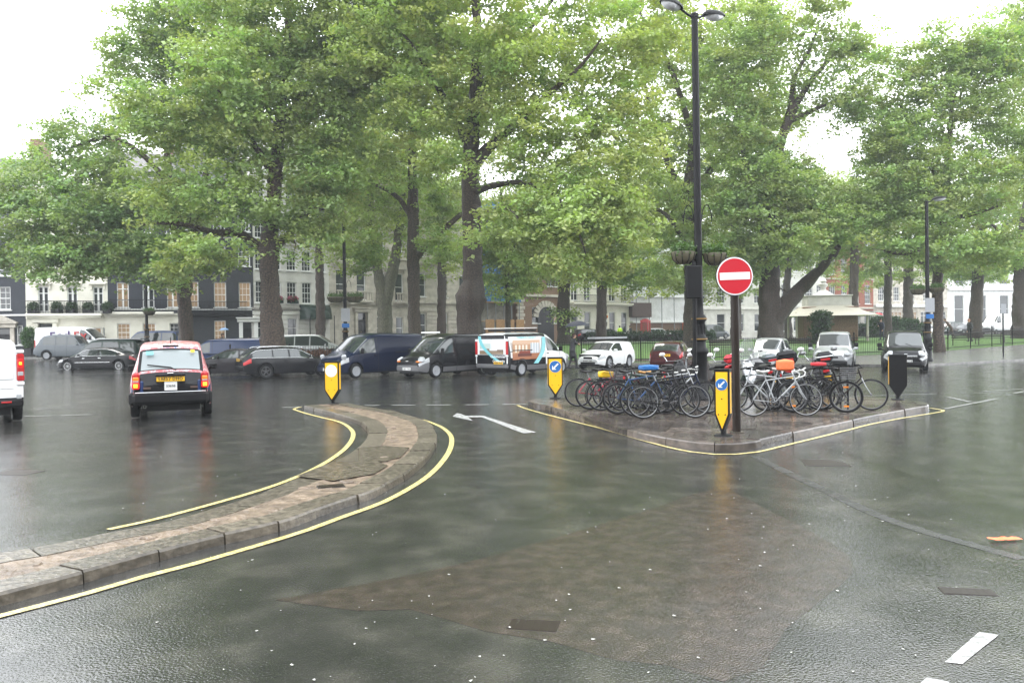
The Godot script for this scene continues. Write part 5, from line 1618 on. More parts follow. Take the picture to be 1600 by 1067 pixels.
	tree("slim straight plane right of the black people carrier", 0.13,
		[[[Vector3(27.41, -0.46, -51.00), 0.61], [Vector3(27.35, 1.18, -51.00), 0.45], [Vector3(27.33, 3.64, -51.00), 0.39], [Vector3(27.39, 6.10, -51.00), 0.37], [Vector3(27.58, 8.14, -51.00), 0.33], [Vector3(27.84, 10.19, -51.00), 0.29], [Vector3(28.11, 13.04, -51.00), 0.20], [Vector3(28.43, 16.71, -51.00), 0.10]], [[Vector3(27.53, 7.94, -51.00), 0.23], [Vector3(28.36, 8.83, -51.00), 0.18], [Vector3(29.01, 9.00, -50.00), 0.14], [Vector3(30.01, 9.34, -49.00), 0.08]], [[Vector3(27.67, 9.37, -51.00), 0.20], [Vector3(28.58, 10.58, -51.00), 0.16], [Vector3(29.61, 11.59, -51.00), 0.12], [Vector3(30.65, 12.60, -51.00), 0.06]], [[Vector3(27.40, 6.71, -51.00), 0.16], [Vector3(25.98, 6.91, -50.00), 0.14], [Vector3(24.28, 6.51, -49.00), 0.12], [Vector3(22.63, 6.55, -48.00), 0.06]], [[Vector3(27.89, 10.59, -51.00), 0.16], [Vector3(26.76, 12.65, -51.00), 0.14], [Vector3(25.76, 14.71, -51.00), 0.10], [Vector3(24.95, 16.35, -51.00), 0.06]], [[Vector3(27.43, 5.69, -51.00), 0.12], [Vector3(25.26, 5.95, -49.00), 0.10], [Vector3(23.97, 6.26, -48.00), 0.08]]],
		[[Vector3(26.77, 13.67, -51.00), Vector3(3.89, 3.48, 3.31)], [Vector3(29.66, 17.10, -51.00), Vector3(3.48, 3.07, 2.96)], [Vector3(24.01, 10.87, -50.00), Vector3(3.01, 2.41, 2.56)], [Vector3(23.45, 9.02, -51.00), Vector3(2.05, 1.64, 1.74)], [Vector3(29.23, 10.61, -49.00), Vector3(3.35, 2.56, 2.85)], [Vector3(25.38, 17.98, -51.00), Vector3(3.07, 2.46, 2.61)], [Vector3(28.87, 19.36, -51.00), Vector3(3.28, 2.25, 2.79)], [Vector3(24.12, 14.53, -51.00), Vector3(2.05, 2.25, 1.74)], [Vector3(26.84, 6.91, -49.00), Vector3(3.55, 1.26, 3.01)], [Vector3(32.14, 19.51, -51.00), Vector3(2.46, 2.46, 2.09)], [Vector3(32.70, 13.79, -51.00), Vector3(2.87, 3.28, 2.44)], [Vector3(29.18, 6.57, -48.00), Vector3(2.51, 1.16, 2.13)], [Vector3(22.82, 7.05, -48.00), Vector3(1.93, 1.08, 1.64)], [Vector3(24.89, 8.71, -49.00), Vector3(2.76, 1.97, 2.34)], [Vector3(24.72, 13.50, -51.00), Vector3(2.05, 2.46, 1.74)]], 440, "bark", mid)
	tree("tree trunk on the lawn left of the third lamp post", 0.13,
		[[[Vector3(39.76, -0.19, -84.00), 0.68], [Vector3(39.73, 3.53, -84.00), 0.51], [Vector3(39.77, 7.58, -84.00), 0.44], [Vector3(39.69, 12.30, -84.00), 0.34], [Vector3(39.61, 17.69, -84.00), 0.17]]],
		[[Vector3(39.63, 12.97, -84.00), Vector3(5.06, 3.38, 4.30)], [Vector3(36.27, 14.37, -84.00), Vector3(4.05, 3.38, 3.44)], [Vector3(42.64, 10.91, -84.00), Vector3(4.05, 2.36, 3.44)], [Vector3(37.90, 8.95, -84.00), Vector3(4.73, 2.03, 4.02)], [Vector3(40.67, 16.32, -84.00), Vector3(5.40, 4.05, 4.59)], [Vector3(33.86, 10.36, -84.00), Vector3(2.70, 2.03, 2.30)]], 170, "bark", mid, 0.11, 20)
	tree("stout tree trunk on the lawn behind the benches", 0.13,
		[[[Vector3(43.12, -0.35, -74.00), 1.19], [Vector3(43.13, 1.43, -74.00), 0.83], [Vector3(43.28, 4.40, -74.00), 0.65], [Vector3(43.49, 7.96, -74.00), 0.54], [Vector3(43.65, 12.12, -74.00), 0.33], [Vector3(43.87, 16.86, -74.00), 0.15]], [[Vector3(43.50, 8.56, -74.00), 0.27], [Vector3(45.30, 10.91, -74.00), 0.21], [Vector3(47.09, 12.07, -74.00), 0.09]]],
		[[Vector3(43.51, 10.34, -74.00), Vector3(4.76, 2.97, 4.05)], [Vector3(45.92, 13.87, -74.00), Vector3(4.16, 3.57, 3.54)], [Vector3(40.56, 12.16, -74.00), Vector3(3.57, 2.38, 3.03)], [Vector3(45.27, 7.94, -74.00), Vector3(4.16, 2.02, 3.54)], [Vector3(41.70, 7.40, -74.00), Vector3(2.97, 1.67, 2.53)], [Vector3(48.85, 8.48, -74.00), Vector3(2.97, 2.38, 2.53)]], 190, "bark", mid, 0.105, 20)
	tree("dark trunk cut by the right edge of the picture", 0.13,
		[[[Vector3(42.27, -0.70, -66.00), 1.22], [Vector3(42.24, 1.42, -66.00), 0.95], [Vector3(42.32, 4.60, -66.00), 0.80], [Vector3(42.51, 8.31, -66.00), 0.64], [Vector3(43.08, 13.07, -66.00), 0.42], [Vector3(43.65, 18.35, -66.00), 0.21]], [[Vector3(42.50, 7.78, -66.00), 0.27], [Vector3(41.19, 9.39, -66.00), 0.21], [Vector3(39.88, 10.47, -66.00), 0.11]]],
		[[Vector3(42.51, 8.31, -66.00), Vector3(3.71, 2.39, 3.16)], [Vector3(44.68, 14.10, -66.00), Vector3(4.77, 4.24, 4.06)], [Vector3(43.13, 18.88, -66.00), Vector3(4.24, 4.24, 3.61)], [Vector3(47.37, 19.35, -66.00), Vector3(5.31, 5.84, 4.51)], [Vector3(45.83, 25.70, -66.00), Vector3(4.77, 4.77, 4.06)], [Vector3(42.13, 26.28, -66.00), Vector3(3.18, 3.71, 2.71)]], 280, "bark_dark", deep, 0.118, 20)
	tree("pale plane far behind the white corner building side of the garden", 0.13,
		[[[Vector3(26.72, -0.20, -95.00), 0.99], [Vector3(26.77, 4.00, -95.00), 0.76], [Vector3(26.83, 9.34, -95.00), 0.69], [Vector3(26.76, 16.20, -95.00), 0.53], [Vector3(26.61, 23.06, -95.00), 0.31]]],
		[[Vector3(26.15, 16.21, -95.00), Vector3(6.87, 4.58, 5.84)], [Vector3(20.09, 20.10, -95.00), Vector3(6.87, 4.58, 5.84)], [Vector3(33.04, 19.16, -95.00), Vector3(6.11, 3.82, 5.19)], [Vector3(27.02, 26.09, -95.00), Vector3(8.40, 4.58, 7.14)], [Vector3(15.44, 14.08, -95.00), Vector3(5.35, 3.82, 4.54)], [Vector3(21.48, 9.04, -95.00), Vector3(5.35, 2.60, 4.54)], [Vector3(33.71, 10.39, -95.00), Vector3(5.35, 2.75, 4.54)], [Vector3(26.04, 7.06, -95.00), Vector3(4.58, 1.99, 3.89)], [Vector3(13.07, 7.63, -95.00), Vector3(3.82, 1.99, 3.25)], [Vector3(16.90, 8.72, -95.00), Vector3(4.58, 2.29, 3.89)]], 400, "bark", fresh, 0.13, 22)
	tree("pale plane far behind the left end of the garden", 0.13,
		[[[Vector3(-6.91, 0.57, -78.00), 0.69], [Vector3(-6.86, 4.02, -78.00), 0.56], [Vector3(-6.79, 8.40, -78.00), 0.50], [Vector3(-6.83, 14.04, -78.00), 0.38], [Vector3(-6.88, 19.66, -78.00), 0.22]]],
		[[Vector3(-6.68, 15.91, -78.00), Vector3(5.02, 3.76, 4.26)], [Vector3(-12.22, 22.23, -78.00), Vector3(5.64, 3.76, 4.80)], [Vector3(-17.14, 27.29, -78.00), Vector3(5.02, 3.76, 4.26)], [Vector3(-2.21, 22.09, -78.00), Vector3(5.02, 4.39, 4.26)], [Vector3(-5.91, 25.89, -78.00), Vector3(6.90, 3.76, 5.86)], [Vector3(-6.77, 9.66, -78.00), Vector3(3.76, 2.26, 3.20)]], 300, "bark", fresh, 0.125, 22)
	tree("pale plane seen far off between the kiosk and the third lamp", 0.13,
		[[[Vector3(49.83, -0.61, -100.00), 0.88], [Vector3(49.87, 3.81, -100.00), 0.72], [Vector3(49.93, 9.43, -100.00), 0.64], [Vector3(49.84, 16.66, -100.00), 0.48], [Vector3(49.75, 23.87, -100.00), 0.28]]],
		[[Vector3(50.00, 16.65, -100.00), Vector3(6.43, 4.02, 5.47)], [Vector3(43.60, 19.15, -100.00), Vector3(4.82, 3.22, 4.10)], [Vector3(56.44, 18.97, -100.00), Vector3(6.43, 4.02, 5.47)], [Vector3(62.84, 16.47, -100.00), Vector3(5.63, 4.02, 4.78)], [Vector3(51.54, 9.81, -100.00), Vector3(4.82, 2.41, 4.10)], [Vector3(44.30, 8.71, -100.00), Vector3(4.82, 2.09, 4.10)], [Vector3(59.57, 9.30, -100.00), Vector3(4.82, 2.09, 4.10)]], 280, "bark", fresh, 0.135, 22)
	tree("slender trunk behind the left end of kiosk", 0.13,
		[[[Vector3(29.99, -0.08, -86.00), 0.62], [Vector3(29.89, 3.03, -86.00), 0.52], [Vector3(29.79, 6.48, -86.00), 0.45], [Vector3(30.26, 11.31, -86.00), 0.35], [Vector3(30.59, 16.82, -86.00), 0.17]]],
		[[Vector3(30.54, 12.00, -86.00), Vector3(4.15, 3.46, 3.53)], [Vector3(33.33, 14.72, -86.00), Vector3(4.15, 3.11, 3.53)]], 120, "bark_dark", mid, 0.11, 20)
	tree("brown trunk before the red brick house", 0.13,
		[[[Vector3(34.27, -0.04, -80.00), 0.71], [Vector3(34.37, 3.50, -80.00), 0.58], [Vector3(34.47, 6.71, -80.00), 0.51], [Vector3(34.58, 11.20, -80.00), 0.39], [Vector3(34.89, 16.33, -80.00), 0.16]]],
		[[Vector3(34.53, 12.49, -80.00), Vector3(4.50, 3.22, 3.83)], [Vector3(36.80, 15.02, -80.00), Vector3(3.86, 3.22, 3.28)], [Vector3(32.31, 15.08, -80.00), Vector3(3.22, 2.89, 2.73)]], 150, "bark", mid, 0.11, 20)
	tree("tree beyond the carved stone house at the back of the square", 0.13,
		[[[Vector3(8.99, 0.31, -80.00), 0.84], [Vector3(9.05, 4.49, -80.00), 0.64], [Vector3(9.24, 9.63, -80.00), 0.51], [Vector3(9.52, 16.04, -80.00), 0.29]]],
		[[Vector3(9.48, 12.84, -80.00), Vector3(5.14, 4.18, 4.37)], [Vector3(5.99, 16.09, -80.00), Vector3(5.14, 4.50, 4.37)], [Vector3(13.69, 15.98, -80.00), Vector3(5.14, 4.50, 4.37)], [Vector3(10.55, 21.15, -80.00), Vector3(5.79, 4.50, 4.92)], [Vector3(8.46, 8.36, -80.00), Vector3(5.79, 2.57, 4.92)], [Vector3(15.55, 10.18, -80.00), Vector3(4.50, 3.22, 3.83)], [Vector3(3.99, 10.99, -80.00), Vector3(3.86, 3.22, 3.28)]], 240, "bark", mid, 0.115, 20)
	tree("tree standing behind the tall pale block corner", 0.13,
		[[[Vector3(-15.92, 0.91, -66.00), 0.58], [Vector3(-15.87, 4.36, -66.00), 0.48], [Vector3(-15.91, 8.60, -66.00), 0.37], [Vector3(-15.93, 13.89, -66.00), 0.21]]],
		[[Vector3(-15.74, 12.30, -66.00), Vector3(3.18, 2.39, 2.71)], [Vector3(-14.10, 15.45, -66.00), Vector3(3.18, 2.92, 2.71)], [Vector3(-17.27, 16.02, -66.00), Vector3(2.65, 2.65, 2.25)]], 150, "bark", deep, 0.105, 18)



# ------------------------------------------------------------------ vehicles
func curve_at(c: Array, x: float) -> float:
	if x <= c[0][0]: return c[0][1]
	for i in c.size() - 1:
		if x <= c[i + 1][0]:
			var f: float = (x - c[i][0]) / maxf(c[i + 1][0] - c[i][0], 1e-5)
			return lerpf(c[i][1], c[i + 1][1], f)
	return c[-1][1]


func soft(c: Array, x: float, s: float) -> float:
	if c.size() == 1: return c[0][1]
	var t := 0.0
	for k in 5: t += curve_at(c, x + (k - 2) * s * 0.5)
	return t / 5.0


# S: L, top, belt, wt (half width at the roof edge), wb (at the belt), wm (at the flank) as curves of x (front is +x), sill, xr, xf, r (wheel), arch
# patches: [name, material, x0, x1, rail0, rail1] painted on or set into the skin; a part each side where it does not cross the middle
func ring(S: Dictionary, x: float, s: float) -> PackedVector3Array:
	var sm: float = S.get("soft", 0.07)
	var yt := soft(S.top, x, sm)
	var sill: float = soft(S.sill, x, 0.05) if S.sill is Array else S.sill
	var crown: float = S.get("crown", 0.05)
	var wm := soft(S.wm, x, sm)
	var wb := minf(soft(S.wb, x, sm), wm)
	var wt := minf(soft(S.wt, x, sm), wb)
	var yb := minf(soft(S.belt, x, sm), yt - crown - 0.02)
	yb = maxf(yb, sill + 0.08)
	var y3 := maxf(yt - crown, yb + 0.015)
	var ys := sill
	var flare := 0.0
	for xw in [S.xr, S.xf]:
		var d := absf(x - xw)
		if d < S.arch:
			ys = maxf(ys, S.r + sqrt(S.arch * S.arch - d * d))
			flare = 0.012
	var p3 := Vector3(x, y3, wt * s)
	var pb := Vector3(x, yb, wb * s)
	var y7 := maxf(lerpf(yb, sill, 0.3), ys + 0.06)
	var y8 := maxf(lerpf(yb, sill, 0.72), ys + 0.03)
	y7 = minf(y7, yb - 0.01) if ys + 0.06 < yb else maxf(y7, yb)
	return PackedVector3Array([Vector3(x, yt, 0), Vector3(x, lerpf(yt, y3, 0.16), wt * 0.5 * s), Vector3(x, lerpf(yt, y3, 0.5), wt * 0.9 * s), p3, p3.lerp(pb, 0.1), p3.lerp(pb, 0.92), pb,
		Vector3(x, y7, (wm + flare * 0.3) * s), Vector3(x, y8, (wm + flare) * s), Vector3(x, ys, (wm - 0.035 + flare * 2.0) * s)])


func vehicle_body(S: Dictionary, t: Node3D, paint: Material) -> void:
	var L: float = S.L
	var xs := []
	var x := -L / 2
	while x < L / 2:
		xs.append(x)
		x += 0.07
	for e in [0.0, 0.012, 0.03, 0.06, 0.11]:
		xs.append(-L / 2 + e)
		xs.append(L / 2 - e)
	for xw in [S.xr, S.xf]:
		for e in [-1.0, 1.0]:
			xs.append(xw + e * S.arch)
			xs.append(xw + e * (S.arch - 0.004))
			xs.append(xw + e * S.arch * 0.93)
	var patches: Array = S.patches.duplicate()
	for q in patches:
		xs.append(clampf(q[2], -L / 2, L / 2))
		xs.append(clampf(q[3], -L / 2, L / 2))
	xs.sort()
	var keep := [xs[0]]
	for q in xs:
		if q - keep[-1] > 0.0035: keep.append(q)
	xs = keep
	var bins := {}
	for s: float in [1.0, -1.0]:
		var rings := []
		for q in xs: rings.append(ring(S, q, s))
		var nrm := []
		for i in rings.size():
			var a: PackedVector3Array = rings[maxi(i - 1, 0)]
			var c: PackedVector3Array = rings[mini(i + 1, rings.size() - 1)]
			var r: PackedVector3Array = rings[i]
			var row := PackedVector3Array()
			for k in 10:
				var du := c[k] - a[k]
				var dv := r[mini(k + 1, 9)] - r[maxi(k - 1, 0)]
				if k == 0: dv = Vector3(0, 0, s)
				var m := du.cross(dv).normalized() * -s
				if k == 0 and m.y < 0: m = -m
				row.append(m)
			nrm.append(row)
		for i in rings.size() - 1:
			var mx: float = (xs[i] + xs[i + 1]) / 2
			for k in 9:
				var key := "body"
				for q in patches:
					if mx > q[2] and mx < q[3] and k >= q[4] and k < q[5]:
						key = q[0] + ("|" if q[4] == 0 else ("|%d" % int(s)))
						key += "|%.2f" % q[2]
						if not bins.has(key): bins[key] = [Mb.new(), q[1], q[0]]
						break
				if key == "body" and not bins.has(key): bins[key] = [Mb.new(), paint, "body"]
				var b: Mb = bins[key][0]
				var a: PackedVector3Array = rings[i]
				var c: PackedVector3Array = rings[i + 1]
				if a[k].distance_squared_to(a[k + 1]) < 1e-7 and c[k].distance_squared_to(c[k + 1]) < 1e-7: continue
				if s > 0: b.quad_n(a[k + 1], c[k + 1], c[k], a[k], nrm[i][k + 1], nrm[i + 1][k + 1], nrm[i + 1][k], nrm[i][k])
				else: b.quad_n(a[k], c[k], c[k + 1], a[k + 1], nrm[i][k], nrm[i + 1][k], nrm[i + 1][k + 1], nrm[i][k + 1])
	# flat ends
	for e in 2:
		var r: PackedVector3Array = ring(S, xs[0] if e == 0 else xs[-1], 1.0)
		for k in 9:
			var key := "body"
			for q in S.get("rear_rows" if e == 0 else "front_rows", []):
				if k >= q[2] and k < q[3]:
					key = "end%d%s" % [e, q[0]]
					if not bins.has(key): bins[key] = [Mb.new(), q[1], q[0]]
			var b: Mb = bins[key][0]
			var a := r[k]
			var c := r[k + 1]
			if absf(a.y - c.y) < 1e-4: continue
			var am := a * Vector3(1, 1, -1)
			var cm := c * Vector3(1, 1, -1)
			if e == 0: b.quad(cm, c, a, am)
			else: b.quad(c, cm, am, a)
	for key in bins:
		obj(bins[key][2], bins[key][0], bins[key][1], t)
	# dark floor and arches within
	var u := Mb.new()
	var wmid := soft(S.wm, 0.0, 0.1)
	var floor_top: float = minf(soft(S.belt, 0.0, 0.1) - 0.12, 0.85)
	u.box(Vector3(0, (0.2 + floor_top) / 2, 0), Vector3(L - 0.3, floor_top - 0.2, (wmid - 0.26) * 2))
	u.box(Vector3((S.xr + S.xf) / 2, 0.36, 0), Vector3(S.xf - S.xr - S.arch * 2 - 0.03, 0.26, (wmid - 0.05) * 2))
	obj("underbody", u, M.black_plastic, t)


var wheel_cache := {}


func wheel(t: Node3D, at: Vector3, r: float, w: float, style: String, face: float) -> void:
	var key := "%s %.2f %.2f" % [style, r, w]
	if not wheel_cache.has(key):
		var ty := Mb.new()
		ty.t = Transform3D(Basis(Vector3.RIGHT, PI / 2), Vector3.ZERO)
		var ri := r * 0.66
		ty.lathe([Vector2(ri, -w * 0.42), Vector2(r * 0.93, -w / 2), Vector2(r, -w * 0.36), Vector2(r, w * 0.36), Vector2(r * 0.93, w / 2), Vector2(ri, w * 0.42)], 24)
		var rm := Mb.new()
		rm.t = Transform3D(Basis(Vector3.RIGHT, PI / 2), Vector3.ZERO)
		rm.lathe([Vector2(ri + 0.004, w * 0.2), Vector2(ri + 0.004, w * 0.44), Vector2(ri * 0.9, w * 0.44), Vector2(ri * 0.86, w * 0.2)], 24)
		rm.lathe([Vector2(0.001, w * 0.36), Vector2(r * 0.16, w * 0.36), Vector2(r * 0.18, w * 0.2)], 12)
		if style == "steel":
			rm.lathe([Vector2(ri * 0.88, w * 0.28), Vector2(ri * 0.62, w * 0.36), Vector2(ri * 0.3, w * 0.22), Vector2(0.0, w * 0.22)], 20)
		else:
			var n := 5 if style != "many" else 9
			for k in n:
				rm.t = Transform3D(Basis(Vector3(0, 0, 1), TAU * k / n), Vector3.ZERO)
				rm.bbox(Vector3(0, ri * 0.52, w * 0.33), Vector3(ri * (0.26 if n == 5 else 0.14), ri * 0.84, w * 0.12), 0.012)
		var hub := Mb.new()
		hub.t = Transform3D(Basis(Vector3.RIGHT, PI / 2), Vector3.ZERO)
		hub.lathe([Vector2(0.0, w * 0.08), Vector2(ri * 0.9, w * 0.08), Vector2(ri * 0.9, -w * 0.3), Vector2(0, -w * 0.3)], 16)
		wheel_cache[key] = [ty.mesh(M.rubber), rm.mesh(null), hub.mesh(M.black_plastic)]
	var m: Array = wheel_cache[key]
	var turned := Basis() if face > 0 else Basis(Vector3.UP, PI)
	var o := inst("wheel", m[0], t, Transform3D(turned, at))
	var rim := inst("rim", m[1], o)
	rim.material_override = M.dark_alloy if style == "dark" else (M.sign_grey if style == "steel" else M.alloy)
	inst("brake_drum", m[2], o)


func plate(t: Node3D, text: String, at: Vector3, back: bool, w := 0.52, tilt := 0.0) -> void:
	var b := Mb.new()
	b.bbox(Vector3.ZERO, Vector3(w, 0.115, 0.015), 0.004)
	var o := obj("number_plate", b, M.plate_yellow if back else M.plate_white, t)
	o.position = at
	o.basis = Basis(Vector3.UP, -PI / 2 if back else PI / 2) * Basis(Vector3.RIGHT, tilt)
	words(text, 0.105, M.lettering_black, "lettering", o, Transform3D(Basis(), Vector3(0, 0, 0.009)), 0.003, true)


func mirrors(t: Node3D, x: float, y: float, z: float, m: Material, h := 0.17) -> void:
	for s in [-1.0, 1.0]:
		var b := Mb.new()
		b.bbox(Vector3(x, y, (z + 0.13) * s), Vector3(0.1, h, 0.2), 0.035)
		b.tube([Vector3(x + 0.02, y - h * 0.4, (z - 0.03) * s), Vector3(x, y - h * 0.3, (z + 0.08) * s)], 0.025, 5)
		obj("wing_mirror", b, m, t)


func wipers(t: Node3D, x0: float, y0: float, x1: float, y1: float, w: float) -> void:
	for s in [-0.55, 0.05]:
		var b := Mb.new()
		b.tube([Vector3(x0, y0, w * s), Vector3(lerpf(x0, x1, 0.25), lerpf(y0, y1, 0.25) + 0.02, w * (s + 0.5))], 0.012, 4)
		obj("wiper", b, M.black_plastic, t)


func lump(called: String, t: Node3D, m: Material, c: Vector3, s: Vector3, e := 0.02, basis := Basis()) -> MeshInstance3D:
	var b := Mb.new()
	b.bbox(c, s, e, basis)
	return obj(called, b, m, t)


func four_wheels(S: Dictionary, t: Node3D, style: String, w := 0.2) -> void:
	for x in [S.xr, S.xf]:
		for s in [-1.0, 1.0]:
			wheel(t, Vector3(x, S.r, s * (soft(S.wm, x, 0.1) - w * 0.5 + 0.012)), S.r, w, style, s)


func spot(px: Vector3) -> Vector3:
	return on_land(px)


func van_shape(L: float, H: float, w: float, glazed: String) -> Dictionary:
	# a panel van with a short sloping nose
	var h := L / 2
	var S := {"L": L, "crown": 0.12, "soft": 0.09, "sill": [[-h, 0.42], [-h + 0.5, 0.3], [h - 0.4, 0.26], [h, 0.32]], "r": 0.33, "arch": 0.4, "xr": -h + 0.95, "xf": h - 0.86,
		"top": [[-h, H - 0.06], [-h + 0.06, H - 0.02], [0.2, H], [h - 1.85, H - 0.05], [h - 1.62, H - 0.14], [h - 0.78, H * 0.605], [h - 0.68, H * 0.575], [h - 0.12, H * 0.46], [h - 0.03, H * 0.4], [h, H * 0.33]],
		"belt": [[-h, H * 0.53], [h - 0.85, H * 0.53], [h - 0.3, H * 0.46], [h, H * 0.3]],
		"wm": [[-h, w - 0.025], [-h + 0.1, w], [h - 0.75, w], [h - 0.25, w * 0.92], [h - 0.08, w * 0.82], [h, w * 0.72]],
		"wb": [[-h, w - 0.03], [-h + 0.1, w - 0.01], [h - 0.75, w - 0.02], [h - 0.25, w * 0.88], [h, w * 0.66]],
		"wt": [[-h, w - 0.17], [h - 1.7, w - 0.17], [h - 0.8, w - 0.12], [h - 0.25, w * 0.8], [h, w * 0.6]]}
	var p := [["windscreen", M.car_glass, h - 1.6, h - 0.8, 0, 3], ["cab_window", M.car_glass, h - 1.98, h - 1.1, 4, 5], ["door_seam", M.black_plastic, h - 2.12, h - 2.1, 3, 9], ["door_seam", M.black_plastic, h - 1.02, h - 1.0, 5, 7]]
	if glazed == "windows":
		p.append(["side_window", M.car_glass, -h + 0.35, -h + 1.5, 4, 5])
		p.append(["side_window", M.car_glass, -h + 1.6, h - 2.2, 4, 5])
	S.patches = p
	S.H = H
	S.w = w
	return S


func van(called: String, label: String, at: Vector3, turn: float, paint: Material, S: Dictionary, plates: Array, o := {}) -> Node3D:
	var t := thing(called, label, o.get("cat", "van"), at, turn, o.get("group", ""))
	var h: float = S.L / 2
	var H: float = S.H
	var w: float = S.w
	var trim: Material = o.get("trim", M.grey_plastic)
	S.patches.append_array([["headlamp", M.lamp_glass, h - 0.5, h - 0.045, 5, 7], ["bumper", trim, h - 0.48, h + 0.1, 7, 9], ["rear_lamp", M.red_glass, -h - 0.1, -h + 0.1, 5, 8], ["bumper", trim, -h - 0.1, -h + 0.3, 8, 9], ["side_trim", trim, -h + 0.3, S.xf - 0.42, 8, 9]])
	S.front_rows = [["bumper", trim, 6, 9]]
	S.rear_rows = [["bumper", trim, 8, 9]]
	vehicle_body(S, t, paint)
	four_wheels(S, t, o.get("rim", "steel"))
	mirrors(t, h - 1.12, H * 0.6, w, o.get("mirror", M.black_plastic), 0.24)
	lump("front_bumper", t, trim, Vector3(h - 0.07, 0.44, 0), Vector3(0.2, 0.3, w * 1.5), 0.06)
	lump("grille", t, M.black_plastic, Vector3(h - 0.05, H * 0.355, 0), Vector3(0.12, 0.1, w * 0.95), 0.03)
	lump("rear_bumper", t, trim, Vector3(-h + 0.02, 0.47, 0), Vector3(0.16, 0.2, w * 1.96), 0.05)
	var b := Mb.new()
	b.bbox(Vector3(h + 0.0, H * 0.385, 0), Vector3(0.05, 0.05, 0.16), 0.015)
	obj("badge", b, M.chrome, t)
	for s in [-1.0, 1.0]:
		if not o.has("no_lump"): lump("headlamp_glass", t, M.lamp_glass, Vector3(h - 0.22, H * 0.42, s * w * 0.74), Vector3(0.34, 0.17, 0.3), 0.07, Basis(Vector3.UP, s * -0.75) * Basis(Vector3.BACK, -0.5))
		if o.get("amber", false): lump("indicator", t, M.amber_glass, Vector3(h - 0.1, H * 0.375, s * w * 0.7), Vector3(0.16, 0.06, 0.26), 0.02, Basis(Vector3.UP, s * -0.75))
		lump("door_handle", t, M.black_plastic, Vector3(h - 1.95, H * 0.5, s * (w + 0.005)), Vector3(0.15, 0.035, 0.03), 0.01)
	if not o.has("slider_off"):
		for s in [-1.0, 1.0]:
			lump("slide_rail", t, M.black_plastic, Vector3(-h + 1.0, H * 0.56, s * (w - 0.022)), Vector3(1.6, 0.035, 0.03), 0.008)
	b = Mb.new()
	b.box(Vector3(-h - 0.004, H * 0.62, 0), Vector3(0.008, H * 0.62, 0.02))
	obj("rear_door_gap", b, M.black_plastic, t)
	wipers(t, h - 0.76, H * 0.6, h - 1.4, H * 0.9, w)
	if plates[0]: plate(t, plates[0], Vector3(h + 0.04, 0.42, 0), false)
	if plates[1]: plate(t, plates[1], Vector3(-h - 0.075, 0.62, 0.45), true)
	return t


func car(called: String, label: String, at: Vector3, turn: float, paint: Material, S: Dictionary, plates: Array, o := {}) -> Node3D:
	var t := thing(called, label, o.get("cat", "car"), at, turn, o.get("group", ""))
	var h: float = S.L / 2
	vehicle_body(S, t, paint)
	four_wheels(S, t, o.get("rim", "alloy"), o.get("tyre", 0.21))
	var w := soft(S.wm, 0.0, 0.1)
	if o.has("mirror_x"): mirrors(t, o.mirror_x, soft(S.belt, 0.0, 0.1) + 0.09, w - 0.03, paint, 0.13)
	lump("front_bumper", t, paint, Vector3(h - 0.1, 0.42, 0), Vector3(0.2, 0.28, w * 1.35), 0.08)
	lump("lower_grille", t, M.black_plastic, Vector3(h - 0.0, 0.34, 0), Vector3(0.03, 0.1, w * 1.0), 0.01)
	lump("grille", t, M.black_plastic, Vector3(h - 0.015, 0.6, 0), Vector3(0.05, 0.12, w * 0.62), 0.02)
	lump("rear_bumper", t, paint, Vector3(-h + 0.06, 0.5, 0), Vector3(0.2, 0.24, w * 1.6), 0.07)
	for s in [-1.0, 1.0]:
		for x in o.get("handles", [-0.35, 0.65]): lump("door_handle", t, o.get("brightwork", paint), Vector3(x, soft(S.belt, x, 0.1) - 0.1, s * (soft(S.wm, x, 0.1) - 0.01)), Vector3(0.18, 0.03, 0.04), 0.01)
	if plates[0]: plate(t, plates[0], Vector3(h + 0.012, 0.46, 0), false)
	if plates[1]: plate(t, plates[1], Vector3(-h - 0.045, o.get("plate_y", 0.62), 0), true)
	return t


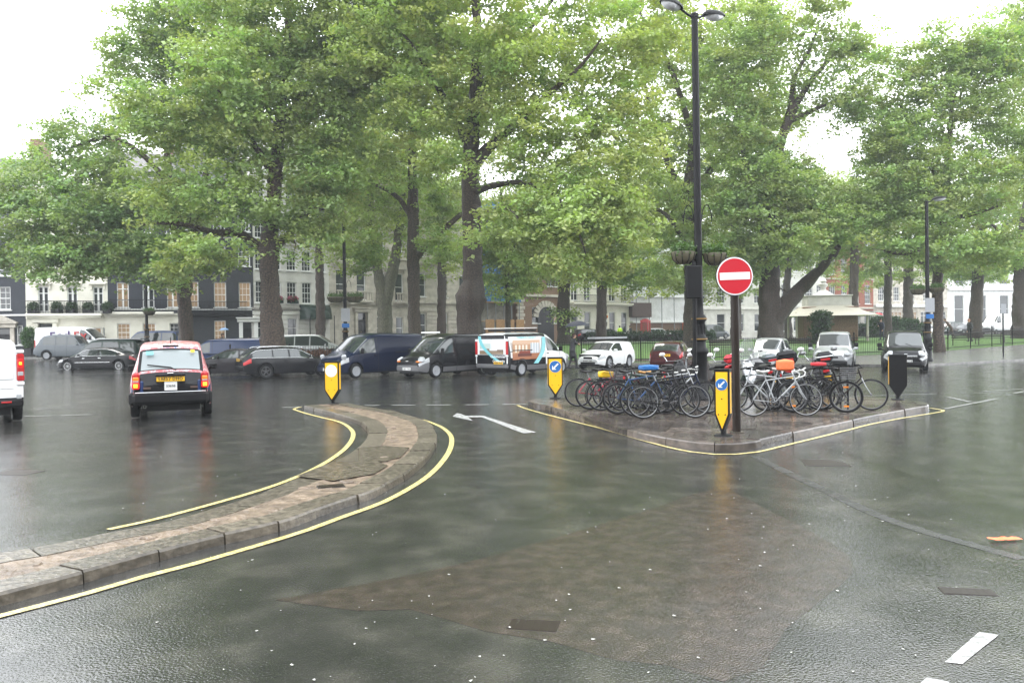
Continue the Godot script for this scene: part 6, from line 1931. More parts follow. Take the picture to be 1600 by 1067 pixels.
# saloon, estate or hatchback with side windows between x0 and x1
func car_shape(L: float, H: float, w: float, kind: String) -> Dictionary:
	var h := L / 2
	var S := {"L": L, "crown": 0.06, "soft": 0.1, "sill": [[-h, 0.36], [-h + 0.5, 0.24], [h - 0.5, 0.2], [h, 0.3]], "r": 0.33, "arch": 0.385, "xr": -h + 0.98, "xf": h - 0.86}
	var back: Array
	match kind:
		"saloon": back = [[-h, 0.75], [-h + 0.05, 0.98], [-h + 0.3, 1.03], [-h + 0.75, 1.05], [-h + 1.65, H - 0.04], [-h + 2.2, H]]
		"estate": back = [[-h, 0.8], [-h + 0.06, 1.0], [-h + 0.5, H - 0.09], [-h + 0.7, H - 0.04], [-h + 2.0, H]]
		_: back = [[-h, 0.8], [-h + 0.05, 0.98], [-h + 0.5, H - 0.1], [-h + 0.75, H - 0.03], [-h + 1.6, H]]
	var front := [[h - 2.05, H - 0.02], [h - 1.85, H - 0.07], [h - 1.1, 0.96], [h - 0.95, 0.92], [h - 0.25, 0.78], [h - 0.06, 0.68], [h, 0.55]]
	if kind == "city": front = [[h - 1.0, H - 0.02], [h - 0.85, H - 0.09], [h - 0.32, 1.0], [h - 0.25, 0.94], [h - 0.08, 0.78], [h, 0.6]]
	if kind == "carrier": front = [[h - 1.75, H - 0.02], [h - 1.55, H - 0.1], [h - 0.82, 1.12], [h - 0.7, 1.06], [h - 0.18, 0.9], [h - 0.05, 0.8], [h, 0.62]]
	S.top = back + front
	S.belt = [[-h, 0.72], [-h + 0.3, 0.93], [h - 1.1, 0.88], [h - 0.25, 0.72], [h, 0.5]]
	S.wm = [[-h, w * 0.82], [-h + 0.12, w * 0.93], [-h + 0.5, w], [h - 0.9, w], [h - 0.35, w * 0.92], [h - 0.1, w * 0.78], [h, w * 0.64]]
	S.wb = [[-h, w * 0.78], [-h + 0.12, w * 0.9], [-h + 0.5, w - 0.03], [h - 0.9, w - 0.04], [h - 0.35, w * 0.86], [h, w * 0.56]]
	S.wt = [[-h, w * 0.7], [-h + 0.5, w * 0.72], [0.0, w * 0.71], [h - 1.8, w * 0.7], [h - 1.05, w * 0.8], [h - 0.3, w * 0.7], [h, w * 0.5]]
	var g: Material = M.car_glass
	var p := []
	match kind:
		"saloon": p = [["rear_window", g, -h + 0.85, -h + 1.55, 0, 3], ["windscreen", g, h - 1.83, h - 1.14, 0, 3], ["side_window", g, -h + 1.2, -0.25, 4, 5], ["side_window", g, -0.17, h - 1.32, 4, 5]]
		"estate": p = [["rear_window", g, -h + 0.1, -h + 0.48, 0, 3], ["windscreen", g, h - 1.83, h - 1.14, 0, 3], ["side_window", g, -h + 0.42, -h + 1.3, 4, 5], ["side_window", g, -h + 1.36, -0.2, 4, 5], ["side_window", g, -0.12, h - 1.32, 4, 5]]
		"city": p = [["rear_window", g, -h + 0.1, -h + 0.48, 0, 3], ["windscreen", g, h - 0.86, h - 0.33, 0, 3], ["side_window", g, -h + 0.45, h - 0.5, 4, 5]]
		"carrier": p = [["rear_window", g, -h + 0.1, -h + 0.46, 0, 3], ["windscreen", g, h - 1.53, h - 0.84, 0, 3], ["side_window", g, -h + 0.4, -h + 1.45, 4, 5], ["side_window", g, -h + 1.52, 0.1, 4, 5], ["side_window", g, 0.18, h - 1.0, 4, 5]]
		_: p = [["rear_window", g, -h + 0.1, -h + 0.48, 0, 3], ["windscreen", g, h - 1.83, h - 1.14, 0, 3], ["side_window", g, -h + 0.5, -0.25, 4, 5], ["side_window", g, -0.17, h - 1.32, 4, 5]]
	p.append_array([["headlamp", M.lamp_glass, h - 0.55, h - 0.06, 5, 7], ["rear_lamp", M.red_glass, -h - 0.1, -h + 0.34, 5, 7], ["door_seam", M.black_plastic, -0.216, -0.2, 5, 9], ["door_seam", M.black_plastic, h - 1.29, h - 1.276, 6, 9]])
	S.patches = p
	return S


func vehicles() -> void:
	taxi()
	var S := van_shape(4.8, 1.97, 0.95, "")
	# white van leaving at the left edge
	var t := van("delivery_van", "white panel van cut by the left edge with one brake lamp lit", Vector3(-13.25, 0, -19.4), 126, M.paint_white, S, ["", ""], {"trim": M.black_plastic})
	for s in [-1.0, 1.0]:
		lump("rear_lamp_cluster", t, M.red_glass, Vector3(-2.4, 1.27, s * 0.88), Vector3(0.09, 0.62, 0.15), 0.03)
		lump("lit_brake_lamp", t, M.lit_red_lamp, Vector3(-2.437, 1.36, s * 0.88), Vector3(0.03, 0.2, 0.11), 0.012)
		lump("lit_indicator_lamp", t, M.lit_bulb_lamp, Vector3(-2.452, 1.36, s * 0.88), Vector3(0.02, 0.07, 0.06), 0.008)
		lump("reversing_lamp", t, M.lamp_glass, Vector3(-2.437, 1.13, s * 0.88), Vector3(0.03, 0.1, 0.11), 0.012)
		lump("lamp_cap", t, M.sign_white, Vector3(-2.41, 1.63, s * 0.88), Vector3(0.07, 0.08, 0.15), 0.02)
		lump("lamp_cap", t, M.sign_white, Vector3(-2.41, 0.91, s * 0.88), Vector3(0.07, 0.09, 0.15), 0.02)
		lump("bumper_lamp", t, M.lamp_glass, Vector3(-2.49, 0.62, s * 0.84), Vector3(0.03, 0.1, 0.1), 0.012)
		lump("reflector", t, M.red_glass, Vector3(-2.49, 0.5, s * 0.6), Vector3(0.02, 0.04, 0.2), 0.008)
	lump("rear_door_panel", t, M.paint_white, Vector3(-2.405, 1.36, 0.42), Vector3(0.03, 0.72, 0.66), 0.014)
	lump("rear_door_panel", t, M.paint_white, Vector3(-2.405, 1.36, -0.42), Vector3(0.03, 0.72, 0.66), 0.014)
	lump("rear_door_crease", t, M.paint_white, Vector3(-2.405, 0.82, 0), Vector3(0.02, 0.05, 1.5), 0.01)
	# navy van, nose towards the left
	S = van_shape(4.9, 2.03, 0.98, "")
	t = van("parked_van", "navy blue panel van with square upright headlamps", Vector3(-6.60, -0.06, -37.20) * Vector3(1, 0, 1), 228, M.paint_navy, S, ["LD09 KXS", ""], {"trim": M.paint_navy, "no_lump": true})
	for s in [-1.0, 1.0]: lump("headlamp_block", t, M.lamp_glass, Vector3(2.12, 0.93, s * 0.8), Vector3(0.2, 0.3, 0.2), 0.05, Basis(Vector3.UP, s * -0.6) * Basis(Vector3.BACK, -0.35))
	# black van
	S = van_shape(4.8, 1.96, 0.95, "")
	t = van("parked_van", "black panel van with orange indicators and roof rack strip", Vector3(-3.00, -0.08, -36.60) * Vector3(1, 0, 1), 228, M.paint_black, S, ["LB57 TYU", ""], {"amber": true})
	lump("roof_strip", t, M.plate_white, Vector3(1.0, 2.0, 0), Vector3(0.1, 0.07, 1.2), 0.02)
	pictured_van()
	# small white van
	S = car_shape(4.15, 1.44, 0.84, "hatch")
	S.top = [[-2.07, 0.8], [-2.03, 1.0], [-1.85, 1.36], [-1.6, 1.42], [0.1, 1.45], [0.3, 1.38], [1.02, 0.98], [1.15, 0.93], [1.8, 0.78], [2.0, 0.68], [2.07, 0.55]]
	S.patches = [["windscreen", M.car_glass, 0.3, 0.98, 0, 3], ["side_window", M.car_glass, -0.35, 0.75, 4, 5], ["headlamp", M.lamp_glass, 1.55, 2.02, 5, 7], ["door_seam", M.black_plastic, -0.46, -0.445, 4, 9], ["rear_lamp", M.red_glass, -2.2, -1.85, 5, 7]]
	t = car("small_van", "small white car-derived van with ladder on its roof", Vector3(5.03, -0.51, -42.50) * Vector3(1, 0, 1), 236, M.paint_white, S, ["BW03 YHA", ""], {"cat": "van", "rim": "steel", "mirror_x": 0.75, "handles": [-0.2]})
	ladder(t)
	# cars on the left
	S = car_shape(4.5, 1.45, 0.91, "estate")
	t = car("estate_car", "black estate car with dark wheels parked tail towards the taxi", Vector3(-10.69, -0.04, -37.80) * Vector3(1, 0, 1), 33, M.paint_black, S, ["", "OU10 HLP"], {"rim": "dark", "mirror_x": 0.75, "plate_y": 0.86})
	roof_rails(t, -1.6, 0.5, 1.45, 0.62)
	window_line(t, S, -1.9, 0.95)
	S = car_shape(4.63, 1.37, 0.92, "saloon")
	t = car("coupe", "charcoal low coupe with five spoke wheels between taxi and estate car", Vector3(-13.57, -0.06, -39.00) * Vector3(1, 0, 1), 196, M.paint_charcoal, S, ["", ""], {"rim": "alloy", "mirror_x": 0.75})
	S = car_shape(5.05, 1.44, 0.95, "saloon")
	t = car("saloon_car", "black limousine with bright window trim driving left of the taxi", Vector3(-25.03, -0.02, -48.60) * Vector3(1, 0, 1), 176, M.paint_black, S, ["", ""], {"rim": "many", "mirror_x": 0.9, "brightwork": M.chrome})
	window_line(t, S, -1.4, 1.2)
	for s in [-1.0, 1.0]: lump("side_strip", t, M.chrome, Vector3(0.1, 0.55, s * 0.955), Vector3(2.2, 0.02, 0.02), 0.005)
	S = car_shape(5.0, 1.92, 0.96, "carrier")
	t = car("people_carrier", "dark people carrier behind the black limousine", Vector3(-26.54, -0.18, -52.50) * Vector3(1, 0, 1), 180, M.paint_green_dark, S, ["", ""], {"rim": "alloy", "mirror_x": 1.4})
	lump("roof_panel", t, M.silver_metal, Vector3(-0.7, 1.93, 0), Vector3(3.2, 0.06, 1.3), 0.02)
	S = taxi_shape()
	S.patches = S.patches.filter(func(q): return q[0] != "boot_lid" and q[0] != "flank_flag")
	t = car("grey_taxi", "grey blue cab parked in front of the cream house", on_land(Vector3(-31.87, 0.59, -57.50)), 2, M.paint_grey_blue, S, ["", ""], {"cat": "taxi", "rim": "steel", "mirror_x": 0.9})
	S = van_shape(5.4, 2.3, 1.0, "")
	t = van("courier_van", "white courier van with red and dark lettering beyond the grey cab", on_land(Vector3(-33.36, 0.51, -61.00)), 0, M.paint_white, S, ["", ""], {})
	words("Fed", 0.95, mat_of("paint_purple", Color(0.05, 0.02, 0.12)), "lettering", t, Transform3D(Basis(), Vector3(-0.75, 1.55, 1.0)), 0.01, true)
	words("Ex", 0.95, M.paint_red, "lettering", t, Transform3D(Basis(), Vector3(0.75, 1.55, 1.0)), 0.01, true)
	S = car_shape(4.9, 1.95, 0.96, "carrier")
	car("people_carrier", "dark blue minibus beyond the roof of the taxi", on_land(Vector3(-26.89, 0.94, -59.50)), 182, M.paint_blue, S, ["", ""], {"mirror_x": 1.3})
	S = van_shape(5.6, 1.85, 0.95, "")
	t = van("blue_van", "long blue van side seen between taxi and forked tree trunk", on_land(Vector3(-16.40, 0.34, -46.00)), 186, M.paint_blue, S, ["", ""], {"trim": M.paint_blue, "slider_off": true})
	for s in [-1.0, 1.0]: lump("side_crease", t, M.paint_navy, Vector3(-0.6, 0.95, s * 0.95), Vector3(3.6, 0.05, 0.02), 0.008)
	S = car_shape(4.7, 1.72, 0.93, "carrier")
	t = car("people_carrier", "silver roofed people carrier beyond the low reddish hedge", on_land(Vector3(-13.73, 0.87, -54.00)), 4, M.paint_silver, S, ["", ""], {"mirror_x": 1.2})
	S = car_shape(4.3, 1.45, 0.87, "saloon")
	car("parked_car", "pale car roof beyond the long blue van", on_land(Vector3(-19.55, 0.52, -54.00)), 8, M.paint_silver, S, ["", ""], {})
	# beyond the cycles
	S = car_shape(4.0, 1.44, 0.83, "hatch")
	car("hatchback", "dark maroon hatchback seen from behind with yellow plate", Vector3(7.98, -0.39, -39.50) * Vector3(1, 0, 1), 68, M.paint_maroon, S, ["", "V453 PLF"], {"rim": "steel", "plate_y": 0.78})
	S = car_shape(2.75, 1.55, 0.77, "city")
	S.xr = -0.9
	S.xf = 0.93
	car("city_car", "tiny silver two-door car with dark pillars behind the motorbikes", Vector3(12.58, -0.40, -38.60) * Vector3(1, 0, 1), 236, M.paint_silver, S, ["", ""], {"rim": "alloy", "handles": [0.0], "mirror_x": 0.55})
	for q in [[Vector3(15.73, -0.46, -38.80) * Vector3(1, 0, 1), M.paint_silver, "silver small van facing us in front of the railings", 245, ""], [Vector3(17.92, -0.36, -36.40) * Vector3(1, 0, 1), M.paint_black, "black people carrier facing us behind the black bollard back", 246, "WP59 UXB"]]:
		S = car_shape(4.35, 1.8, 0.9, "carrier")
		t = car("compact_van", q[2], q[0], q[3], q[1], S, [q[4], ""], {"cat": "van", "mirror_x": 1.28, "rim": "steel"})
		mirrors(t, 1.25, 1.16, 0.88, M.black_plastic, 0.2)
		lump("bumper_skirt", t, M.black_plastic, Vector3(2.1, 0.36, 0), Vector3(0.22, 0.24, 1.3), 0.07)
		for y in [0.7, 0.64]: lump("grille_bar", t, M.chrome if q[1] == M.paint_black else M.paint_silver, Vector3(2.16, y, 0), Vector3(0.05, 0.02, 0.9), 0.008)
		lump("badge", t, M.chrome, Vector3(2.17, 0.73, 0), Vector3(0.03, 0.1, 0.14), 0.01)
		for s in [-1.0, 1.0]: lump("headlamp_glass", t, M.lamp_glass, Vector3(1.95, 0.78, s * 0.62), Vector3(0.36, 0.2, 0.3), 0.08, Basis(Vector3.UP, s * -0.6) * Basis(Vector3.BACK, -0.5))
		wipers(t, 1.42, 1.06, 0.7, 1.6, 0.8)
	# far traffic
	var far := [["small dark car beyond the lawn near the ivy trunk", Vector3(9.04, 1.95, -92.00), M.paint_charcoal, "hatch", 30], ["dark car with pale windscreen left of the yellow jacket", Vector3(11.55, 1.93, -97.00), M.paint_black, "saloon", 210], ["white pickup-like car right of the telephone box", Vector3(18.16, 1.84, -99.00), M.paint_white, "estate", 25], ["pale green van-sized car seen left of the no entry post", Vector3(26.35, 1.74, -104.00), M.paint_grey_blue, "carrier", 25],
		["dark green off-roader on the far side of the lawn", Vector3(60.67, 1.28, -110.00), M.paint_green_dark, "carrier", 205], ["dark saloon beyond the lawn beside the stout trunk", Vector3(61.48, 1.26, -108.00), M.paint_charcoal, "saloon", 205], ["red parked car in front of the lit shops", Vector3(60.37, 1.30, -119.00), M.paint_red, "hatch", 205], ["white parked car in front of the lit shops", Vector3(62.65, 1.27, -121.00), M.paint_white, "hatch", 205], ["dark blue van-like car in front of the red brick house", Vector3(52.63, 1.41, -119.00), M.paint_navy, "carrier", 205]]
	for f in far:
		var H := 1.45 if f[3] != "carrier" else 1.85
		S = car_shape(4.4, H, 0.88, f[3])
		car("far_car", f[0], on_land(f[1], 0.13), f[4], f[2], S, ["", ""], {"group": "cars along the far side of the square"})
	S = van_shape(6.2, 2.9, 1.05, "")
	van("white_lorry", "tall white van parked before the white modern block", on_land(Vector3(68.71, 1.17, -112.00), 0.1), 205, M.paint_white, S, ["", ""], {})


func mat_of(called: String, c: Color) -> StandardMaterial3D:
	return M[called] if M.has(called) else mat(called, c, 0.4)


func roof_rails(t: Node3D, x0: float, x1: float, y: float, z: float) -> void:
	for s in [-1.0, 1.0]:
		var b := Mb.new()
		b.tube([Vector3(x0, y - 0.06, z * s), Vector3(x0 + 0.15, y, z * s), Vector3((x0 + x1) / 2, y + 0.015, z * s), Vector3(x1 - 0.15, y, z * s), Vector3(x1, y - 0.05, z * s)], 0.016, 6)
		obj("roof_rail", b, M.chrome, t)


# bright strip under and over the side windows
func window_line(t: Node3D, S: Dictionary, x0: float, x1: float) -> void:
	for s: float in [-1.0, 1.0]:
		for k in [5, 4]:
			var b := Mb.new()
			var pts := []
			for i in 13:
				var r := ring(S, lerpf(x0, x1, i / 12.0), s)
				pts.append(r[k] + Vector3(0, 0, 0.008 * s))
			b.tube(pts, 0.012, 5)
			obj("window_trim", b, M.chrome, t)


func ladder(van_node: Node3D) -> void:
	var o := thing("roof_ladder", "grey ladder lying on the roof of the small white van", "ladder", van_node.position + Vector3(0, 1.62, 0), rad_to_deg(van_node.rotation.y) + 178)
	for s in [-0.2, 0.2]: lump("side_rail", o, M.sign_grey, Vector3(0.2, 0, s), Vector3(3.6, 0.09, 0.03), 0.008)
	for k in 12:
		var b := Mb.new()
		b.tube([Vector3(-1.5 + k * 0.3, 0, -0.2), Vector3(-1.5 + k * 0.3, 0, 0.2)], 0.016, 6)
		obj("rung", b, M.sign_grey, o)
	for x in [-0.7, 0.8]: lump("rack_bar", o, M.black_plastic, Vector3(x, -0.12, 0), Vector3(0.05, 0.05, 1.2), 0.01)


func taxi_shape() -> Dictionary:
	var h := 2.29
	return {"L": 4.58, "crown": 0.075, "soft": 0.1, "sill": [[-h, 0.42], [-h + 0.5, 0.28], [h - 0.5, 0.26], [h, 0.34]], "r": 0.33, "arch": 0.39, "xr": -1.32, "xf": 1.5,
		"top": [[-h, 0.7], [-h + 0.04, 0.98], [-h + 0.12, 1.07], [-h + 0.22, 1.13], [-h + 0.55, 1.66], [-h + 0.75, 1.77], [-0.7, 1.83], [0.3, 1.79], [0.55, 1.7], [1.0, 1.14], [1.12, 1.06], [1.9, 0.95], [2.15, 0.84], [h, 0.6]],
		"belt": [[-h, 0.8], [-h + 0.3, 1.03], [0.9, 1.02], [1.9, 0.88], [h, 0.55]],
		"wm": [[-h, 0.76], [-h + 0.1, 0.83], [-h + 0.4, 0.885], [1.2, 0.885], [1.9, 0.82], [2.2, 0.68], [h, 0.56]],
		"wb": [[-h, 0.72], [-h + 0.12, 0.8], [-h + 0.4, 0.85], [1.0, 0.85], [1.9, 0.7], [h, 0.5]],
		"wt": [[-h, 0.66], [-h + 0.2, 0.72], [-h + 0.6, 0.66], [0.2, 0.65], [0.9, 0.7], [1.9, 0.55], [h, 0.4]],
		"patches": [["rear_window", M.misted_glass, -h + 0.235, -h + 0.53, 0, 2], ["rear_window_frame", M.black_plastic, -h + 0.215, -h + 0.57, 0, 3], ["windscreen", M.car_glass, 0.57, 0.97, 0, 3], ["side_window", M.car_glass, -1.6, -0.75, 4, 5], ["side_window", M.car_glass, -0.68, 0.05, 4, 5], ["side_window", M.car_glass, 0.12, 0.8, 4, 5],
			["boot_lid", M.paint_black, -h - 0.1, -h + 0.17, 0, 3], ["boot_lid", M.paint_black, -h - 0.1, -h + 0.05, 3, 7], ["flank_flag", M.paint_blue, -h + 0.05, -h + 0.3, 7, 8], ["headlamp", M.lamp_glass, 1.85, 2.25, 5, 7], ["door_seam", M.black_plastic, -0.715, -0.7, 4, 9], ["door_seam", M.black_plastic, 0.08, 0.095, 4, 9]]}


func taxi() -> void:
	var S := taxi_shape()
	S.rear_rows = [["boot_lid", M.paint_black, 0, 7], ["bumper", M.black_plastic, 7, 9]]
	var at := Vector3(-7.87, 0.00, -18.47) + Vector3(-0.9, 0, -2.05)
	var t := thing("taxi", "red, white and blue patterned black cab seen from behind with lit tail lamps", "taxi", at, 112)
	vehicle_body(S, t, M.paint_flag)
	four_wheels(S, t, "steel", 0.19)
	mirrors(t, 0.85, 1.12, 0.87, M.black_plastic)
	var b := Mb.new()
	b.bbox(Vector3(-2.27, 0.5, 0), Vector3(0.24, 0.3, 1.66), 0.08)
	for s in [-1.0, 1.0]: b.bbox(Vector3(-2.0, 0.5, s * 0.82), Vector3(0.6, 0.3, 0.14), 0.05)
	obj("bumper", b, M.black_plastic, t)
	lump("bumper_strip", t, M.chrome, Vector3(-2.385, 0.645, 0), Vector3(0.03, 0.018, 1.5), 0.006)
	lump("plate_hood", t, M.paint_black, Vector3(-2.33, 1.035, 0), Vector3(0.12, 0.06, 0.66), 0.02)
	plate(t, "LM57 DHO", Vector3(-2.33, 0.945, 0), true, 0.6, -0.08)
	lump("boot_handle", t, M.chrome, Vector3(-2.385, 1.075, 0), Vector3(0.03, 0.03, 0.13), 0.01)
	var lp := lump("licence_plate", t, M.plate_white, Vector3(-2.31, 0.78, 0.0), Vector3(0.02, 0.2, 0.27), 0.005)
	words("33656", 0.075, M.lettering_black, "lettering", lp, Transform3D(Basis(Vector3.UP, -PI / 2), Vector3(-2.322, 0.78, 0.0)), 0.003, true)
	for s in [-1.0, 1.0]:
		b = Mb.new()
		b.t = Transform3D(Basis(Vector3.UP, -PI / 2 + s * 0.3), Vector3(-2.245, 0.9, s * 0.735))
		b.bbox(Vector3(0, 0.0, 0), Vector3(0.17, 0.4, 0.1), 0.05)
		obj("tail_lamp", b, M.red_glass, t)
		lump("indicator", t, M.amber_glass, Vector3(-2.3, 0.95, s * 0.735), Vector3(0.04, 0.1, 0.13), 0.02, Basis(Vector3.UP, s * 0.3))
		lump("reversing_lamp", t, M.lamp_glass, Vector3(-2.302, 0.905, s * 0.735), Vector3(0.03, 0.05, 0.12), 0.01, Basis(Vector3.UP, s * 0.3))
		lump("lit_tail_lamp", t, M.lit_red_lamp, Vector3(-2.3, 0.8, s * 0.735), Vector3(0.05, 0.15, 0.16), 0.03, Basis(Vector3.UP, s * 0.3))
		lump("lit_bulb_lamp", t, M.lit_bulb_lamp, Vector3(-2.325, 0.8, s * 0.737), Vector3(0.02, 0.09, 0.1), 0.02, Basis(Vector3.UP, s * 0.3))
		lump("side_reflector", t, M.cloth_brown, Vector3(-2.31, 0.74, s * 0.5), Vector3(0.02, 0.05, 0.16), 0.006)
		lump("blue_corner_panel", t, M.paint_blue, Vector3(-2.285, 0.76, s * 0.615), Vector3(0.05, 0.3, 0.075), 0.02, Basis(Vector3.UP, s * 0.2))
		var l := OmniLight3D.new()
		l.name = "tail_light_glow"
		l.light_color = Color(1.0, 0.12, 0.05)
		l.light_energy = 0.002
		l.light_size = 0.07
		l.omni_range = 30.0
		l.omni_attenuation = 2.0
		l.shadow_enabled = true
		l.position = Vector3(-2.42, 0.8, s * 0.74)
		t.add_child(l, true)
	b = Mb.new()
	b.tube([Vector3(-2.09, 1.13, 0.12), Vector3(-2.05, 1.2, 0.0), Vector3(-2.02, 1.27, -0.5)], 0.014, 5)
	obj("rear_wiper", b, M.black_plastic, t)
	lump("sticker", t, M.paint_teal, Vector3(-1.895, 1.54, -0.45), Vector3(0.006, 0.1, 0.16), 0.002, Basis(Vector3.BACK, -0.56))
	lump("sticker", t, M.plate_yellow, Vector3(-1.87, 1.57, 0.48), Vector3(0.006, 0.08, 0.09), 0.002, Basis(Vector3.BACK, -0.56))
	lump("brake_light_bar", t, M.black_plastic, Vector3(-1.8, 1.7, 0), Vector3(0.05, 0.05, 0.36), 0.015)
	b = Mb.new()
	b.tube([Vector3(-1.6, 1.77, 0), Vector3(-1.72, 1.9, 0)], 0.012, 5)
	obj("roof_aerial", b, M.black_plastic, t)
	b = Mb.new()
	b.t = Transform3D(Basis(Vector3.BACK, PI / 2), Vector3(-2.25, 0.33, -0.55))
	b.lathe([Vector2(0.03, -0.15), Vector2(0.035, 0.18), Vector2(0.028, 0.18)], 10)
	obj("exhaust", b, M.chrome, t)


func pictured_van() -> void:
	var S := van_shape(4.8, 1.97, 0.95, "")
	# dark lettered band over and behind the pictures
	S.patches = [["dark_wrap", M.paint_black, -2.5, 0.42, 2, 4]] + S.patches + [["dark_wrap", M.paint_black, -2.5, -2.2, 4, 9], ["dark_wrap", M.paint_black, -2.2, 0.3, 7, 8]]
	var t := van("wrapped_van", "white van with interior pictures and turquoise arcs printed on its side", Vector3(0.63, -0.15, -37.00) * Vector3(1, 0, 1), 50, M.paint_white, S, ["", "LX08 KVE"], {})
	# printed pictures: a living room on the side, a pale room on the back
	for s in [-1.0, 1.0]:
		var p := print_room(true)
		var b := plate_uv(1.95, 0.86)
		var o := inst("side_picture", b, t, Transform3D(Basis(Vector3.UP, 0.0 if s > 0 else PI), Vector3(-1.12, 1.18, s * 0.958)))
		o.material_override = p
		arc(t, Vector3(0.05, 1.3, s * 0.962), s)
		words("COMMERCIAL CONTRACTS", 0.11, M.paint_teal, "lettering", t, Transform3D(Basis(Vector3.UP, 0.0 if s > 0 else PI), Vector3(-1.0, 1.72, s * 0.875)) * Transform3D(Basis(Vector3.RIGHT, -0.42), Vector3.ZERO), 0.004, true)
	var r := inst("rear_picture", plate_uv(1.4, 0.66), t, Transform3D(Basis(Vector3.UP, -PI / 2), Vector3(-2.412, 1.33, 0.0)))
	r.material_override = print_room(false)
	lump("rear_dark_panel", t, M.paint_black, Vector3(-2.405, 0.78, 0), Vector3(0.018, 0.4, 1.74), 0.006)
	lump("rear_dark_band", t, M.paint_black, Vector3(-2.405, 1.76, 0), Vector3(0.018, 0.18, 1.5), 0.006)
	words("Commercial", 0.15, M.lettering_white, "lettering", t, Transform3D(Basis(Vector3.UP, -PI / 2), Vector3(-2.416, 0.9, 0.38)), 0.004, true)
	words("Contracts", 0.15, M.lettering_white, "lettering", t, Transform3D(Basis(Vector3.UP, -PI / 2), Vector3(-2.416, 0.7, 0.42)), 0.004, true)
	var a := Mb.new()
	var outer := PackedVector3Array()
	for k in 11:
		var f := k / 10.0
		var z := lerpf(-0.78, 0.5, f * f)
		var y := lerpf(1.8, 0.6, f)
		a.v.append(Vector3(-2.4155, y, z)); a.n.append(Vector3.LEFT)
		a.v.append(Vector3(-2.4155, y, z + 0.17 + 0.08 * f)); a.n.append(Vector3.LEFT)
		if k < 10: a.ix.append_array([k * 2, k * 2 + 1, k * 2 + 2, k * 2 + 1, k * 2 + 3, k * 2 + 2])
	obj("turquoise_arc", a, M.paint_teal, t)
	for s in [-1.0, 1.0]:
		lump("rear_lamp_cluster", t, M.red_glass, Vector3(-2.4, 1.27, s * 0.89), Vector3(0.09, 0.58, 0.13), 0.03)
		lump("lamp_cap", t, M.sign_white, Vector3(-2.4, 1.62, s * 0.89), Vector3(0.08, 0.1, 0.13), 0.02)
		lump("lamp_cap", t, M.sign_white, Vector3(-2.4, 0.93, s * 0.89), Vector3(0.08, 0.08, 0.13), 0.02)
	for z in [-0.6, 0.6]:
		var b := Mb.new()
		b.tube([Vector3(-2.2, 2.14, z), Vector3(0.1, 2.16, z)], 0.018, 6)
		obj("roof_bar", b, M.sign_white, t)
	for x in [-1.9, -0.9, 0.0]: lump("roof_rack_foot", t, M.black_plastic, Vector3(x, 2.05, 0), Vector3(0.03, 0.1, 1.25), 0.01)


func arc(t: Node3D, c: Vector3, s: float) -> void:
	var a := Mb.new()
	for k in 13:
		var f := k / 12.0
		var x := -0.02 - 0.75 * f * f
		var y := lerpf(1.74, 0.55, f)
		var w := 0.24 + 0.1 * f
		var zz := s * (0.962 if y < 1.1 else lerpf(0.962, 0.84, (y - 1.1) / 0.68))
		a.v.append(Vector3(x + c.x + 0.1, y, zz)); a.n.append(Vector3(0, 0.1, s).normalized())
		a.v.append(Vector3(x + c.x + 0.1 + w, y, zz)); a.n.append(Vector3(0, 0.1, s).normalized())
		if k < 12:
			if s > 0: a.ix.append_array([k * 2, k * 2 + 1, k * 2 + 2, k * 2 + 1, k * 2 + 3, k * 2 + 2])
			else: a.ix.append_array([k * 2, k * 2 + 2, k * 2 + 1, k * 2 + 1, k * 2 + 2, k * 2 + 3])
	obj("turquoise_arc", a, M.paint_teal, t)


func plate_uv(w: float, h: float) -> Mesh:
	var q := QuadMesh.new()
	q.size = Vector2(w, h)
	return q


# flat print on a vehicle: soft shapes of a furnished room
func print_room(warm: bool) -> StandardMaterial3D:
	var key := "print_warm" if warm else "print_pale"
	if M.has(key): return M[key]
	var im := Image.create(128, 64, false, Image.FORMAT_RGB8)
	if warm:
		im.fill(Color(0.72, 0.55, 0.42))
		im.fill_rect(Rect2i(0, 0, 128, 14), Color(0.8, 0.66, 0.55))
		for k in 4: im.fill_rect(Rect2i(12 + k * 16, 16, 8, 24), Color(0.88, 0.84, 0.78))
		im.fill_rect(Rect2i(82, 10, 44, 40), Color(0.72, 0.74, 0.76))
		for k in 3: im.fill_rect(Rect2i(92 + k * 12, 8, 3, 44), Color(0.9, 0.9, 0.9))
		im.fill_rect(Rect2i(0, 44, 128, 20), Color(0.62, 0.4, 0.28))
		im.fill_rect(Rect2i(30, 36, 52, 12), Color(0.5, 0.2, 0.13))
		im.fill_rect(Rect2i(24, 44, 64, 10), Color(0.36, 0.15, 0.1))
		im.fill_rect(Rect2i(0, 32, 92, 3), Color(0.1, 0.08, 0.07))
	else:
		im.fill(Color(0.78, 0.8, 0.82))
		im.fill_rect(Rect2i(0, 18, 60, 22), Color(0.66, 0.72, 0.7))
		im.fill_rect(Rect2i(70, 0, 58, 46), Color(0.86, 0.87, 0.88))
		im.fill_rect(Rect2i(0, 48, 128, 16), Color(0.5, 0.42, 0.34))
		im.fill_rect(Rect2i(36, 40, 18, 14), Color(0.45, 0.4, 0.33))
		im.fill_rect(Rect2i(94, 44, 34, 10), Color(0.4, 0.32, 0.25))
	im.resize(256, 128, Image.INTERPOLATE_CUBIC)
	var m := mat(key, Color.WHITE, 0.25)
	m.albedo_texture = ImageTexture.create_from_image(im)
	m.cull_mode = BaseMaterial3D.CULL_DISABLED
	return m



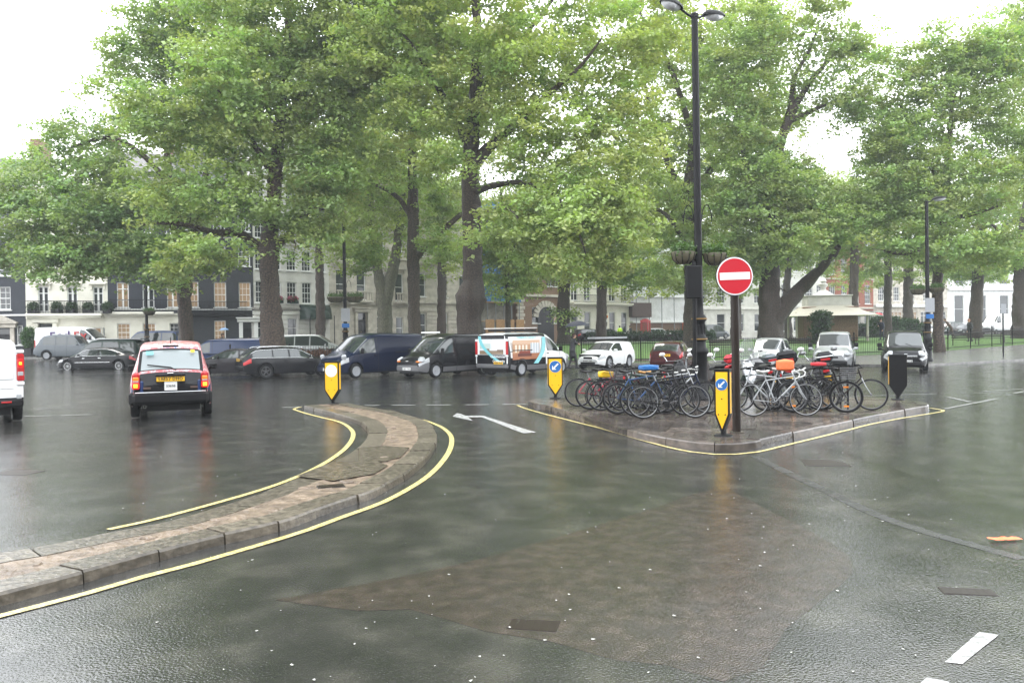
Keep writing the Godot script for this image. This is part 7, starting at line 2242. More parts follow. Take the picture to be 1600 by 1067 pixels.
# ------------------------------------------------------------------ lamps, signs, bollards
func lamp_post(label: String, at: Vector3, h: float, heads: Array, lean: float, notice: bool, baskets: Array) -> void:
	var t := thing("street_lamp", label, "street lamp", at, 0.0, "tall black street lamps")
	t.rotation.z = deg_to_rad(lean)
	var b := Mb.new()
	b.lathe([Vector2(0.25, 0), Vector2(0.25, 0.12), Vector2(0.2, 0.16), Vector2(0.19, 1.15), Vector2(0.23, 1.2), Vector2(0.23, 1.27), Vector2(0.17, 1.34), Vector2(0.15, 1.5)], 10)
	obj("base", b, M.iron, t)
	b = Mb.new()
	b.lathe([Vector2(0.15, 1.5), Vector2(0.2, 1.53), Vector2(0.2, 1.58), Vector2(0.15, 1.64), Vector2(0.12, 1.9), Vector2(0.15, 2.0), Vector2(0.19, 2.04), Vector2(0.19, 2.1), Vector2(0.12, 2.18), Vector2(0.105, 2.4)], 14)
	for k in 10:
		var a := TAU * k / 10.0
		b.bbox(Vector3(cos(a) * 0.135, 1.8, sin(a) * 0.135), Vector3(0.04, 0.26, 0.04), 0.012)
	obj("collar", b, M.iron, t)
	for y in [1.555, 2.07]:
		b = Mb.new()
		b.lathe([Vector2(0.2, y - 0.015), Vector2(0.206, y), Vector2(0.2, y + 0.015)], 14)
		obj("gilt_band", b, M.gold_paint, t)
	b = Mb.new()
	b.lathe([Vector2(0.105, 2.4), Vector2(0.095, 5.0), Vector2(0.085, h - 0.05), Vector2(0.1, h - 0.04), Vector2(0.1, h + 0.06), Vector2(0.0, h + 0.12)], 14)
	obj("shaft", b, M.iron, t)
	for q in heads:
		var d := Vector3(q[0], 0, q[1]).normalized()
		var out: float = q[2]
		b = Mb.new()
		b.tube([Vector3(0, h - 0.05, 0), d * out * 0.5 + Vector3(0, h + 0.0, 0), d * out + Vector3(0, h + 0.1, 0)], 0.03, 6)
		obj("arm", b, M.iron, t)
		var head := Mb.new()
		var turn := Basis(Vector3.UP, atan2(-d.z, d.x)) * Basis(Vector3.BACK, 0.1)
		head.t = Transform3D(turn, d * (out + 0.3) + Vector3(0, h + 0.12, 0))
		var rows := []
		for j in 7:
			var v := j / 6.0
			var r := PackedVector3Array()
			for k in 16:
				var a := TAU * k / 16.0
				var s := sin(PI / 2 * v) if v < 1.0 else 1.0
				r.append(Vector3(cos(a) * 0.38 * s - (0.05 if v < 0.5 else 0.0), 0.15 * cos(PI / 2 * v), -sin(a) * 0.17 * s))
			rows.append(r)
		rows.reverse()
		head.grid(rows, true)
		var hn := obj("lantern_hood", head, M.iron, t)
		var gl := Mb.new()
		gl.t = head.t
		gl.ball(Vector3(0.02, -0.005, 0), Vector3(0.31, 0.12, 0.14), 14, 8)
		obj("lantern_glass", gl, M.lamp_glass, hn)
	if notice:
		b = Mb.new()
		b.bbox(Vector3(0.05, 3.0, 0.14), Vector3(0.5, 0.75, 0.03), 0.01)
		obj("notice_panel", b, M.sign_grey, t)
		b = Mb.new()
		b.bbox(Vector3(0.05, 2.4, 0.14), Vector3(0.42, 0.24, 0.03), 0.01)
		obj("notice_panel", b, M.sign_blue if notice else M.sign_grey, t)
	var n := 0
	for q in baskets:
		basket(t, q[0], q[1], q[2])
		n += 1
	if baskets.size():
		for s in [-1.0, 1.0]:
			b = Mb.new()
			var pts := []
			for k in 9:
				var a := PI * k / 8.0
				pts.append(Vector3(s * (0.1 + 0.26 * (1 - cos(a)) * 0.5), 4.55 + 0.42 * sin(a), 0))
			b.tube(pts, 0.013, 5)
			obj("bracket", b, M.iron, t)


func basket(post: Node3D, off: Vector3, r: float, label: String) -> void:
	var t := thing("hanging_basket", label, "hanging basket", post.transform * off, 0.0, "hanging flower baskets on the lamps")
	var b := Mb.new()
	b.lathe([Vector2(0.0, -0.3), Vector2(r * 0.5, -0.28), Vector2(r * 0.85, -0.18), Vector2(r, 0.0), Vector2(r * 0.95, 0.02), Vector2(0.0, 0.01)], 18)
	obj("bowl", b, M.wicker, t)
	for k in 10:
		var a := TAU * k / 10.0
		b = Mb.new()
		b.tube([Vector3(cos(a) * r * 1.01, 0, sin(a) * r * 1.01), Vector3(cos(a) * r * 0.87, -0.18, sin(a) * r * 0.87), Vector3(cos(a) * r * 0.5, -0.29, sin(a) * r * 0.5)], 0.01, 4, false)
		obj("wire", b, M.iron, t)
	b = Mb.new()
	b.tube([Vector3(-off.x * 0.9, 0.0, 0), Vector3(0, 0.0, 0)], 0.018, 5)
	obj("support_arm", b, M.iron, t)
	leaf_ball(t, Vector3(0, 0.08, 0), Vector3(r * 0.95, 0.08, r * 0.95), 150, Color(0.07, 0.13, 0.04), 0.08)


func lamp_posts() -> void:
	lamp_post("tallest street lamp with two heads standing among the cycles", Vector3(4.79, 0.12, -20.28), 9.75, [[-0.84, 0.54, 0.5], [0.88, -0.47, 0.34]], 0.2, false,
		[[Vector3(-0.4, 3.75, 0.1), 0.31, "wire flower basket on the left of tallest lamp"], [Vector3(0.45, 3.72, -0.1), 0.31, "wire flower basket hidden partly by the no entry sign"]])
	lamp_post("street lamp behind the navy van with notice panel and baskets", on_land(Vector3(-9.42, 0.65, -45.00), 0.1), 8.7, [[-0.95, 0.5, 0.9]], 0.0, true,
		[[Vector3(-0.5, 4.0, 0.0), 0.5, "left basket on the lamp behind the navy van"], [Vector3(0.55, 4.0, 0.0), 0.5, "right basket on the lamp behind the navy van"]])
	lamp_post("slim street lamp rising behind the red taxi", on_land(Vector3(-26.63, 0.97, -58.00)), 8.3, [[-0.95, 0.2, 1.2]], 0.0, false, [[Vector3(0.25, 3.4, 0.1), 0.42, "basket on the lamp behind the red taxi"]])
	lamp_post("street lamp at the kerb beside the black people carrier", Vector3(22.23, -0.06, -42.50) * Vector3(1, 0, 1) + Vector3(0, 0.12, 0), 8.5, [[0.9, 0.3, 0.3]], 0.0, true,
		[[Vector3(-0.5, 3.85, 0.0), 0.38, "left basket on the lamp beside the black people carrier"], [Vector3(0.5, 3.9, 0.0), 0.38, "right basket on the lamp beside the black people carrier"]])
	var t := thing("sign_pole", "thin black pole with small sign at the right by the railings", "sign pole", Vector3(28.73, -0.12, -46.50) * Vector3(1, 0, 1) + Vector3(0, 0.12, 0))
	var b := Mb.new()
	b.tube([Vector3.ZERO, Vector3(0, 3.1, 0)], 0.045, 8)
	obj("pole", b, M.iron, t)
	b = Mb.new()
	b.bbox(Vector3(0.0, 2.85, 0.06), Vector3(0.32, 0.55, 0.02), 0.006)
	obj("sign_plate", b, M.sign_grey, t)


func arrow_shape(size: float) -> PackedVector2Array:
	# pointing down to the left
	var p := PackedVector2Array([Vector2(-1, 0), Vector2(-0.35, 0.62), Vector2(-0.22, 0.5), Vector2(-0.52, 0.17), Vector2(0.95, 0.17), Vector2(0.95, -0.17), Vector2(-0.52, -0.17), Vector2(-0.22, -0.5), Vector2(-0.35, -0.62)])
	for i in p.size(): p[i] = p[i].rotated(PI / 4) * size
	return p


# flat-faced keep-left marker tapering to a point on a spring foot; front is +z
func keep_left(label: String, at: Vector3, turn: float, arrow: bool, w := 0.2) -> void:
	var t := thing("keep_left_bollard", label, "traffic bollard", at, turn, "yellow keep left bollards")
	var ds := minf(0.17, w * 0.8)
	var outline := PackedVector2Array([Vector2(-w, 0.36), Vector2(-0.02, 0.07), Vector2(0.02, 0.07), Vector2(w, 0.36), Vector2(w, 1.1), Vector2(-w, 1.1)])
	var b := Mb.new()
	b.prism(outline, 0.14)
	obj("casing", b, M.black_plastic, t)
	for s in [1.0, -1.0]:
		if s < 0 and not arrow: pass
		b = Mb.new()
		b.t = Transform3D(Basis(Vector3.UP, 0.0 if s > 0 else PI), Vector3(0, 0, s * 0.074))
		b.prism(PackedVector2Array([Vector2(-w + 0.028, 0.372), Vector2(0.0, 0.125), Vector2(w - 0.028, 0.372), Vector2(w - 0.028, 1.065), Vector2(-w + 0.028, 1.065)]), 0.012)
		if s > 0:
			var f := obj("yellow_face", b, M.bollard_yellow, t)
			var d := Mb.new()
			d.disc(Vector3(0, 0.86, 0.084), ds, 0.006, 32)
			obj("disc_border", d, M.sign_white, f)
			d = Mb.new()
			d.disc(Vector3(0, 0.86, 0.088), ds * 0.96, 0.006, 32)
			obj("disc", d, M.sign_blue if arrow else M.sign_white, f)
			if arrow:
				d = Mb.new()
				d.t = Transform3D(Basis(), Vector3(0, 0.86, 0.093))
				d.prism(arrow_shape(ds * 0.74), 0.005)
				obj("arrow", d, M.sign_white, f)
			d = Mb.new()
			for q in [Vector2(-w * 0.45, 0.36), Vector2(w * 0.45, 0.36), Vector2(0.0, 0.62)]: d.disc(Vector3(q.x, q.y, 0.083), 0.012, 0.006, 8)
			obj("rivets", d, M.black_plastic, f)
	# a yellow strip on the narrow side
	for s in [-1.0, 1.0]:
		b = Mb.new()
		b.box(Vector3(s * (w + 0.002), 0.72, 0.0), Vector3(0.006, 0.68, 0.075))
		obj("side_strip", b, M.bollard_yellow, t)
	b = Mb.new()
	b.lathe([Vector2(0.16, 0), Vector2(0.15, 0.02), Vector2(0.05, 0.03), Vector2(0.04, 0.1), Vector2(0.0, 0.12)], 14)
	obj("foot", b, M.black_plastic, t)
	b = Mb.new()
	b.bbox(Vector3(0, 1.105, 0), Vector3(w * 2 + 0.02, 0.02, 0.16), 0.006)
	obj("top_cap", b, M.black_plastic, t)


func signs_and_bollards() -> void:
	keep_left("yellow bollard with blank white disc on the tip of the curved island", Vector3(-4.68, 0.12, -20.68), -12, false)
	keep_left("yellow bollard with blue arrow disc at the left tip of the paved island", Vector3(1.15, 0.12, -21.43), 0, true)
	keep_left("nearest yellow bollard with blue arrow disc beside the no entry post", Vector3(3.50, 0.12, -13.23), -30, true, 0.125)
	keep_left("bollard turned away showing its black back at the right end of the island", Vector3(9.49, 0.12, -19.58), 162, true)
	var t := thing("no_entry_sign", "round red no entry sign with white bar on a black post", "road sign", Vector3(3.86, 0.12, -13.71), 0.0)
	var b := Mb.new()
	b.tube([Vector3.ZERO, Vector3(-0.015, 2.85, 0)], 0.07, 14)
	obj("post", b, M.iron_brown, t)
	b = Mb.new()
	b.tube([Vector3.ZERO, Vector3(0, 0.01, 0)], 0.13, 14)
	obj("post_foot", b, M.kerb_stone_0, t)
	var tilt := Transform3D(Basis(Vector3.UP, 0.12) * Basis(Vector3.BACK, 0.03), Vector3(-0.035, 2.68, 0.085))
	var y := 0.0
	b = Mb.new()
	b.t = tilt
	b.disc(Vector3(0, 0, 0), 0.335, 0.02, 48)
	obj("sign_rim", b, M.iron_brown, t)
	b = Mb.new()
	b.t = tilt
	b.disc(Vector3(0, 0, 0.012), 0.325, 0.006, 48)
	var f := obj("sign_border", b, M.sign_white, t)
	b = Mb.new()
	b.t = tilt
	b.disc(Vector3(0, 0, 0.017), 0.302, 0.006, 48)
	var r := obj("sign_face", b, M.sign_red, t)
	b = Mb.new()
	b.t = tilt
	b.bbox(Vector3(0, 0.0, 0.022), Vector3(0.54, 0.125, 0.006), 0.002)
	obj("white_bar", b, M.sign_white, r)
	t = thing("box_sign", "black box sign seen from behind on a thin pole beside the tallest lamp", "road sign", Vector3(4.58, 0.12, -19.93), 4)
	b = Mb.new()
	b.tube([Vector3.ZERO, Vector3(0, 3.5, 0)], 0.05, 8)
	obj("pole", b, M.iron, t)
	b = Mb.new()
	b.bbox(Vector3(-0.03, 2.98, 0.07), Vector3(0.4, 0.82, 0.13), 0.02)
	obj("sign_box", b, M.black_plastic, t)
	# hoop stands for the cycles
	var names := ["cycle hoop under the left group of cycles, nearest the kerb", "cycle hoop deep inside the left group of cycles", "cycle hoop behind the white road bicycle", "cycle hoop behind the white racer towards the right", "cycle hoop at the right end of the cycles"]
	var n := 0
	for p in [[Vector3(3.43, 0.12, -17.88), 10], [Vector3(2.51, 0.12, -19.70), 10], [Vector3(5.79, 0.12, -17.53), 80], [Vector3(6.79, 0.12, -18.32), 80], [Vector3(7.59, 0.12, -18.20), 80]]:
		t = thing("cycle_stand", names[n], "cycle stand", p[0], p[1], "hoop stands for cycles")
		b = Mb.new()
		var pts := [Vector3(-0.35, 0, 0), Vector3(-0.35, 0.6, 0)]
		for k in 7:
			var a := PI - PI / 2 * k / 6.0
			pts.append(Vector3(-0.2 + cos(a) * 0.15, 0.65 + sin(a) * 0.15, 0))
		for k in 7:
			var a := PI / 2 - PI / 2 * k / 6.0
			pts.append(Vector3(0.2 + cos(a) * 0.15, 0.65 + sin(a) * 0.15, 0))
		pts.append(Vector3(0.35, 0, 0))
		b.tube(pts, 0.027, 8)
		obj("hoop", b, M.iron, t)
		n += 1


# ------------------------------------------------------------------ cycles
func bicycle(label: String, at: Vector3, turn: float, lean: float, o: Dictionary) -> Node3D:
	var t := thing("bicycle", label, "bicycle", at, turn, "cycles parked on the paved island")
	t.rotation.x = deg_to_rad(lean)
	t.rotation_order = EULER_ORDER_YXZ
	var paint: Material = o.get("paint", M.paint_black)
	var r: float = o.get("r", 0.34)
	var rim: Material = o.get("rim", M.dark_alloy)
	var tyre: float = o.get("tyre", 0.018)
	var ra := Vector3(-0.52, r, 0)
	var fa := Vector3(0.53, r, 0)
	var bb := Vector3(-0.08, 0.28, 0)
	var st := Vector3(-0.25, 0.76, 0)
	var ht := Vector3(0.30, 0.84, 0)
	var hb := Vector3(0.345, 0.70, 0)
	if o.get("step", false): st.y = 0.68
	var steer: float = deg_to_rad(o.get("steer", 0.0))
	var axis := (ht - hb).normalized()
	for q in [[ra, 0.0], [fa, steer]]:
		var hubp: Vector3 = q[0]
		var turned := Basis(axis, q[1])
		var b := Mb.new()
		var pts := []
		for k in 37:
			var a := TAU * k / 36.0
			pts.append(Vector3(cos(a) * (r - tyre), sin(a) * (r - tyre), 0))
		b.tube(pts, tyre, 6, false)
		var w := obj("wheel", b, M.rubber, t)
		w.transform = Transform3D(turned, hb + turned * (hubp - hb) if q[1] != 0.0 else hubp)
		b = Mb.new()
		pts = []
		for k in 37:
			var a := TAU * k / 36.0
			pts.append(Vector3(cos(a) * (r - tyre * 2.1), sin(a) * (r - tyre * 2.1), 0))
		b.tube(pts, 0.011, 5, false)
		obj("rim", b, rim, w)
		b = Mb.new()
		for k in 18:
			var a := TAU * k / 18.0
			var z := 0.025 if k % 2 else -0.025
			b.tube([Vector3(0, 0, z), Vector3(cos(a) * (r - tyre * 2.2), sin(a) * (r - tyre * 2.2), 0)], 0.0013, 3, false)
		b.t = Transform3D(Basis(Vector3.RIGHT, PI / 2), Vector3.ZERO)
		b.lathe([Vector2(0, -0.045), Vector2(0.02, -0.045), Vector2(0.015, 0), Vector2(0.02, 0.045), Vector2(0, 0.045)], 8)
		obj("spokes", b, M.dark_alloy, w)
		if o.get("guards", false):
			b = Mb.new()
			pts = []
			for k in 15:
				var a := deg_to_rad(lerpf(20, 205, k / 14.0)) if q[1] == 0.0 and hubp == ra else deg_to_rad(lerpf(40, 200, k / 14.0))
				pts.append(Vector3(cos(a) * (r + 0.018), sin(a) * (r + 0.018), 0))
			b.tube(pts, 0.022, 5, true, 0.35)
			obj("mudguard", b, o.get("guard_paint", M.paint_black), w)
	var fr := Mb.new()
	var tube: float = o.get("tube", 0.017)
	fr.tube([bb, st], tube, 7)
	if o.get("step", false):
		fr.tube([hb + Vector3(0, 0.02, 0), Vector3(0.1, 0.5, 0), bb + Vector3(0.03, 0.08, 0)], tube * 1.2, 7)
		fr.tube([ht - Vector3(0, 0.02, 0), Vector3(0.02, 0.56, 0), st.lerp(bb, 0.55)], tube, 7)
	else:
		fr.tube([st - Vector3(0, 0.03, 0), ht - Vector3(0, 0.03, 0)], tube, 7)
		fr.tube([bb, hb], tube * 1.15, 7)
	fr.tube([hb - axis * 0.02, ht + axis * 0.02], tube * 1.2, 8)
	for s in [-0.055, 0.055]:
		fr.tube([bb + Vector3(0, 0, s * 0.5), ra + Vector3(0, 0, s)], 0.009, 5)
		fr.tube([st - Vector3(0, 0.02, -s * 0.4), ra + Vector3(0, 0, s)], 0.008, 5)
	obj("frame", fr, paint, t)
	var tr := Transform3D(Basis(axis, steer), hb - Basis(axis, steer) * hb)
	var b := Mb.new()
	b.t = tr
	for s in [-0.05, 0.05]: b.tube([hb + Vector3(0, 0, s * 0.8), hb.lerp(fa, 0.55) + Vector3(-0.015, 0, s), fa + Vector3(0, 0, s)], [0.014, 0.012, 0.008], 6)
	obj("fork", b, o.get("fork", paint), t)
	b = Mb.new()
	b.t = tr
	var stem := ht + axis * 0.07
	b.tube([ht, stem, stem + Vector3(0.09, 0.01, 0)], 0.013, 6)
	var c := stem + Vector3(0.09, 0.01, 0)
	if o.get("drops", false):
		for s in [-1.0, 1.0]:
			b.tube([c, c + Vector3(0.0, 0, s * 0.19), c + Vector3(0.07, 0, s * 0.21), c + Vector3(0.12, -0.04, s * 0.215), c + Vector3(0.1, -0.11, s * 0.22), c + Vector3(0.03, -0.14, s * 0.22), c + Vector3(-0.03, -0.14, s * 0.22)], 0.013, 6)
	else:
		for s in [-1.0, 1.0]:
			b.tube([c, c + Vector3(-0.01, 0.02, s * 0.12), c + Vector3(-0.07, 0.03 + o.get("rise", 0.0), s * 0.27), c + Vector3(-0.12, 0.03 + o.get("rise", 0.0), s * 0.3)], 0.012, 6)
	var hbar := obj("handlebar", b, o.get("bar", M.black_plastic), t)
	b = Mb.new()
	b.t = tr
	for s in [-1.0, 1.0]:
		if o.get("drops", false): b.tube([c + Vector3(0.07, 0.0, s * 0.21), c + Vector3(0.13, 0.05, s * 0.21)], 0.018, 6)
		else: b.tube([c + Vector3(-0.08, 0.03 + o.get("rise", 0.0), s * 0.275), c + Vector3(-0.15, 0.03 + o.get("rise", 0.0), s * 0.315)], 0.018, 6)
	obj("grips", b, o.get("grip", M.rubber), hbar)
	b = Mb.new()
	b.tube([st, st + Vector3(-0.045, 0.13, 0)], 0.013, 6)
	var sp := obj("seat_post", b, M.silver_metal, t)
	b = Mb.new()
	var rows := []
	for j in 9:
		var f := j / 8.0
		var wd := 0.075 * (1.0 - smoothstep(0.15, 0.75, f)) + 0.022
		if j == 0: wd *= 0.6
		var row := PackedVector3Array()
		for k in 10:
			var a := TAU * k / 10.0
			row.append(st + Vector3(-0.19 + f * 0.27, 0.155 + sin(a) * 0.024 + 0.01 * cos(f * TAU), cos(a) * wd))
		rows.append(row)
	rows.reverse()
	b.grid(rows, true)
	obj("saddle", b, o.get("saddle", M.saddle_black), sp)
	b = Mb.new()
	b.t = Transform3D(Basis(Vector3.RIGHT, PI / 2), bb)
	b.lathe([Vector2(0.07, 0.04), Vector2(0.095, 0.042), Vector2(0.095, 0.048), Vector2(0.07, 0.05)], 22)
	b.lathe([Vector2(0, -0.06), Vector2(0.022, -0.06), Vector2(0.022, 0.06), Vector2(0, 0.06)], 10)
	b.t = Transform3D()
	var ca: float = o.get("crank", 0.6)
	for s in [-1.0, 1.0]:
		var e := bb + Vector3(cos(ca) * 0.17 * s, sin(ca) * 0.17 * s, s * 0.075)
		b.tube([bb + Vector3(0, 0, s * 0.06), e], 0.009, 5)
		b.bbox(e + Vector3(0, 0, s * 0.05), Vector3(0.09, 0.022, 0.08), 0.006)
	b.tube([bb + Vector3(0, 0.093, 0.046), ra + Vector3(0, 0.04, 0.046)], 0.004, 4)
	b.tube([bb + Vector3(0, -0.093, 0.046), ra + Vector3(0, -0.04, 0.046)], 0.004, 4)
	obj("crankset", b, M.dark_alloy, t)
	if o.get("rack", false):
		b = Mb.new()
		for s in [-0.06, 0.06]:
			b.tube([ra + Vector3(0, 0, s), ra + Vector3(-0.04, 0.37, s)], 0.006, 4)
			b.tube([ra + Vector3(-0.22, 0.37, s), st + Vector3(0.0, -0.06 + (ra.y + 0.37 - st.y + 0.06), s * 0.6)], 0.006, 4)
		for k in 4: b.tube([ra + Vector3(-0.2 + k * 0.11, 0.372, -0.06), ra + Vector3(-0.2 + k * 0.11, 0.372, 0.06)], 0.005, 4)
		obj("rack", b, M.black_plastic, t)
	if o.has("basket"):
		b = Mb.new()
		b.t = tr
		for y in 6: for s in [-1, 1]:
			b.tube([c + Vector3(0.06, -0.2 + y * 0.045, s * (0.13 + y * 0.008)), c + Vector3(0.34 + y * 0.008, -0.2 + y * 0.045, s * (0.13 + y * 0.008))], 0.005, 3, false)
			b.tube([c + Vector3(0.06 if s < 0 else 0.34 + y * 0.008, -0.2 + y * 0.045, -0.13 - y * 0.008), c + Vector3(0.06 if s < 0 else 0.34 + y * 0.008, -0.2 + y * 0.045, 0.13 + y * 0.008)], 0.005, 3, false)
		for k in 9: for s in [-1, 1]: b.tube([c + Vector3(0.06 + k * 0.035, -0.2, s * 0.13), c + Vector3(0.06 + k * 0.04, 0.03, s * 0.17)], 0.004, 3, false)
		obj("basket", b, M.dark_alloy, t)
	if o.has("lamp"): lump("rear_lamp", t, o.lamp, st + Vector3(-0.1, 0.02, 0), Vector3(0.04, 0.07, 0.05), 0.012)
	if o.get("reflectors", false):
		for q in [ra, fa]:
			for s in [-0.2, 0.2]: lump("wheel_reflector", t, M.amber_glass, q + Vector3(0, s, 0.012), Vector3(0.1, 0.035, 0.01), 0.004)
	if o.get("lock", false):
		b = Mb.new()
		b.tube([Vector3(-0.28, 0.3, 0.04), Vector3(-0.2, 0.12, 0.06), Vector3(-0.02, 0.1, 0.05), Vector3(0.1, 0.2, 0.03), Vector3(0.12, 0.4, 0.03)], 0.014, 6)
		obj("lock_cable", b, M.black_plastic, t)
	if o.has("extra"): lump("frame_plate", t, M.black_plastic, bb + Vector3(0.02, 0.0, 0.11), Vector3(0.11, 0.13, 0.02), 0.006)
	return t


func bag(called: String, label: String, cat: String, at: Vector3, turn: float, s: Vector3, m: Material) -> void:
	var b := Mb.new()
	var rows := []
	for j in 9:
		var v := j / 8.0
		var row := PackedVector3Array()
		for k in 20:
			var a := TAU * k / 20.0
			var q := pow(maxf(0.0, 1.0 - pow(absf(v * 2 - 1), 6.0)), 0.35)
			var sq := 1.0 / pow(pow(absf(cos(a)), 4) + pow(absf(sin(a)), 4), 0.25)
			var fold := 1.0 + 0.04 * sin(k * 2.3 + j * 1.7)
			row.append(Vector3(cos(a) * sq * s.x / 2 * q * fold, v * s.y, -sin(a) * sq * s.z / 2 * q * fold))
		rows.append(row)
	b.grid(rows, true)
	var o := obj(called, b, m)
	o.position = at
	o.rotation.y = deg_to_rad(turn)
	tag(o, label, cat)


func cycles() -> void:
	# left group, from the front
	var h := 0.12
	bicycle("black bicycle nearest the kerb in the left group with silver rims", Vector3(3.15, 0.12, -16.01), 2, -7, {"lock": true, "extra": true, "grip": M.saddle_white, "rim": M.silver_metal, "crank": 0.3})
	bicycle("dark bicycle directly behind the nearest black one of the left group", Vector3(3.07, 0.12, -16.52), 6, -6, {"paint": M.paint_charcoal, "guards": true, "saddle": M.saddle_tan, "crank": 1.2})
	bicycle("bright blue bicycle in the left group with bare frame", Vector3(2.76, 0.12, -17.03), 8, -8, {"paint": mat_of("frame_blue", Color(0.015, 0.06, 0.17)), "rise": 0.02, "crank": 2.0, "lamp": M.red_glass, "tyre": 0.025})
	bicycle("dark green bicycle with a front basket in the left group", Vector3(2.96, 0.12, -17.65), 186, 6, {"paint": M.paint_green_dark, "basket": true, "guards": true, "rack": true, "crank": 0.9})
	bicycle("dark red bicycle third from the left end of the group", Vector3(2.49, 0.12, -17.87), 10, -7, {"paint": M.paint_maroon, "guards": true, "rack": true, "crank": 0.1})
	bicycle("black folding-bar bicycle second from the left end", Vector3(2.28, 0.12, -18.13), 4, -9, {"paint": M.paint_black, "tyre": 0.022, "crank": 2.6})
	bicycle("pink red step-through bicycle at the left end of the group", Vector3(2.08, 0.12, -18.89), 5, -6, {"paint": M.paint_bike_pink, "step": true, "tube": 0.022, "rise": 0.05, "crank": 1.5, "guard_paint": M.paint_black})
	bicycle("silver bicycle with curled white bars at the back of left group", Vector3(3.65, 0.12, -17.85), -8, -5, {"paint": M.paint_silver, "drops": true, "bar": M.saddle_white, "grip": M.saddle_white})
	bicycle("grey bicycle deep in the left group behind the blue one", Vector3(2.94, 0.12, -18.43), 184, 5, {"paint": M.paint_grey_blue, "rack": true, "crank": 2.2})
	bicycle("grey framed bicycle with tall bars behind the dark red one", Vector3(2.70, 0.12, -18.30), 178, 7, {"paint": M.paint_charcoal, "rise": 0.06, "guards": true, "rack": true, "crank": 1.1, "rim": M.silver_metal})
	bicycle("black bicycle with brown saddle at the back of the left group", Vector3(3.35, 0.12, -18.21), 14, -5, {"paint": M.paint_black, "saddle": M.saddle_tan, "guards": true, "basket": true, "crank": 2.8})
	bicycle("dark blue bicycle nearest the foot of the tallest lamp", Vector3(3.61, 0.12, -16.98), -10, -8, {"paint": M.paint_navy, "guards": true, "crank": 0.4, "lamp": M.red_glass})
	var e := Vector3(2.99, 0.12, -17.00)
	bag("saddle_cover", "crumpled blue cover over a saddle in the left group", "cover", e + Vector3(-0.1, 0.93, 0.12), 10, Vector3(0.42, 0.13, 0.24), M.paint_bike_blue)
	bag("pannier_bag", "yellow and red bag on a cycle near the left end of the group", "bag", Vector3(2.12, 0.12, -18.08) + Vector3(0, 0.72, 0), 12, Vector3(0.34, 0.17, 0.18), M.paint_yellow)
	# right group
	bicycle("white and silver road bicycle facing right, in front of the right group", Vector3(5.42, 0.12, -16.14), -5, -8, {"paint": mat_of("frame_silver", Color(0.3, 0.31, 0.32)), "tube": 0.015, "drops": true, "bar": M.saddle_white, "grip": M.saddle_white, "saddle": M.saddle_white, "rim": M.silver_metal, "tyre": 0.013, "r": 0.335, "crank": 0.8, "lock": true})
	bicycle("white framed bicycle half hidden behind the silver road bicycle", Vector3(5.44, 0.12, -17.14), 172, 6, {"paint": mat_of("frame_silver", Color(0.3, 0.31, 0.32)), "rim": M.dark_alloy, "saddle": M.saddle_white, "crank": 1.8, "lamp": M.red_glass})
	bicycle("black bicycle with fat tyre and orange wheel reflectors", Vector3(6.45, 0.12, -16.72), -14, -5, {"paint": M.paint_black, "tyre": 0.027, "guards": true, "reflectors": true, "basket": true, "steer": -12})
	bicycle("brown touring bicycle at the right end of the cycles", Vector3(7.18, 0.12, -17.18), -16, -6, {"paint": M.iron_brown, "fork": M.paint_silver, "rise": 0.03, "guards": false, "crank": 2.4, "steer": -8})
	bicycle("orange trimmed grey bicycle in the middle of the right group", Vector3(6.01, 0.12, -17.35), 10, -6, {"paint": M.paint_grey_blue, "rim": M.dark_alloy, "guards": true, "rack": true})
	bicycle("dark bicycle with curled bars behind the fat tyred one", Vector3(6.70, 0.12, -17.85), 14, -6, {"paint": M.paint_charcoal, "drops": true, "crank": 2.9})
	bicycle("black bicycle crossing behind the orange bag", Vector3(6.30, 0.12, -17.46), 168, 6, {"paint": M.paint_black, "rack": true, "guards": true, "crank": 1.4})
	bicycle("green black bicycle beside the no entry post", Vector3(5.43, 0.12, -17.74), 12, -5, {"paint": M.paint_green_dark, "guards": true, "crank": 0.2, "rim": M.silver_metal})
	bag("orange_bag", "bright orange bag on a carrier of the right group", "bag", Vector3(5.86, 0.12, -17.08) + Vector3(0.0, 0.86, 0), -6, Vector3(0.36, 0.27, 0.2), M.cloth_orange)
	bag("saddle_cover", "pink red cover over a saddle behind the road bicycle", "cover", Vector3(6.70, 0.12, -17.40) + Vector3(0.0, 0.95, 0), 0, Vector3(0.32, 0.09, 0.18), M.cloth_red)


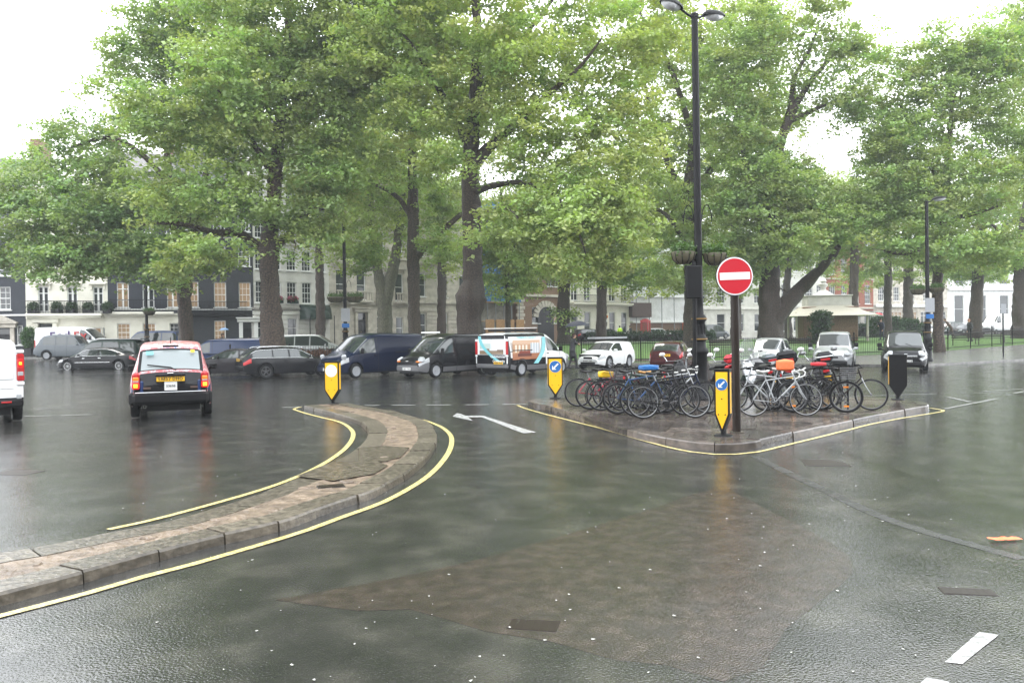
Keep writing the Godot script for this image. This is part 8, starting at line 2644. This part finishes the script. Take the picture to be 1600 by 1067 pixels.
# ------------------------------------------------------------------ motorbikes
func motorbike(label: String, at: Vector3, turn: float, o: Dictionary) -> void:
	var t := thing("motor_scooter", label, "motorbike", at, turn, "motorbikes behind the cycles")
	t.rotation.x = deg_to_rad(o.get("lean", -8))
	t.rotation_order = EULER_ORDER_YXZ
	var paint: Material = o.get("paint", M.paint_black)
	for x in [-0.62, 0.66]: wheel(t, Vector3(x, 0.29, 0), 0.29, 0.13, "many", 1.0)
	# shell: legshield, footboard, tail, drawn as one skin of rounded sections
	var b := Mb.new()
	var rows := []
	for q in [[0.62, 0.52, 0.05, 0.05], [0.56, 0.72, 0.13, 0.16], [0.44, 0.82, 0.19, 0.24], [0.34, 0.62, 0.2, 0.26], [0.26, 0.38, 0.18, 0.12], [0.0, 0.33, 0.16, 0.09], [-0.2, 0.42, 0.17, 0.16], [-0.42, 0.6, 0.18, 0.2], [-0.7, 0.68, 0.14, 0.14], [-0.88, 0.72, 0.05, 0.05]]:
		var row := PackedVector3Array()
		for k in 14:
			var a := TAU * k / 14.0
			row.append(Vector3(q[0] + sin(a) * 0.02, q[1] + sin(a) * q[3], cos(a) * q[2]))
		rows.append(row)
	b.grid(rows, true)
	obj("body_shell", b, paint, t)
	b = Mb.new()
	rows = []
	for q in [[-0.02, 0.76, 0.1, 0.03], [-0.12, 0.8, 0.15, 0.06], [-0.4, 0.83, 0.16, 0.06], [-0.5, 0.88, 0.15, 0.06], [-0.8, 0.9, 0.13, 0.05], [-0.88, 0.9, 0.06, 0.03]]:
		var row := PackedVector3Array()
		for k in 12:
			var a := TAU * k / 12.0
			row.append(Vector3(q[0], q[1] + sin(a) * q[3], cos(a) * q[2]))
		rows.append(row)
	b.grid(rows, true)
	obj("seat", b, o.get("seat", M.saddle_black), t)
	b = Mb.new()
	b.tube([Vector3(0.66, 0.29, 0.09), Vector3(0.5, 0.75, 0.06)], 0.025, 6)
	b.tube([Vector3(0.66, 0.29, -0.09), Vector3(0.5, 0.75, -0.06)], 0.025, 6)
	obj("fork", b, M.dark_alloy, t)
	b = Mb.new()
	b.tube([Vector3(0.32, 1.03, -0.36), Vector3(0.4, 1.02, -0.15), Vector3(0.44, 1.0, 0), Vector3(0.4, 1.02, 0.15), Vector3(0.32, 1.03, 0.36)], 0.016, 6)
	b.tube([Vector3(0.44, 1.0, 0), Vector3(0.48, 0.8, 0)], 0.03, 6)
	obj("handlebar", b, M.dark_alloy, t)
	b = Mb.new()
	b.ball(Vector3(0.52, 0.93, 0), Vector3(0.1, 0.12, 0.15), 12, 8)
	obj("headlamp_cowl", b, paint, t)
	b = Mb.new()
	b.ball(Vector3(0.6, 0.92, 0), Vector3(0.04, 0.08, 0.1), 12, 8)
	obj("headlamp", b, M.lamp_glass, t)
	for s in [-1.0, 1.0]:
		b = Mb.new()
		b.tube([Vector3(0.34, 1.03, s * 0.3), Vector3(0.38, 1.16, s * 0.38), Vector3(0.36, 1.22, s * 0.42)], 0.008, 5)
		var st := obj("mirror_stalk", b, M.chrome, t)
		b = Mb.new()
		b.ball(Vector3(0.36, 1.26, s * 0.44), Vector3(0.035, 0.06, 0.1), 12, 8)
		obj("mirror", b, o.get("mirror", M.chrome), st)
	b = Mb.new()
	b.tube([Vector3(-0.1, 0.3, -0.17), Vector3(-0.4, 0.28, -0.2), Vector3(-0.85, 0.42, -0.2)], [0.025, 0.05, 0.055], 8)
	obj("exhaust", b, M.alloy, t)
	lump("rear_lamp", t, M.red_glass, Vector3(-0.9, 0.72, 0), Vector3(0.05, 0.08, 0.18), 0.02)
	b = Mb.new()
	b.bbox(Vector3(-0.95, 0.52, 0), Vector3(0.012, 0.16, 0.2), 0.004)
	obj("number_plate", b, M.plate_yellow, t)
	b = Mb.new()
	b.tube([Vector3(-0.05, 0.3, 0.12), Vector3(-0.1, 0.02, 0.22)], 0.014, 5)
	obj("kick_stand", b, M.dark_alloy, t)
	if o.has("box"):
		var s: Vector3 = o.get("box_size", Vector3(0.42, 0.32, 0.46))
		b = Mb.new()
		b.bbox(Vector3(-0.92, 1.12, 0), s, 0.08)
		var bx := obj("top_box", b, o.box, t)
		lump("box_lid_band", bx, o.get("box_band", M.black_plastic), Vector3(-0.92, 1.14, 0), Vector3(s.x + 0.012, 0.03, s.z + 0.012), 0.006)
		lump("box_reflector", bx, M.red_glass, Vector3(-0.92 - s.x / 2 - 0.004, 1.06, 0), Vector3(0.015, 0.06, s.z * 0.6), 0.006)
	if o.get("screen", false):
		b = Mb.new()
		rows = []
		for j in 7:
			var row := PackedVector3Array()
			var f := j / 6.0
			for k in 9:
				var a := lerpf(-1.0, 1.0, k / 8.0)
				row.append(Vector3(0.56 - f * 0.26 - a * a * 0.08, 1.0 + f * 0.68, a * 0.25 * sqrt(maxf(0.05, 1.0 - pow(f, 4.0)))))
			rows.append(row)
		b.grid(rows)
		var sc := obj("windscreen", b, M.screen_glass, t)


func motorbikes() -> void:
	var g := mat("screen_glass", Color(0.75, 0.78, 0.8), 0.08)
	g.transparency = BaseMaterial3D.TRANSPARENCY_ALPHA
	g.albedo_color.a = 0.3
	g.cull_mode = BaseMaterial3D.CULL_DISABLED
	motorbike("black motorbike with pale mirrors behind the left group of cycles", Vector3(4.91, 0.00, -23.58), 60, {"mirror": M.sign_white})
	motorbike("dark scooter with white mirrors just right of the tallest lamp", Vector3(6.02, 0.00, -23.63), 105, {"mirror": M.sign_white, "paint": M.iron_brown})
	motorbike("scooter with red box and red seat behind the no entry post", Vector3(6.27, 0.00, -22.61), 80, {"box": M.sign_red, "seat": M.cloth_red, "box_size": Vector3(0.34, 0.24, 0.34), "mirror": M.sign_white})
	motorbike("silver scooter with tall clear windscreen behind the road bicycle", Vector3(7.10, 0.00, -22.93), 100, {"screen": true, "paint": M.paint_silver, "box": M.paint_grey_blue, "box_size": Vector3(0.36, 0.2, 0.4)})
	motorbike("scooter with large black top box and white mirrors", Vector3(8.08, 0.00, -22.99), 72, {"box": M.paint_black, "box_size": Vector3(0.45, 0.36, 0.56), "mirror": M.sign_white, "paint": M.paint_silver})
	motorbike("scooter with black and white box and wire mirror at the right end", Vector3(9.10, 0.00, -23.05), 75, {"box": M.paint_black, "box_band": M.sign_white, "box_size": Vector3(0.4, 0.3, 0.42), "screen": false, "mirror": M.silver_metal})


# ------------------------------------------------------------------ people
# one skin from joints: bones [a, ra, b, rb], meshed with one vertex in each cell that the surface crosses
func skin(bones: Array, cell: float, blend: float) -> Mb:
	var lo := Vector3.ONE * 1e9
	var hi := -lo
	for q in bones:
		for e in [[q[0], q[1]], [q[2], q[3]]]:
			lo = lo.min(e[0] - Vector3.ONE * (e[1] + 0.05))
			hi = hi.max(e[0] + Vector3.ONE * (e[1] + 0.05))
	var n := Vector3i(((hi - lo) / cell).ceil()) + Vector3i.ONE
	var val := PackedFloat32Array()
	val.resize(n.x * n.y * n.z)
	val.fill(1.0)
	for q in bones:
		var a: Vector3 = q[0]
		var ab: Vector3 = q[2] - q[0]
		var l2 := maxf(ab.length_squared(), 1e-6)
		var m := Vector3.ONE * (maxf(q[1], q[3]) + 0.06)
		var i0 := Vector3i(((a.min(q[2]) - m - lo) / cell).floor()).clamp(Vector3i.ZERO, n - Vector3i.ONE)
		var i1 := Vector3i(((a.max(q[2]) + m - lo) / cell).ceil()).clamp(Vector3i.ZERO, n - Vector3i.ONE)
		for z in range(i0.z, i1.z + 1):
			for y in range(i0.y, i1.y + 1):
				for x in range(i0.x, i1.x + 1):
					var p := lo + Vector3(x, y, z) * cell
					var f := clampf((p - a).dot(ab) / l2, 0.0, 1.0)
					var d: float = (p - a - ab * f).length() - lerpf(q[1], q[3], f)
					var k := (z * n.y + y) * n.x + x
					var o := val[k]
					var h := maxf(blend - absf(o - d), 0.0) / blend
					val[k] = minf(o, d) - h * h * blend * 0.25
	var id := PackedInt32Array()
	id.resize(val.size())
	id.fill(-1)
	var b := Mb.new()
	var step := [1, n.x, n.x * n.y]
	for z in n.z - 1:
		for y in n.y - 1:
			for x in n.x - 1:
				var k := (z * n.y + y) * n.x + x
				var c := Vector3.ZERO
				var hits := 0
				for e in 12:
					var ax := e / 4
					var u := (ax + 1) % 3
					var w := (ax + 2) % 3
					var p := Vector3.ZERO
					p[u] = float(e & 1)
					p[w] = float((e >> 1) & 1)
					var k0: int = k + int(p[u]) * step[u] + int(p[w]) * step[w]
					var k1: int = k0 + step[ax]
					if (val[k0] < 0.0) != (val[k1] < 0.0):
						p[ax] = val[k0] / (val[k0] - val[k1])
						c += p
						hits += 1
				if hits:
					id[k] = b.v.size()
					b.v.append(lo + (Vector3(x, y, z) + c / hits) * cell)
					b.n.append(Vector3(val[k + 1] - val[k], val[k + step[1]] - val[k], val[k + step[2]] - val[k]).normalized())
	for z in range(1, n.z - 1):
		for y in range(1, n.y - 1):
			for x in range(1, n.x - 1):
				var k := (z * n.y + y) * n.x + x
				for ax in 3:
					if (val[k] < 0.0) == (val[k + step[ax]] < 0.0): continue
					var u: int = step[(ax + 1) % 3]
					var w: int = step[(ax + 2) % 3]
					var q := [id[k - u - w], id[k - w], id[k], id[k - u]]
					if q.min() < 0: continue
					if val[k] < 0.0: b.ix.append_array([q[0], q[2], q[1], q[0], q[3], q[2]])
					else: b.ix.append_array([q[0], q[1], q[2], q[0], q[2], q[3]])
	return b


func person(label: String, at: Vector3, turn: float, o: Dictionary) -> Node3D:
	var t := thing("person", label, "person", at, turn)
	# faces +x; stride along x
	var s: float = o.get("stride", 0.2)
	var lean: float = o.get("bend", 0.05)
	var hip := Vector3(0, 0.92, 0)
	var chest := hip + Vector3(lean, 0.4, 0)
	var neck := hip + Vector3(lean * 1.5, 0.56, 0)
	var head := neck + Vector3(0.03 + lean * 0.3, 0.16, 0)
	var legs := []
	for k in [-1.0, 1.0]:
		var foot := Vector3(k * s, 0.06, k * 0.09)
		var knee := (hip + foot) * 0.5 + Vector3(0.05, 0, k * 0.09 * 0.5)
		legs.append_array([[hip + Vector3(0, -0.02, k * 0.09), 0.095, knee, 0.065], [knee, 0.062, foot + Vector3(0, 0.02, 0), 0.045], [foot + Vector3(-0.04, 0, 0), 0.045, foot + Vector3(0.15, -0.02, 0), 0.036]])
	var trunk := [[hip + Vector3(0, 0, -0.06), 0.11, chest + Vector3(0, 0, -0.08), 0.12], [hip + Vector3(0, 0, 0.06), 0.11, chest + Vector3(0, 0, 0.08), 0.12], [chest, 0.12, neck, 0.065], [chest + Vector3(0, 0.09, -0.17), 0.06, chest + Vector3(0, 0.09, 0.17), 0.06]]
	if o.get("coat", false): trunk.append([hip + Vector3(0, -0.25, 0), 0.16, hip, 0.14])
	var hold: Vector3 = o.get("hold", Vector3.ZERO)
	var hands := []
	for k in [-1.0, 1.0]:
		var sh := chest + Vector3(0, 0.1, k * 0.19)
		var hand := sh + Vector3(-k * s * 0.7 + 0.04, -0.58, k * 0.05)
		if hold != Vector3.ZERO and k > 0: hand = hold
		var elbow := (sh + hand) * 0.5 + Vector3(-0.07, -0.03, k * 0.05)
		trunk.append_array([[sh, 0.058, elbow, 0.048], [elbow, 0.045, hand, 0.033]])
		hands.append([hand, (hand - elbow).normalized()])
	obj("body", skin(trunk + legs, 0.026, 0.05), o.get("coat_m", M.cloth_dark), t)
	var b := skin([[neck + Vector3(0, -0.02, 0), 0.052, neck + Vector3(0.01, 0.06, 0), 0.05], [head + Vector3(-0.015, 0.03, 0), 0.088, head + Vector3(0.0, -0.02, 0), 0.08], [head + Vector3(0.03, -0.05, 0), 0.055, head + Vector3(0.045, -0.075, 0), 0.035], [head + Vector3(0.085, -0.01, 0), 0.012, head + Vector3(0.1, -0.035, 0), 0.016], [head + Vector3(0, -0.01, -0.085), 0.016, head + Vector3(0, -0.03, -0.085), 0.014], [head + Vector3(0, -0.01, 0.085), 0.016, head + Vector3(0, -0.03, 0.085), 0.014]], 0.011, 0.025)
	var hd := obj("head", b, M.skin, t)
	b = Mb.new()
	for k in [-0.032, 0.032]: b.ball(head + Vector3(0.078, 0.005, k), Vector3(0.01, 0.008, 0.012), 8, 6)
	obj("eyes", b, M.hair, hd)
	b = skin([[head + Vector3(-0.03, 0.05, 0), 0.095, head + Vector3(0.0, 0.055, 0), 0.085], [head + Vector3(-0.06, -0.02, 0), 0.075, head + Vector3(-0.05, 0.03, 0), 0.08]], 0.016, 0.03)
	obj("hair", b, o.get("hair", M.hair), hd)
	for q in hands:
		var f := []
		var d: Vector3 = q[1]
		var side := d.cross(Vector3.RIGHT).normalized()
		f.append([q[0], 0.03, q[0] + d * 0.07, 0.032])
		for k in 4:
			var root: Vector3 = q[0] + d * 0.08 + side * (k - 1.5) * 0.018
			var mid: Vector3 = root + d * 0.035 + Vector3(0.012, 0, 0)
			f.append([root, 0.009, mid, 0.0085])
			f.append([mid, 0.0085, mid + d * 0.02 + Vector3(0.018, 0, 0), 0.0075])
		f.append([q[0] + d * 0.02 + side * 0.03, 0.011, q[0] + d * 0.055 + side * 0.045 + Vector3(0.02, 0, 0), 0.009])
		obj("hand", skin(f, 0.008, 0.008), M.skin, t)
	return t


func umbrella(label: String, at: Vector3, r: float, m: Material, tilt := 0.0) -> void:
	var t := thing("umbrella", label, "umbrella", at)
	t.rotation.z = tilt
	var b := Mb.new()
	var rows := []
	for j in 6:
		var f := j / 5.0
		var row := PackedVector3Array()
		for k in 32:
			var a := TAU * k / 32.0
			var scallop := 1.0 - 0.06 * f * absf(sin(a * 4.0))
			row.append(Vector3(cos(a) * r * f * scallop, 0.9 + r * 0.42 * (1.0 - f * f), -sin(a) * r * f * scallop))
		rows.append(row)
	rows.reverse()
	b.grid(rows, true)
	obj("canopy", b, m, t)
	b = Mb.new()
	b.tube([Vector3.ZERO, Vector3(0, 0.9 + r * 0.5, 0)], 0.01, 6)
	b.tube([Vector3(0, 0, 0), Vector3(0, -0.06, 0), Vector3(0.03, -0.09, 0), Vector3(0.06, -0.06, 0)], 0.013, 6)
	obj("handle", b, M.black_plastic, t)
	for k in 8:
		var a := TAU * (k + 0.5) / 8.0
		b = Mb.new()
		b.tube([Vector3(0, 0.9 + r * 0.38, 0), Vector3(cos(a) * r * 0.92, 0.91, -sin(a) * r * 0.92)], 0.004, 4, false)
		obj("rib", b, M.dark_alloy, t)


func people() -> void:
	var p := person("person in dark clothes walking under a dark umbrella beside the wrapped van", Vector3(2.98, -0.31, -39.30) * Vector3(1, 0, 1) + Vector3(0, 0.12, 0), 20, {"coat": true, "hold": Vector3(0.22, 1.25, 0.16), "coat_m": M.cloth_dark, "stride": 0.18})
	umbrella("dark grey umbrella held over the walking person", p.transform * Vector3(0.26, 1.22, 0.16), 0.62, M.cloth_navy, 0.08)
	person("person in a yellow high visibility jacket beyond the lawn", on_land(Vector3(12.51, 1.90, -92.00), 0.12), 100, {"coat_m": M.paint_hivis, "stride": 0.1})
	person("person in dark clothing standing left of the telephone box", on_land(Vector3(13.92, 1.89, -93.00), 0.12), 200, {"coat_m": M.cloth_dark, "stride": 0.05, "coat": true})
	person("person bent forward walking across the lawn", on_land(Vector3(37.60, 0.40, -68.00), 0.13), 150, {"coat_m": M.cloth_brown, "stride": 0.3, "bend": 0.28})
	person("person in dark jacket with reddish hair standing before the benches", on_land(Vector3(35.73, 0.51, -62.00), 0.13), 190, {"coat_m": M.cloth_dark, "stride": 0.08, "hair": M.hair_red})
	p = person("person holding a red umbrella beyond the black people carrier", on_land(Vector3(30.72, 1.05, -66.00), 0.13), 200, {"coat_m": M.cloth_navy, "hold": Vector3(0.22, 1.2, 0.14), "stride": 0.1})
	umbrella("red umbrella showing above the black people carrier roof", p.transform * Vector3(0.25, 1.2, 0.14), 0.42, M.cloth_red)
	p = person("person with a blue umbrella beyond the long blue van", on_land(Vector3(-20.86, 0.91, -57.00), 0.0), 10, {"coat_m": M.cloth_dark, "hold": Vector3(0.22, 1.15, 0.14), "stride": 0.15})
	umbrella("light blue umbrella showing above the long blue van", p.transform * Vector3(0.25, 1.1, 0.14), 0.36, M.cloth_blue)


# ------------------------------------------------------------------ small things
func small_things() -> void:
	var lt := Mb.new()
	var lr := []
	for j in 5:
		var row := PackedVector3Array()
		for k in 9: row.append(Vector3((k - 4) * 0.034 + rng.randf_range(-0.01, 0.01), 0.006 + rng.randf_range(0.0, 0.014), (2 - j) * 0.022 + rng.randf_range(-0.008, 0.008) + k * 0.004))
		lr.append(row)
	lt.grid(lr)
	var lo := obj("litter", lt, M.cloth_orange)
	lo.position = Vector3(4.28, 0.00, -6.95)
	lo.rotation.y = 0.3
	tag(lo, "flattened red wrapper lying on the wet road at the right", "litter")
	# pale flecks of blossom and leaf litter on the road
	var b := Mb.new()
	b.t = Transform3D(Basis(), Vector3.ZERO)
	b.quad(Vector3(-0.011, 0, 0.007), Vector3(0.012, 0.002, 0.008), Vector3(0.011, 0, -0.007), Vector3(-0.012, 0.003, -0.006))
	var mm := MultiMesh.new()
	mm.transform_format = MultiMesh.TRANSFORM_3D
	mm.mesh = b.mesh(mat("petal", Color(0.5, 0.5, 0.46), 0.4))
	mm.instance_count = 220
	for i in 220:
		var z := -4.0 - 14.0 * pow(rng.randf(), 1.3)
		var x := rng.randf_range(-0.45, 0.6) * -z * 1.1
		mm.set_instance_transform(i, Transform3D(Basis(Vector3.UP, rng.randf() * TAU).scaled(Vector3.ONE * rng.randf_range(0.35, 1.05)), Vector3(x, worn_road(x, z) + 0.006, z)))
	var o := MultiMeshInstance3D.new()
	o.multimesh = mm
	add_to(self, o, "fallen_petals")
	tag(o, "pale fallen petals scattered over the wet road", "petals", "", "stuff")
